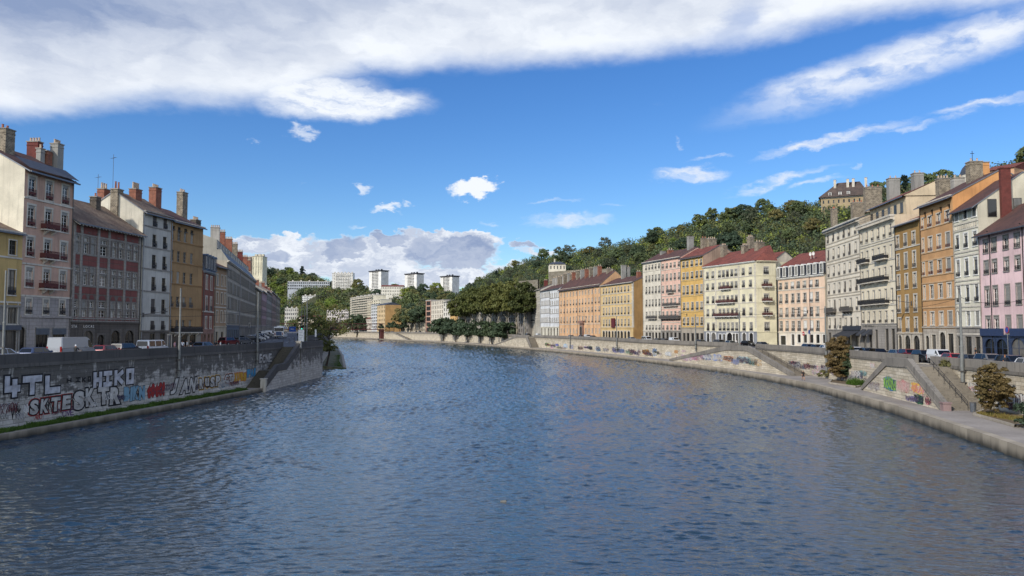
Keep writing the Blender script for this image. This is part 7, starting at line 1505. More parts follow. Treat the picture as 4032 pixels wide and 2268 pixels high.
# ------------------------------------------------------------------ people
def person(label, p, ang, shirt, pants, hair='#2a1f19', pose='walk', skinc='#b98868', bare_legs=False, sc=1.0, hat=None, seat=0.0, ph=0.0):
    s = .33 if pose == 'walk' else (.55 if pose == 'run' else .06)
    J = {'pel': (0, 0, .95), 'wai': (.01, 0, 1.1), 'che': (.02, 0, 1.32), 'nec': (.03, 0, 1.47), 'hea': (.04, 0, 1.55), 'top': (.05, 0, 1.70)}
    E_ = [('pel', 'wai', 'S'), ('wai', 'che', 'S'), ('che', 'nec', 'S'), ('nec', 'hea', 'K'), ('hea', 'top', 'K')]
    rad = {'pel': .135, 'wai': .125, 'che': .15, 'nec': .06, 'hea': .085, 'top': .08}
    for sy, q in ((1, 1), (-1, -1)):
        f = q * s
        hip, kn, an, to = f'hip{sy}', f'kne{sy}', f'ank{sy}', f'toe{sy}'
        if pose == 'sit': J.update({hip: (.02, sy * .09, .92), kn: (.42, sy * .14, .80), an: (.36, sy * .14, .35), to: (.55, sy * .14, .30)})
        else: J.update({hip: (0, sy * .09, .90), kn: (f * .45 + .04, sy * .10, .50 + abs(f) * .02), an: (f * .85 - (.12 if q < 0 and s > .2 else 0), sy * .10, .10 + (.06 if q < 0 and s > .2 else 0)), to: (f * .85 + .15 - (.12 if q < 0 and s > .2 else 0), sy * .11, .05)})
        E_ += [('pel', hip, 'P'), (hip, kn, 'P'), (kn, an, 'P' if not bare_legs else 'K'), (an, to, 'F')]; rad.update({hip: .10, kn: .065, an: .045, to: .04})
        sh, el_, wr, pm = f'sho{sy}', f'elb{sy}', f'wri{sy}', f'pal{sy}'
        a = -f * .55
        if pose == 'sit': J.update({sh: (.03, sy * .19, 1.40), el_: (.2, sy * .27, 1.2), wr: (.45, sy * .25, 1.12), pm: (.53, sy * .25, 1.11)})
        elif pose == 'run': J.update({sh: (.03, sy * .19, 1.40), el_: (a * .6 - .08, sy * .24, 1.15), wr: (a * .6 + .15, sy * .2, 1.2), pm: (a * .6 + .23, sy * .19, 1.23)})
        else: J.update({sh: (.02, sy * .19, 1.40), el_: (a * .3 - .02, sy * .24, 1.13), wr: (a * .7 + .05, sy * .24, .89), pm: (a * .75 + .07, sy * .24, .82)})
        E_ += [('che', sh, 'S'), (sh, el_, 'S'), (el_, wr, 'K'), (wr, pm, 'K')]; rad.update({sh: .07, el_: .045, wr: .03, pm: .035})
        b_ = Vector(J[pm]); dr = (b_ - Vector(J[wr])).normalized()
        for k in range(4):
            nm = f'fi{sy}{k}'; J[nm] = tuple(b_ + dr * (.075 + .008 * (k in (1, 2))) + Vector((.0, 0, 0)) + Vector((.018 * (k - 1.5), -sy * .012, 0))); E_.append((pm, nm, 'K')); rad[nm] = .009
        nm = f'th{sy}'; J[nm] = tuple(b_ + dr * .03 + Vector((.045, -sy * .01, 0))); E_.append((wr, nm, 'K')); rad[nm] = .011
    names = list(J); idx = {n: i for i, n in enumerate(names)}
    me = bpy.data.meshes.new('person'); me.from_pydata([J[n] for n in names], [(idx[a], idx[b]) for a, b, _ in E_], [])
    ob = bpy.data.objects.new('person', me); COL.objects.link(ob); sk = ob.modifiers.new('s', 'SKIN')
    for n in names: me.skin_vertices[0].data[idx[n]].radius = (rad[n] * (.8 if n in ('pel', 'wai', 'che') else 1), rad[n] * (1.15 if n in ('pel', 'che') else 1))
    me.skin_vertices[0].data[idx['pel']].use_root = True
    ob.modifiers.new('u', 'SUBSURF').levels = 1
    dg = bpy.context.evaluated_depsgraph_get(); dg.update(); m2 = bpy.data.meshes.new_from_object(ob.evaluated_get(dg)); bpy.data.objects.remove(ob)
    m2.materials.clear()
    mats = {'S': 0, 'P': 1, 'K': 2, 'F': 3}
    for m in (plain(shirt, .8), plain(pants, .8), plain(skinc, .6), plain('#d5d5d2' if pose == 'run' else '#33302e', .7)): m2.materials.append(m)
    seg = [(Vector(J[a]), Vector(J[b]), t_) for a, b, t_ in E_]
    for pl in m2.polygons:
        best = min(seg, key=lambda q: ((pl.center - q[0]) - (q[1] - q[0]) * max(0, min(1, (pl.center - q[0]).dot(q[1] - q[0]) / max((q[1] - q[0]).length_squared, 1e-9)))).length)
        t_ = best[2]
        if t_ == 'P' and bare_legs and pl.center.z < .62: t_ = 'K'
        pl.material_index = mats[t_]; pl.use_smooth = True
    zmin = 0 if pose == 'sit' else min(v.co.z for v in m2.vertices)
    r = link('person', m2, None, (p[0], p[1], p[2] - zmin * sc + seat), ang); r.scale = (sc,) * 3; tag(r, label, 'person')
    hb = MB(); n = 10
    rings = [(0, .012), (.35, .062), (.62, .094), (.85, .106), (1.0, .108)]
    for i in range(4):
        for k in range(n):
            a0, a1 = 2 * math.pi * k / n, 2 * math.pi * (k + 1) / n; (f0, r0), (f1, r1) = rings[i], rings[i + 1]
            z = lambda f: 1.765 - .17 * f
            hb.face([(.03 + r0 * math.cos(a0), r0 * math.sin(a0) * .85, z(f0)), (.03 + r0 * math.cos(a1), r0 * math.sin(a1) * .85, z(f0)), (.03 + r1 * math.cos(a1) - .02 * (i == 3), r1 * math.sin(a1) * .85, z(f1)), (.03 + r1 * math.cos(a0) - .02 * (i == 3), r1 * math.sin(a0) * .85, z(f1))])
    hb.build('helmet' if hat else 'hair', plain(hat or hair, .4 if hat else .8), r, smooth=True)
    fb = MB()
    for sy in (-1, 1): fb.box(.118, .128, sy * .035 - .012, sy * .035 + .012, 1.608, 1.622)
    fb.box(.115, .15, -.012, .012, 1.565, 1.605); fb.box(.112, .122, -.028, .028, 1.535, 1.545, 1); fb.build('face_features', [plain('#3a2a22', .6), plain('#8a4a44', .6)], r)
    return r
def onquay(px, py, z=.98): q = gnd(px, py, z); return (q.x, q.y, z)
person('person in black top and shorts on the near right quay by the rust topped tree', onquay(3163, 1498), R(-95), '#1c1b1d', '#242226', '#5a3e28', 'walk', bare_legs=True)
person('person in a pale jacket walking on the quay below the sloping stair, left of two', onquay(2896, 1447), R(-80), '#b9bcc4', '#23262e', pose='walk')
person('person in black walking on the quay below the sloping stair, right of two', onquay(2913, 1445), R(-85), '#1b1c22', '#1f2530', pose='walk')
person('jogger in white top at the foot of the long sloping stair', onquay(2663, 1422), R(100), '#d9c8c6', '#1c1c20', pose='run')
person('jogger in black near the foot of the long sloping stair', onquay(2697, 1423), R(100), '#1e1d20', '#19191c', pose='run')
person('person in white shirt running along the far part of the graffiti quay', onquay(2362, 1388), R(110), '#d6d5d0', '#33384a', pose='run')
person('distant person in a pink top on the quay left of the third stair', onquay(2056, 1361), R(110), '#c9a6b6', '#3a3a44', pose='walk')
person('distant person in black on the quay left of the third stair', onquay(2069, 1361), R(110), '#1a1a1d', '#1d1d20', pose='walk')
person('distant person in dark clothes on the quay below the plane trees', onquay(1982, 1357), R(110), '#222225', '#202024', pose='stand')
q, a = online(offs(WR, .95 + .3), 3955); person('person with light brown hair walking behind the near parapet at the navy shops', (*q, zroadR(q[1])), a, '#20232b', '#1e2128', '#7a5232', 'walk')
q, a = online(offs(WR, 12.2), 3840); person('person in dark clothes standing at the ivory house shopfront', (*q, zroadR(q[1]) + .14), a + 1.5, '#1d1e22', '#22242a', pose='stand')
q, a = online(offs(WR, 4), 2899); person('person in white and red at the top of the long sloping stair', (*q, zroadR(q[1])), a, '#dcd8d4', '#a3272c', pose='walk')
for P, px, sh, pa, lab, ps, an in ((-7, 719, '#d5d6d8', '#1f2127', 'person in white shirt, left of three standing outside the ochre brown house', 'stand', -1.2), (-7, 737, '#d9d8d4', '#17181b', 'person in a white t-shirt in the middle of three outside the ochre brown house', 'stand', 3.6), (-7, 752, '#1b1c1f', '#c9c4ba', 'person in black top and pale trousers, right of three outside the ochre brown house', 'stand', 2.4), (-6.5, 688, '#c89aa0', '#8f6a72', 'person in pink beside the pole outside the ochre brown house', 'stand', 0), (-2, 849, '#1f2026', '#1d1f24', 'person in dark jacket behind the parapet near the brick red house', 'stand', 1.4), (-1.2, 868, '#d8d9d8', '#3b3f48', 'person in a white top leaning at the parapet near the brick red house', 'stand', .2)):
    q, a = online(offs(WL, P), px); person(lab, (*q, zl(q[1])), an, sh, pa, pose=ps)
# motorcyclist: bike is a thing, the rider another
q, a = online(offs(WL, -1.9), 303); z_ = zl(q[1])
r = empty('motor_scooter', (*q, z_), a, 'dark motor scooter ridden along the parapet in front of the grey delivery van', 'scooter')
mb = MB(); mb.prism([(-.75, .55), (-.7, .82), (-.1, .85), (.05, .45), (.4, .42), (.55, 1.05), (.68, 1.05), (.62, .4), (.1, .28), (-.6, .35)], -.17, .17); mb.build('body', carpaint('#24262b'), r)
mb = MB(); mb.tube((.5, -.35, 1.12), (.5, .35, 1.12), .025); mb.tube((.55, 0, 1.0), (.72, 0, .3), .04); mb.build('handlebar', M['dark'], r)
for x in (-.55, .72): link('wheel', cached(('mw',), lambda: (lambda w_: (w_.tube((0, -.06, 0), (0, .06, 0), .27, n=16), w_.mesh('wheel', M['tyre']))[-1])(MB())), r, (x, 0, .27))
person('rider in a black jacket with a white helmet on the motor scooter', (q[0] - .2 * math.cos(a), q[1] - .2 * math.sin(a), z_), a, '#15171a', '#1c1e22', pose='sit', hat='#dcdcd8', seat=-.02)

# ------------------------------------------------------------------ poles, lamps, wires, signs
def pole(label, p, z1, r_, arm=None, group='street poles', col='pole', lamp=None):
    r = empty('street_pole', p, 0, label, 'pole', group); mb = MB(); h = z1 - p[2]; mb.tube((0, 0, 0), (0, 0, h * .45), r_, r_ * .95, 10); mb.tube((0, 0, h * .45), (0, 0, h), r_ * .78, r_ * .62, 10); mb.tube((0, 0, h * .44), (0, 0, h * .455), r_ * 1.15, r_ * 1.1, 10); mb.build('shaft', M[col], r)
    mb = MB(); mb.box(-r_ * 1.5, r_ * 1.5, -r_ * 1.5, r_ * 1.5, h * .18, h * .18 + .12); mb.box(-r_ * 1.5, r_ * 1.5, -r_ * 1.5, r_ * 1.5, h * .06, h * .06 + .12); mb.build('clamp', M['ironl'], r)
    if lamp:
        mb = MB(); mb.tube((0, 0, h - .4), (lamp[0], lamp[1], h + .3), .05); mb.box(lamp[0] - .35, lamp[0] + .35, lamp[1] - .18, lamp[1] + .18, h + .22, h + .36); mb.build('lamp_head', M['ironl'], r)
    return r
def wallpt(P, px, off): q, a = online(offs(P, off), px, 1400); return q
for px, yt, yb, lab in ((706, 1135, 1481, 'grey pole fixed to the dark quay wall in front of the ochre brown house'), (1013, 1150, 1440, 'grey pole fixed to the dark quay wall in front of the grey terrace')):
    q = wallpt(WL, px, .32); pole(lab, (*q, zat(px, yb, q[1])), zat(px, yt, q[1]), .17)
q = wallpt(WL, 12, -1.2); pole('pole at the left picture edge in front of the mustard house', (q[0], q[1], 6.3), zat(6, 1065, q[1]), .12)
for px, yt, Y, lab in ((1208, 1168, 150, 'thick pole on the rounded bastion, rightmost of three'), (1199, 1205, 153, 'thinner pole on the rounded bastion, middle of three'), (1187, 1200, 158, 'pole with a traffic light on the rounded bastion, leftmost of three')):
    p = at(px, HOR, Y); pole(lab, (p.x, Y, 6.5), zat(px, yt, Y), .13 if px > 1200 else .09)
for px, yt, yb, lab in ((3787, 1160, 1530, 'thick grey pole on the right quay wall beside the steep stair'), (3253, 1206, 1480, 'grey pole behind the rust topped tree at the peach house'), (2913, 1228, 1425, 'grey pole on the long sloping stair wall before the cream corner house'), (2740, 1237, 1382, 'grey pole on the quay wall in front of the golden yellow house'), (2429, 1245, 1385, 'grey pole on the graffiti wall in front of the straw yellow block'), (2245, 1252, 1372, 'grey pole on the graffiti wall in front of the apricot house'), (2066, 1254, 1345, 'grey pole at the third stair before the last plane tree'), (1964, 1261, 1347, 'grey pole on the wall under the middle plane trees'), (1834, 1264, 1340, 'grey pole on the wall between the two dark quay trees')):
    q = wallpt(WR, px, -.36); pole(lab, (*q, zat(px, yb, q[1])), zat(px, yt, q[1]), .2)
# lamps on the right facades
for k, (px, y, lab, (A, B)) in enumerate(((3320, 1240, 'street lamp arm on the grey beige house', ((75.2, 183.5), fr(161.5))), (3590, 1187, 'street lamp arm on the mustard ochre house', (fr(143.5), fr(133))), (3180, 1222, 'street lamp arm on the peach house', ((69.8, 201.8), (75.0, 184.2))), (2930, 1224, 'street lamp arm on the cream corner house', ((55.3, 222.0), (63.9, 201.0))), (2705, 1235, 'street lamp arm on the golden yellow house', ((51.4, 234.0), (55.3, 222.2))), (2310, 1246, 'street lamp arm on the apricot house', ((21.3, 347.0), (34.7, 302.4))))):
    tt = hit(px, y, A, B); x, yy = A[0] + (B[0] - A[0]) * tt, A[1] + (B[1] - A[1]) * tt; d = Vector((B[0] - A[0], B[1] - A[1])).normalized(); n = Vector((d.y, -d.x))
    r = empty('wall_lamp', (x, yy, zat(px, y, yy)), math.atan2(d.y, d.x), lab, 'street lamp', 'street lamps on the right facades'); mb = MB(); mb.tube((0, 0, -.3), (-.6, -2.6, .25), .05); mb.box(-.15, .15, -.1, 0, -.7, .1); mb.build('arm', M['ironl'], r); mb = MB(); mb.box(-.8, -.4, -3.5, -2.4, .15, .32); mb.build('lamp_head', M['ironl'], r)
def wire(label, a, c, sag=.5, r_=.022):
    a, c = Vector(a), Vector(c); mb = MB(); n = 10; P = [a.lerp(c, k / n) - Vector((0, 0, sag * 4 * (k / n) * (1 - k / n))) for k in range(n + 1)]
    o = Vector(a)
    for k in range(n): mb.tube(P[k] - o, P[k + 1] - o, r_, n=4, cap=False)
    tag(mb.build('overhead_wire', M['dark'], None, a), label, 'wire', 'trolley wires')
def wp(px, y, P, off): q = wallpt(P, px, off); return (q[0], q[1], zat(px, y, q[1]))
wire('overhead wire from the thick right pole across to the pink house', wp(3787, 1170, WR, -.3), at(4032, 1178, 84), .6); wire('overhead wire from the thick right pole to the ivory house', wp(3787, 1172, WR, -.3), at(3560, 1210, 138), .4); wire('long overhead wire along the right street before the cream corner house', at(2913, 1236, 196), at(3253, 1215, 150), .5); wire('long overhead wire along the right street before the golden yellow house', at(2740, 1240, 222), at(2913, 1236, 196), .4)
wire('overhead wire along the left street before the brown house', at(450, 1240, 97), at(1013, 1225, 124), .5); wire('overhead wire along the left street before the grey terrace', at(1013, 1225, 124), at(1200, 1230, 155), .4); wire('second overhead wire crossing the left street', at(706, 1170, 101), at(640, 1225, 126), .2)
def sign(label, p, ang, kind, col, z=2.4, txt=None, w=.7, h=.7, cat='sign', mat2=None):
    r = empty('traffic_sign' if kind == 'disc' else 'sign_board', p, ang, label, cat); mb = MB(); mb.tube((0, 0, 0), (0, 0, z + h / 2), .04); mb.build('post', M['pole'], r); mb = MB()
    if kind == 'disc': mb.tube((0, -.05, z), (0, -.08, z), w / 2, n=20, m=0); mb.tube((0, -.081, z), (0, -.086, z), w / 2 * .8, n=20, m=1)
    else: mb.box(-w / 2, w / 2, -.09, -.05, z - h / 2, z + h / 2, 0)
    mb.build('plate', [plain(col, .5), mat2 or plain(col, .5)], r)
    return r
q, a = online(offs(WR, 11.2), 3165); s_ = sign('round red no entry sign in front of the peach house', (*q, zroadR(q[1]) + .14), a + math.pi, 'disc', '#b3232c', 3.2, w=1.0); mb = MB(); mb.box(-.32, .32, -.1, -.088, 3.1, 3.3); mb.build('bar', M['white'], s_)
q, a = online(offs(WR, 11.2), 3188); sign('round blue sign in front of the peach house', (*q, zroadR(q[1]) + .14), a + math.pi, 'disc', '#23498a', 3.6, w=1.0)
q, a = online(offs(WR, 11.2), 3968); sign('round blue and red no parking sign before the navy shops', (*q, zroadR(q[1]) + .14), a + math.pi, 'disc', '#a52a35', 4.2, w=.9, mat2=plain('#2b4a9a', .5))
p = at(1186, 1330, 143.5); r = sign('tall white notice board at the top of the mossy stair', (p.x, 143.5, 6.5), R(8), 'board', '#dcdcd8', 2.0, w=1.0, h=2.2); 
for k in range(6): mb = MB(); mb.box(-.36, .3 - .1 * (k % 3), -.1, -.091, 2.85 - .3 * k, 2.93 - .3 * k); mb.build('text_line', plain('#8f8f8f', .6), r)
p = at(1243, 1330, 160); sign('slim white traffic sign post beside the leafy bank tree', (p.x, 160, 6.9), 0, 'board', '#d6d6d2', 2.0, w=.35, h=1.5)
p = at(1152, 1297, 250); r = sign('blue motorway style sign board beyond the bus', (p.x, 250, 7.6), 0, 'board', '#2d57a5', 2.1, w=2.2, h=1.6); letters('bus', r, -.6, 1.9, .8, M['white'], -.1)
p = at(930, 1286, 158); r = sign('small white shop sign with a black roof symbol on the grey terrace', (-56.5, 166, 7.0), R(-60), 'board', '#dfe0de', 3.6, w=1.4, h=1.1); mb = MB(); mb.prism([(-.5, 3.5), (.5, 3.5), (0, 3.95)], -.1, -.092); mb.build('symbol', M['dark'], r)
# green traffic light
p = at(1187, 1285, 157.6); r = empty('traffic_light', (p.x + .15, 157.5, 9.6), 0, 'small traffic light showing green on the left bastion pole', 'traffic light'); mb = MB(); mb.box(-.15, .15, -.15, .1, 0, .8); mb.build('housing', M['dark'], r)
gl_, t, b = newmat('green_lamp'); setin(t, b, Base_Color=(.05, .6, .4, 1)); b.inputs['Emission Color'].default_value = (.1, 1, .7, 1); b.inputs['Emission Strength'].default_value = 1.5
mb = MB(); mb.tube((0, -.151, .18), (0, -.16, .18), .11, n=12); mb.build('lamp', gl_, r)
# bin on the near right quay, rubbish, mooring rings, floating wood
p = gnd(3832, 1622, 1.0); r = empty('litter_bin', (p.x, p.y, 1.0), .3, 'grey metal bin standing at the foot of the steep stair', 'bin'); mb = MB(); mb.tube((0, 0, 0), (0, 0, .95), .27, .33, 12); mb.build('drum', M['zinc'], r); mb = MB(); mb.tube((0, 0, .95), (0, 0, 1.02), .36, .3, 12); mb.build('lid', M['ironl'], r)
p = gnd(1982, 1976, 0); mb = MB(); mb.prism([(-.19, -.05), (-.17, .06), (.15, .08), (.19, -.03)], -.08, .08); tag(mb.build('floating_wood', plain('#76736c', .8), None, p), 'small pale piece of wood floating in the middle of the river', 'driftwood')
for px, py in ((3835, 1492), (3770, 1533)):
    q = wallpt(WR, px, -.06); r = MB(); n = 14
    for k in range(n): a0, a1 = 2 * math.pi * k / n, 2 * math.pi * (k + 1) / n; r.tube((.0, .28 * math.cos(a0), .28 * math.sin(a0)), (.0, .28 * math.cos(a1), .28 * math.sin(a1)), .035, n=5, cap=False)
    tag(r.build('mooring_ring', M['dark'], None, (q[0], q[1], zat(px, py, q[1]))), 'black iron mooring ring high on the near right quay wall' if py < 1500 else 'black iron mooring ring lower on the near right quay wall, by the bin', 'mooring ring')

# ------------------------------------------------------------------ footbridge
A, B = Vector((-195, 655, 0)), Vector((-118.5, 700, 0)); d = B - A; L = d.length
r = empty('footbridge', A, math.atan2(d.y, d.x), 'dark red iron truss footbridge across the far river bend', 'bridge'); z0, z1 = 9.4, 14.6
for sy, nm in ((-1.6, 'near'), (1.6, 'far')):
    mb = MB(); mb.box(-4, L + 2, sy - .2, sy + .2, z1 - .25, z1 + .25); mb.box(-4, L + 2, sy - .2, sy + .2, z0 - .35, z0 + .35); n = 16
    for k in range(n):
        x0, x1 = L * k / n, L * (k + 1) / n; mb.tube((x0, sy, z0), (x0, sy, z1), .12, n=5); mb.tube((x0, sy, z0 if k % 2 else z1), (x1, sy, z1 if k % 2 else z0), .1, n=5)
    mb.build('truss', M['rust'], r)
mb = MB(); mb.box(-4, L + 2, -1.5, 1.5, z0 - .3, z0 - .05); mb.build('deck', M['rust'], r)
mb = MB(); mb.box(L - 1.5, L + 1.5, -2.4, 2.4, .5, z0 - .36); mb.box(L - 2, L + 2, -2.8, 2.8, z0 - 1.2, z0 - .37); mb.build('pier', M['rust'], r)
mb = MB(); mb.box(-1.5, 1.5, -2.4, 2.4, -2, z0 - .36); mb.build('pier', M['dkst'], r)
# pontoon on the far right bank
p0, p1 = gnd(1757, 1350, .1), gnd(1862, 1357, .1); d = p1 - p0; r = empty('floating_pontoon', p0, math.atan2(d.y, d.x), 'low dark floating pontoon moored at the far quay below the dark trees', 'pontoon'); mb = MB(); mb.box(0, d.length, -2.0, 0, .25, .75); [mb.box(x, x + 1, -1.8, -.2, -.4, .249) for x in np.arange(0, d.length - 1, 5)]; mb.build('deck', M['dkst'], r)

# ------------------------------------------------------------------ graffiti on the left wall
WA, WB = Vector((*WL[1], 0)), Vector((*WL[6], 0)); wdir = (WB - WA).normalized(); wn = Vector((wdir.y, -wdir.x, 0)); wang = math.atan2(wdir.y, wdir.x)
def wl_at(px, py, P=WL, lo=1):
    for i in range(len(P) - 1):
        t_ = hit(px, py, P[i], P[i + 1])
        if 0 <= t_ <= 1: y = P[i][1] + (P[i + 1][1] - P[i][1]) * t_; return Vector((P[i][0] + (P[i + 1][0] - P[i][0]) * t_, y, zat(px, py, y)))
SILV = plain('#aeb1b8', .45, .2, .3, 1.5); INK = plain('#0e0e12', .7); REDP = plain('#8e2320', .7); BLUP = plain('#6f93a6', .7); WHP = plain('#aeaca7', .75, 0, .4, 1.8); YEL = plain('#b08a2a', .7); SKY = plain('#3f87ad', .7); PUR = plain('#5a3b6a', .7); ORG = plain('#a5502a', .7)
STK = {'H': [(0, 0, 0, 1), (1, 0, 1, 1), (0, .5, 1, .5)], 'I': [(.5, 0, .5, 1), (.08, 0, .92, 0), (.08, 1, .92, 1)], 'K': [(0, 0, 0, 1), (.05, .48, 1, 1), (.25, .55, 1, 0)], 'O': [(0, 0, 0, 1), (1, 0, 1, 1), (0, 0, 1, 0), (0, 1, 1, 1)], 'T': [(.5, 0, .5, 1), (-.05, 1, 1.05, 1)], 'L': [(0, 0, 0, 1), (0, 0, 1, 0)], '4': [(.05, .32, .05, 1), (.05, .32, 1, .32), (.72, -.05, .72, .75)],
       'S': [(1, 1, .1, 1), (.05, 1, .05, .55), (.05, .52, 1, .52), (1, .5, 1, 0), (1, 0, 0, 0)], 'E': [(0, 0, 0, 1), (0, 0, 1, 0), (0, .5, .8, .5), (0, 1, 1, 1)], 'R': [(0, 0, 0, 1), (0, 1, .9, 1), (.95, 1, .95, .52), (.9, .5, 0, .5), (.4, .5, 1, 0)]}
def block_letters(txt, boxes, fill, ink, parent, th=.42, ow=.13, base=.012, wall=WL):
    """boxes: per letter (pxl, pxr, ytop, ybot) seen on the wall"""
    for ch, (pl, pr_, yt, yb) in zip(txt, boxes):
        c0, c1 = wl_at(pl, (yt + yb) / 2, wall), wl_at(pr_, (yt + yb) / 2, wall); zt, zb = wl_at(pl, yt, wall).z, wl_at(pl, yb, wall).z; w, h = (c1 - c0).length, zt - zb
        d = c1 - c0; a = math.atan2(d.y, d.x); k = 0; off = 0.0
        for mat, ex, dep in ((ink, ow, base), (fill, 0, base + .03)):
            mb = MB()
            for x0, y0, x1, y1 in STK[ch]:
                p = Vector((th / 2 + x0 * (w - th), th / 2 + y0 * (h - th))); q = Vector((th / 2 + x1 * (w - th), th / 2 + y1 * (h - th))); dd = (q - p); l_ = dd.length; dd /= l_; nn = Vector((-dd.y, dd.x)) * (th / 2 + ex); e = dd * (th / 2 + ex) * (1 if abs(dd.x) < .05 or abs(dd.y) < .05 else .6)
                P = [p - e - nn, q + e - nn, q + e + nn, p - e + nn]; k += 1; y = -dep - .002 * k
                mb.face([(v.x, y, v.y) for v in P])
            o = mb.build('graffiti', mat, parent); o.location = Vector((c0.x, c0.y, zb)) - parent.location; o.rotation_euler = (0, 0, a)
g1 = random.Random(5)
PN = [300]
LATER = []
for k in range(20):
    px = 20 + 50 * k + g1.uniform(-15, 15); c = wl_at(px, 1500)
    if c is None: continue
    hh = g1.uniform(.5, 1.4); zc = 1.0 + hh / 2 + g1.uniform(0, .9); LATER.append((px, HOR + (H - zc) / c.y * FPX, hh * g1.uniform(1.1, 2) * FPX / c.y, hh * FPX / c.y, g1.choice((('#a9a6a6', '#8c8a90', '#1c1c20'), ('#9a8f92', '#b0aaa8', '#5a2a30'), ('#8fa0a8', '#a8b0b4', '#2a3a4a'), ('#b5b0a0', '#9a9684', '#2a2a2a'))), g1.uniform(.1, .45)))
block_letters('4TL', [(14, 78, 1482, 1566), (90, 160, 1482, 1558), (176, 236, 1480, 1552)], SILV, INK, wallLroot, .62, .16)
block_letters('HIKO', [(366, 400, 1466, 1528), (404, 441, 1462, 1524), (449, 486, 1458, 1518), (495, 526, 1452, 1514)], SILV, INK, wallLroot, .52, .14)
block_letters('HIKO', [(262, 280, 1490, 1508), (296, 316, 1486, 1506), (322, 336, 1486, 1506), (345, 356, 1482, 1504)], INK, INK, wallLroot, .14, .0)
def fit_text(txt, pl, pr_, yt, yb, layers, parent, shear=0.0, wall=WL, base=.012, tilt=0.0, name='graffiti'):
    g_ = random.Random(txt); n = len(txt); w = (pr_ - pl) / n; hh = yb - yt
    wid = [.55 if c in "Ii!*'" else (1.15 if c in 'MWm' else 1.0) for c in txt]; tot = sum(wid); x = pl
    s0, s1 = wl_at(pl, (yt + yb) / 2, wall), wl_at(pr_, (yt + yb) / 2, wall)
    if s0 is None or s1 is None: return
    # follow the perspective of the wall: the letter line runs parallel to the ground
    for c, q in zip(txt, wid):
        a, b_ = x, x + (pr_ - pl) * q / tot; x = b_
        if c == ' ': continue
        zt = zat(pl, yt, s0.y); zb = zat(pl, yb, s0.y); m_ = wl_at((a + b_) / 2, (yt + yb) / 2, wall); top = HOR - (zt - H) / m_.y * FPX; bot = HOR - (zb - H) / m_.y * FPX
        k = (bot - top) * g_.uniform(-.05, .05); fit_char(c, a - (b_ - a) * .06, b_ + (b_ - a) * .06, top + k, bot + k, layers, parent, shear + g_.uniform(-.12, .12), wall, base + g_.uniform(0, .008), name)
def fit_char(txt, pl, pr_, yt, yb, layers, parent, shear=0.0, wall=WL, base=.012, name='graffiti', tilt=0.0):
    """layers: [(material, offset)] from the outline to the fill"""
    ym = (yt + yb) / 2; c0, c1 = wl_at(pl, ym, wall), wl_at(pr_, ym, wall); d = c1 - c0; w = math.hypot(d.x, d.y); zm = (c0.z + c1.z) / 2; Y = (c0.y + c1.y) / 2; h = (yb - yt) / FPX * Y
    a = math.atan2(d.y, d.x); ref = None
    for k, (mat, off) in enumerate(layers):
        o = letters(txt, parent, 0, 0, 1.0, mat, 0, name, a, off=off, shear=shear, ext=.002)
        vs = [v.co for v in o.data.vertices]
        if ref is None: ref = (min(v.x for v in vs), max(v.x for v in vs), min(v.y for v in vs), max(v.y for v in vs))
        sx, sz = w / (ref[1] - ref[0]), h / (ref[3] - ref[2]); o.scale = (sx, sz, 1)
        n = Vector((d.y, -d.x, 0)).normalized(); dv = Vector((d.x, d.y, 0)).normalized()
        o.rotation_euler = (R(90), -tilt, a) if tilt else (R(90), 0, a)
        o.location = Vector((c0.x, c0.y, zm - h / 2)) - dv * ref[0] * sx - Vector((0, 0, ref[2] * sz)) + n * (base + .014 * k) - parent.location

fit_text('SKTE', 112, 282, 1572, 1645, [(REDP, .16), (INK, .12), (WHP, .055)], wallLroot); fit_text('SKTR', 286, 478, 1535, 1622, [(INK, .13), (WHP, .058)], wallLroot)
fit_text('BIKN', 487, 570, 1527, 1588, [(plain('#2f4754', .7), .12), (BLUP, .08)], wallLroot); fit_text('toto!', 579, 648, 1513, 1573, [(INK, .10), (REDP, .08)], wallLroot); fit_text('JAN', 670, 775, 1493, 1562, [(INK, .13), (WHP, .06)], wallLroot, .25); fit_text('RuSP', 782, 868, 1487, 1540, [(YEL, .17), (INK, .12), (WHP, .055)], wallLroot); fit_text('CT', 884, 916, 1474, 1514, [(ORG, .16), (INK, .12), (WHP, .058)], wallLroot); fit_text('XUES', 921, 970, 1470, 1508, [(ORG, .15), (YEL, .09)], wallLroot); fit_text('FAI', 972, 1006, 1456, 1490, [(INK, .12), (SKY, .09)], wallLroot); fit_text('ECNE', 1019, 1070, 1392, 1434, [(INK, .12), (WHP, .055)], wallLroot)
fit_text('OK', 0, 30, 1600, 1655, [(INK, .05), (WHP, .02)], wallLroot); fit_text('W*', 42, 80, 1605, 1660, [(INK, .02)], wallLroot); fit_text('OVE', 246, 290, 1620, 1645, [(PUR, .01)], wallLroot); fit_text('ABU', 135, 165, 1638, 1656, [(REDP, .0)], wallLroot)
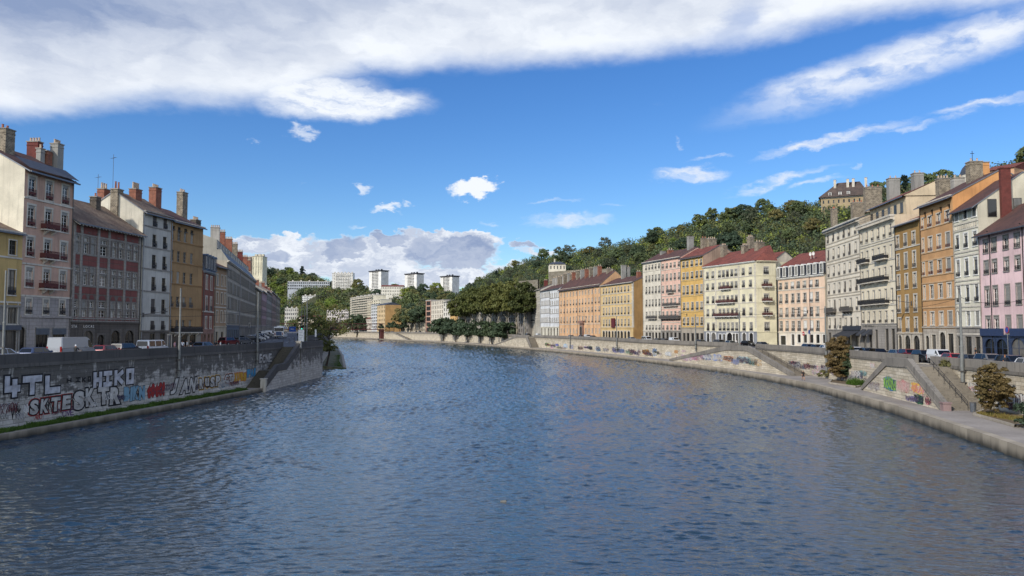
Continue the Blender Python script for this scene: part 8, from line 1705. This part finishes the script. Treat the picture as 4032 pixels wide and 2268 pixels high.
# colourful paint patches
def paintmat(c1, c2, c3, seed, cover=.5):
    m, t, b = newmat('spray_paint'); co = t.vm('ADD', t.n('ShaderNodeTexCoord').outputs['Object'], (seed * 3.7, seed, 0))
    n = t.noise(co, 1.1, 3, .6, 1.2); n2 = t.noise(co, 2.6, 2, .5, 2.0); c = t.mix(t.mr(n, .47, .53), lin(c1), lin(c2)); c = t.mix(t.mr(t.m('ABSOLUTE', t.m('SUBTRACT', n2, .5)), .02, .05), lin(c3), c)
    al = t.mr(t.m('ADD', t.noise(co, .8, 5, .65), t.m('MULTIPLY', n2, .25)), .70 - .25 * cover, .78 - .25 * cover)
    setin(t, b, Base_Color=c, Roughness=.8, Alpha=al); return m
SCR = {}
def scribble(o, w, h, g_, cols_):
    """looping spray-can strokes over a paint patch (illegible tags)"""
    for q in range(2):
        mb = MB(); n = 46; f1, f2, p1, p2 = g_.uniform(2.5, 5) * max(1, w / h), g_.uniform(1.5, 3.5), g_.uniform(0, 6), g_.uniform(0, 6); P = []
        for k in range(n + 1):
            s_ = k / n; P.append(Vector((w * (.5 - s_) * -.95 + .22 * h * math.sin(6.28 * f1 * s_ + p1) * .6, h * (.36 * math.sin(6.28 * f1 * s_ + p2) + .1 * math.sin(6.28 * f2 * s_)))))
        t_ = h * g_.uniform(.018, .035)
        for k in range(n):
            d = P[k + 1] - P[k]
            if d.length < 1e-4: continue
            nn = Vector((-d.y, d.x)).normalized() * t_; e = d.normalized() * t_ * .5; y = -.02 - .006 * q - .0002 * k
            mb.face([(v.x, y, v.y) for v in (P[k] - nn - e, P[k + 1] - nn + e, P[k + 1] + nn + e, P[k] + nn - e)])
        c = ('#1b1b1f', '#cfcdc8', '#33324a', '#5a2a30', cols_[2])[g_.randrange(5)]
        mb.build('stroke', plain(c, .8), o)
def patch(px, py, wpx, hpx, cols_, parent, wall, cover=.6, jag=.25, base=.012):
    PN[0] += 1; g_ = random.Random(PN[0]); c0 = wl_at(px - wpx / 2, py, wall); c1 = wl_at(px + wpx / 2, py, wall)
    if c0 is None or c1 is None: return
    d = c1 - c0; w = math.hypot(d.x, d.y); h = hpx / FPX * (c0.y + c1.y) / 2; mb = MB(); n = 18; P = []
    for k in range(n):
        a = 2 * math.pi * k / n; rr_ = 1 + g_.uniform(-jag, jag * .4); sq = max(abs(math.cos(a)), abs(math.sin(a))) ** -.7
        P.append((w / 2 * math.cos(a) * rr_ * sq, -base - .0015 * (PN[0] % 9), h / 2 * math.sin(a) * rr_ * sq))
    mb.face(P); o = mb.build('graffiti', paintmat(*cols_, PN[0], cover), parent); m_ = (c0 + c1) / 2; o.location = m_ - parent.matrix_basis.translation if parent.rotation_euler.z == 0 else (0, 0, 0)
    a = math.atan2(d.y, d.x)
    if parent.rotation_euler.z: 
        inv = parent.matrix_basis.inverted() if False else (Matrix.Translation(parent.location) @ Matrix.Rotation(parent.rotation_euler.z, 4, 'Z')).inverted(); o.location = inv @ m_; o.rotation_euler = (0, 0, a - parent.rotation_euler.z)
    else: o.rotation_euler = (0, 0, a)
    scribble(o, w, h, g_, cols_)
for q in LATER: patch(*q[:5], wallLroot, WL, q[5], base=.004)
Wn = [NS_A, NS_B]; Wm = [MS_A, MS_B]; Wf = [FS_A, FS_B]
WRv = WR[::-1]; W2, W0, W1 = RWALLS[2], RWALLS[0], RWALLS[1]
for px, py, w, h, c, cv_ in ((3503, 1511, 46, 50, ('#7fb04a', '#3f7fae', '#1d2b52'), .8), (3558, 1520, 50, 52, ('#c9807c', '#b8353f', '#c9a9a0'), .5), (3616, 1531, 56, 44, ('#e0c63a', '#d9bd3a', '#c65a78'), 1.0), (3618, 1572, 38, 38, ('#2f6b45', '#3f7f55', '#1c3a2c'), .8), (3655, 1580, 26, 30, ('#b83a44', '#c86a70', '#d8c8c0'), .6), (3590, 1570, 50, 24, ('#7d7396', '#9a94a8', '#5a5474'), .4), (3440, 1520, 50, 40, ('#b9b4ae', '#8f8a88', '#6d5a5e'), .3), (3645, 1550, 30, 30, ('#b05a86', '#8a4a7a', '#d8c8b0'), .4)):
    patch(px, py, w, h, c, nearst, Wn, cv_)
fit_text('Round', 3482, 3530, 1490, 1530, [(plain('#26406e', .7), .09), (plain('#8fbf4e', .7), .05)], nearst, 0, Wn) if False else None
for px, py, w, h, c, cv_ in ((2745, 1405, 56, 30, ('#b86a7a', '#8f5a8a', '#c9b0b8'), .6), (2703, 1408, 46, 26, ('#a07aa0', '#7a5a80', '#c9a0b0'), .5), (2785, 1405, 36, 26, ('#4f7ea8', '#9a94a8', '#3a4a6a'), .7), (2824, 1408, 40, 28, ('#3f66b0', '#5a86c8', '#c9c0a8'), .9), (2868, 1412, 40, 24, ('#a8693f', '#b87a4a', '#8a5a3a'), .9), (2925, 1418, 50, 32, ('#6a9aa8', '#7fb0b0', '#c9b0a0'), .6), (2963, 1425, 40, 28, ('#7a9a8a', '#5f9aa0', '#b0a080'), .5), (2985, 1428, 26, 26, ('#b08a3f', '#a0703a', '#c9b080'), .7), (2895, 1424, 30, 26, ('#b0b4c8', '#9098b0', '#7a80a0'), .5)):
    patch(px, py, w, h, c, midst, Wm, cv_)
for px, py, w, h, c, cv_ in ((2153, 1357, 14, 14, ('#7f9f5a', '#5f8f5a', '#3f6f4a'), .9), (2160, 1358, 14, 12, ('#d0cf6a', '#c8c85a', '#b0b050'), .9), (2175, 1366, 12, 12, ('#c84a9a', '#b04a8a', '#e080b0'), .9), (2194, 1358, 14, 10, ('#6a70b8', '#7a80c0', '#5a60a0'), .8), (2227, 1361, 18, 14, ('#3f8fc0', '#6aa8d0', '#d0d8e0'), .9), (2249, 1366, 16, 18, ('#7a80b8', '#5a70a8', '#b0a8c8'), .7), (2285, 1370, 20, 16, ('#b89a88', '#a88a7a', '#c0a8a0'), .5), (2307, 1368, 18, 10, ('#9a80a8', '#8a70a0', '#b0a0b8'), .6), (2326, 1371, 14, 16, ('#3a3f38', '#a8b03f', '#2a2f2a'), .8), (2353, 1373, 18, 18, ('#a8c8d8', '#88b0c8', '#d8e0e4'), .8), (2386, 1378, 22, 16, ('#a8a89c', '#8a8a80', '#6a6a60'), .4), (2424, 1379, 30, 20, ('#7a78a0', '#9a98b8', '#4a4870'), .7), (2448, 1382, 24, 18, ('#8a88a8', '#6a6890', '#4a7a9a'), .6), (2472, 1385, 18, 16, ('#8aa890', '#a0b8a0', '#708a78'), .5), (2495, 1388, 22, 20, ('#b89088', '#a88078', '#c0a098'), .5), (2513, 1390, 10, 28, ('#d8d8d4', '#c8c8c4', '#8a8a88'), .9), (2543, 1386, 30, 22, ('#c88a3a', '#b87a3a', '#6a7a5a'), .9), (2578, 1386, 18, 32, ('#6a94c0', '#7aa0c8', '#b0b0b8'), .8), (2632, 1393, 26, 18, ('#b8c0c8', '#8aa0b0', '#5a6a7a'), .7), (2662, 1385, 16, 14, ('#a8803f', '#98703a', '#b8906a'), .7), (2692, 1382, 16, 10, ('#c8a8b0', '#b08890', '#d8c0c8'), .5),
                             (3125, 1428, 26, 14, ('#c87a7a', '#b85a6a', '#d0a0a0'), .5), (3182, 1438, 12, 22, ('#8a9a4a', '#c8903a', '#6a7a3a'), .8), (3217, 1448, 14, 16, ('#c83a4a', '#d05a6a', '#d8b0b0'), .6), (3160, 1445, 26, 22, ('#a8b0b8', '#909a9a', '#7a8a90'), .4), (3215, 1468, 40, 20, ('#d0a8b0', '#c098a0', '#d8c0c8'), .5), (3245, 1450, 26, 30, ('#b0a8a8', '#9aa8b0', '#c8b0b0'), .4), (3435, 1440, 18, 22, ('#c88a8a', '#b87a7a', '#d8b0a8'), .5), (3395, 1470, 40, 24, ('#8ab0a8', '#b8c0b8', '#7a9a98'), .4)):
    patch(px, py, w, h, c, (W2 if px < 2850 else W1)[0], WR, cv_)
for px, py, w, h, c, cv_ in ((3838, 1533, 60, 22, ('#c87a6a', '#c05a4a', '#d8b0a0'), .7), (3838, 1566, 46, 34, ('#5f9f7a', '#7ab898', '#2f5a4a'), .6), (3885, 1580, 46, 46, ('#a8b0c8', '#c8ccd8', '#1d2030'), .6), (3770, 1500, 20, 20, ('#8a7a90', '#a090a0', '#6a5a70'), .4), (3785, 1540, 16, 14, ('#2f4a44', '#3f5a54', '#1f2f2c'), .8), (4020, 1575, 50, 50, ('#c8c8c4', '#1a1a1e', '#0e0e10'), .7), (3705, 1425, 18, 14, ('#a8c0b0', '#90b0a0', '#c0d0c8'), .6)):
    patch(px, py, w, h, c, W0[0], WR, cv_)
# faint unpainted-over scrawls along the whole length of the pale wall
g0 = random.Random(77)
for k in range(46):
    px = g0.uniform(2135, 2600) if k < 26 else (g0.uniform(3115, 3440) if k < 40 else g0.uniform(3790, 4000)); c = wl_at(px, 1400, WR)
    if c is None: continue
    hh = g0.uniform(.7, 1.7); zc = 1.0 + hh / 2 + g0.uniform(.1, 1.2); py = HOR + (H - zc) / c.y * FPX
    col_ = g0.choice((('#b9b2b8', '#8a8290', '#5a5568'), ('#c4a8a0', '#a88a86', '#7a4a4e'), ('#a9b4b8', '#8597a0', '#3f5a70'), ('#b4b29a', '#9a9a78', '#5f6a48'), ('#c9c6c0', '#a8a6a2', '#2a2a2e')))
    patch(px, py, hh * g0.uniform(1.2, 2.4) * FPX / c.y * .75, hh * FPX / c.y, col_, (W2 if px < 2850 else W1 if px < 3600 else W0)[0], WR, g0.uniform(.15, .5))
def rfit(*a, **k): fit_text(*a, **k)
WRr = WR[::-1]
rfit('SCHF', 3820, 3866, 1552, 1588, [(plain('#23493c', .7), .05), (plain('#6fae8c', .7), .02)], W0[0], wall=WR[::-1]); rfit('OA', 3862, 3905, 1556, 1600, [(INK, .08), (plain('#c4c8d6', .7), .04)], W0[0], wall=WR[::-1]); rfit('DIM', 3992, 4060, 1548, 1600, [(INK, .07), (plain('#c9c9c6', .7), .03)], W0[0], wall=WR[::-1])
# Round on the stair wall (rotated parent)
def rtext(txt, pl, pr_, yt, yb, layers, parent, wall):
    before = set(COL.objects); old = parent.location.copy(); fit_text(txt, pl, pr_, yt, yb, layers, parent, 0, wall)
    inv = Matrix.Rotation(-parent.rotation_euler.z, 4, 'Z')
    for o in set(COL.objects) - before: o.location = inv @ o.location; o.rotation_euler.z -= parent.rotation_euler.z
rtext('Round', 3480, 3528, 1488, 1530, [(plain('#23407a', .7), .10), (plain('#86b84a', .7), .045)], nearst, Wn)
# road markings and kerbs on the left street
mk = MB()
for off in (-3.2, -9.5):
    P = offs(WL, off); o2 = offs(WL, off - .16)
    for i in range(len(P) - 1): mk.face([(*P[i], zl(P[i][1]) + .006), (*P[i + 1], zl(P[i + 1][1]) + .006), (*o2[i + 1], zl(P[i + 1][1]) + .006), (*o2[i], zl(P[i][1]) + .006)])
for x0, y0, x1, y1 in ((-51.3, 142, -64, 230), (-46.5, 150, -58.5, 225), (-58.5, 225, -72, 290)):
    d = Vector((x1 - x0, y1 - y0)).normalized(); n = Vector((-d.y, d.x)) * .12; N = 8
    for k in range(N):
        a = Vector((x0, y0)).lerp(Vector((x1, y1)), k / N); c = Vector((x0, y0)).lerp(Vector((x1, y1)), (k + .7) / N); mk.face([(a.x - n.x, a.y - n.y, zl(a.y) + .012), (c.x - n.x, c.y - n.y, zl(c.y) + .012), (c.x + n.x, c.y + n.y, zl(c.y) + .012), (a.x + n.x, a.y + n.y, zl(a.y) + .012)])
tag(mk.build('road_marking', plain('#b8b8b4', .8)), kind='structure')
mb = MB(); P = [(x + 2.6, y) for x, y in [fl(40), fl(80), fl(120), fl(141), (-57.6, 156), (-75.1, 226), (-119.6, 398)]]; Q = [(x - 4, y) for x, y in P]
for i in range(len(P) - 1):
    z0, z1 = zl(P[i][1]) + .13, zl(P[i + 1][1]) + .13; mb.face([(*P[i], z0), (*P[i + 1], z1), (*Q[i + 1], z1), (*Q[i], z0)]); mb.face([(*P[i], z0 - .14), (*P[i + 1], z1 - .14), (*P[i + 1], z1), (*P[i], z0)])
tag(mb.build('pavement', M['pave']), kind='structure')
# low posts along the left street
for k in range(7):
    y = 150 + 13 * k; x = -44.5 - .2 * (y - 150); r = MB(); r.tube((0, 0, 0), (0, 0, .95), .06, n=8); r.tube((0, 0, .95), (0, 0, 1.03), .08, .05, n=8); tag(r.build('bollard', M['ironl'], None, (x, y, zl(y))), 'thin dark bollard along the left street, in a row beside the bus', 'bollard', 'bollards along the left street')
# dark church dome with a cross behind the orange house chimney
p = at(3829, 640, 215); r = empty('church_dome', (p.x, 215, 30), 0, 'dark church dome with a thin cross, peeping behind the orange house chimney', 'church'); zc = zat(3829, 690, 215) - 30
mb = MB(); n = 14; R_ = 3.2; rings = [(R_ * math.cos(a), R_ * 1.15 * math.sin(a)) for a in [R(k) for k in (0, 18, 36, 54, 72, 86)]]
for (r0, z0), (r1, z1) in zip(rings, rings[1:]):
    for k in range(n):
        a0, a1 = 6.2832 * k / n, 6.2832 * (k + 1) / n; mb.face([(r0 * math.cos(a0), r0 * math.sin(a0), zc + z0), (r0 * math.cos(a1), r0 * math.sin(a1), zc + z0), (r1 * math.cos(a1), r1 * math.sin(a1), zc + z1), (r1 * math.cos(a0), r1 * math.sin(a0), zc + z1)])
mb.build('dome', M['slate'], r); mb = MB(); mb.tube((0, 0, -22), (0, 0, zc), R_ * .98, n=14); mb.build('drum', M['limest'], r)
zt = zat(3829, 594, 215) - 30; mb = MB(); mb.tube((0, 0, zc + 3.4), (0, 0, zt), .09, n=6); mb.tube((-.55, 0, zt - .75), (.55, 0, zt - .75), .08, n=6); mb.tube((0, 0, zc + 3.2), (0, 0, zc + 4.4), .3, .12, n=8); mb.build('cross', M['iron'], r)
finish_walls()
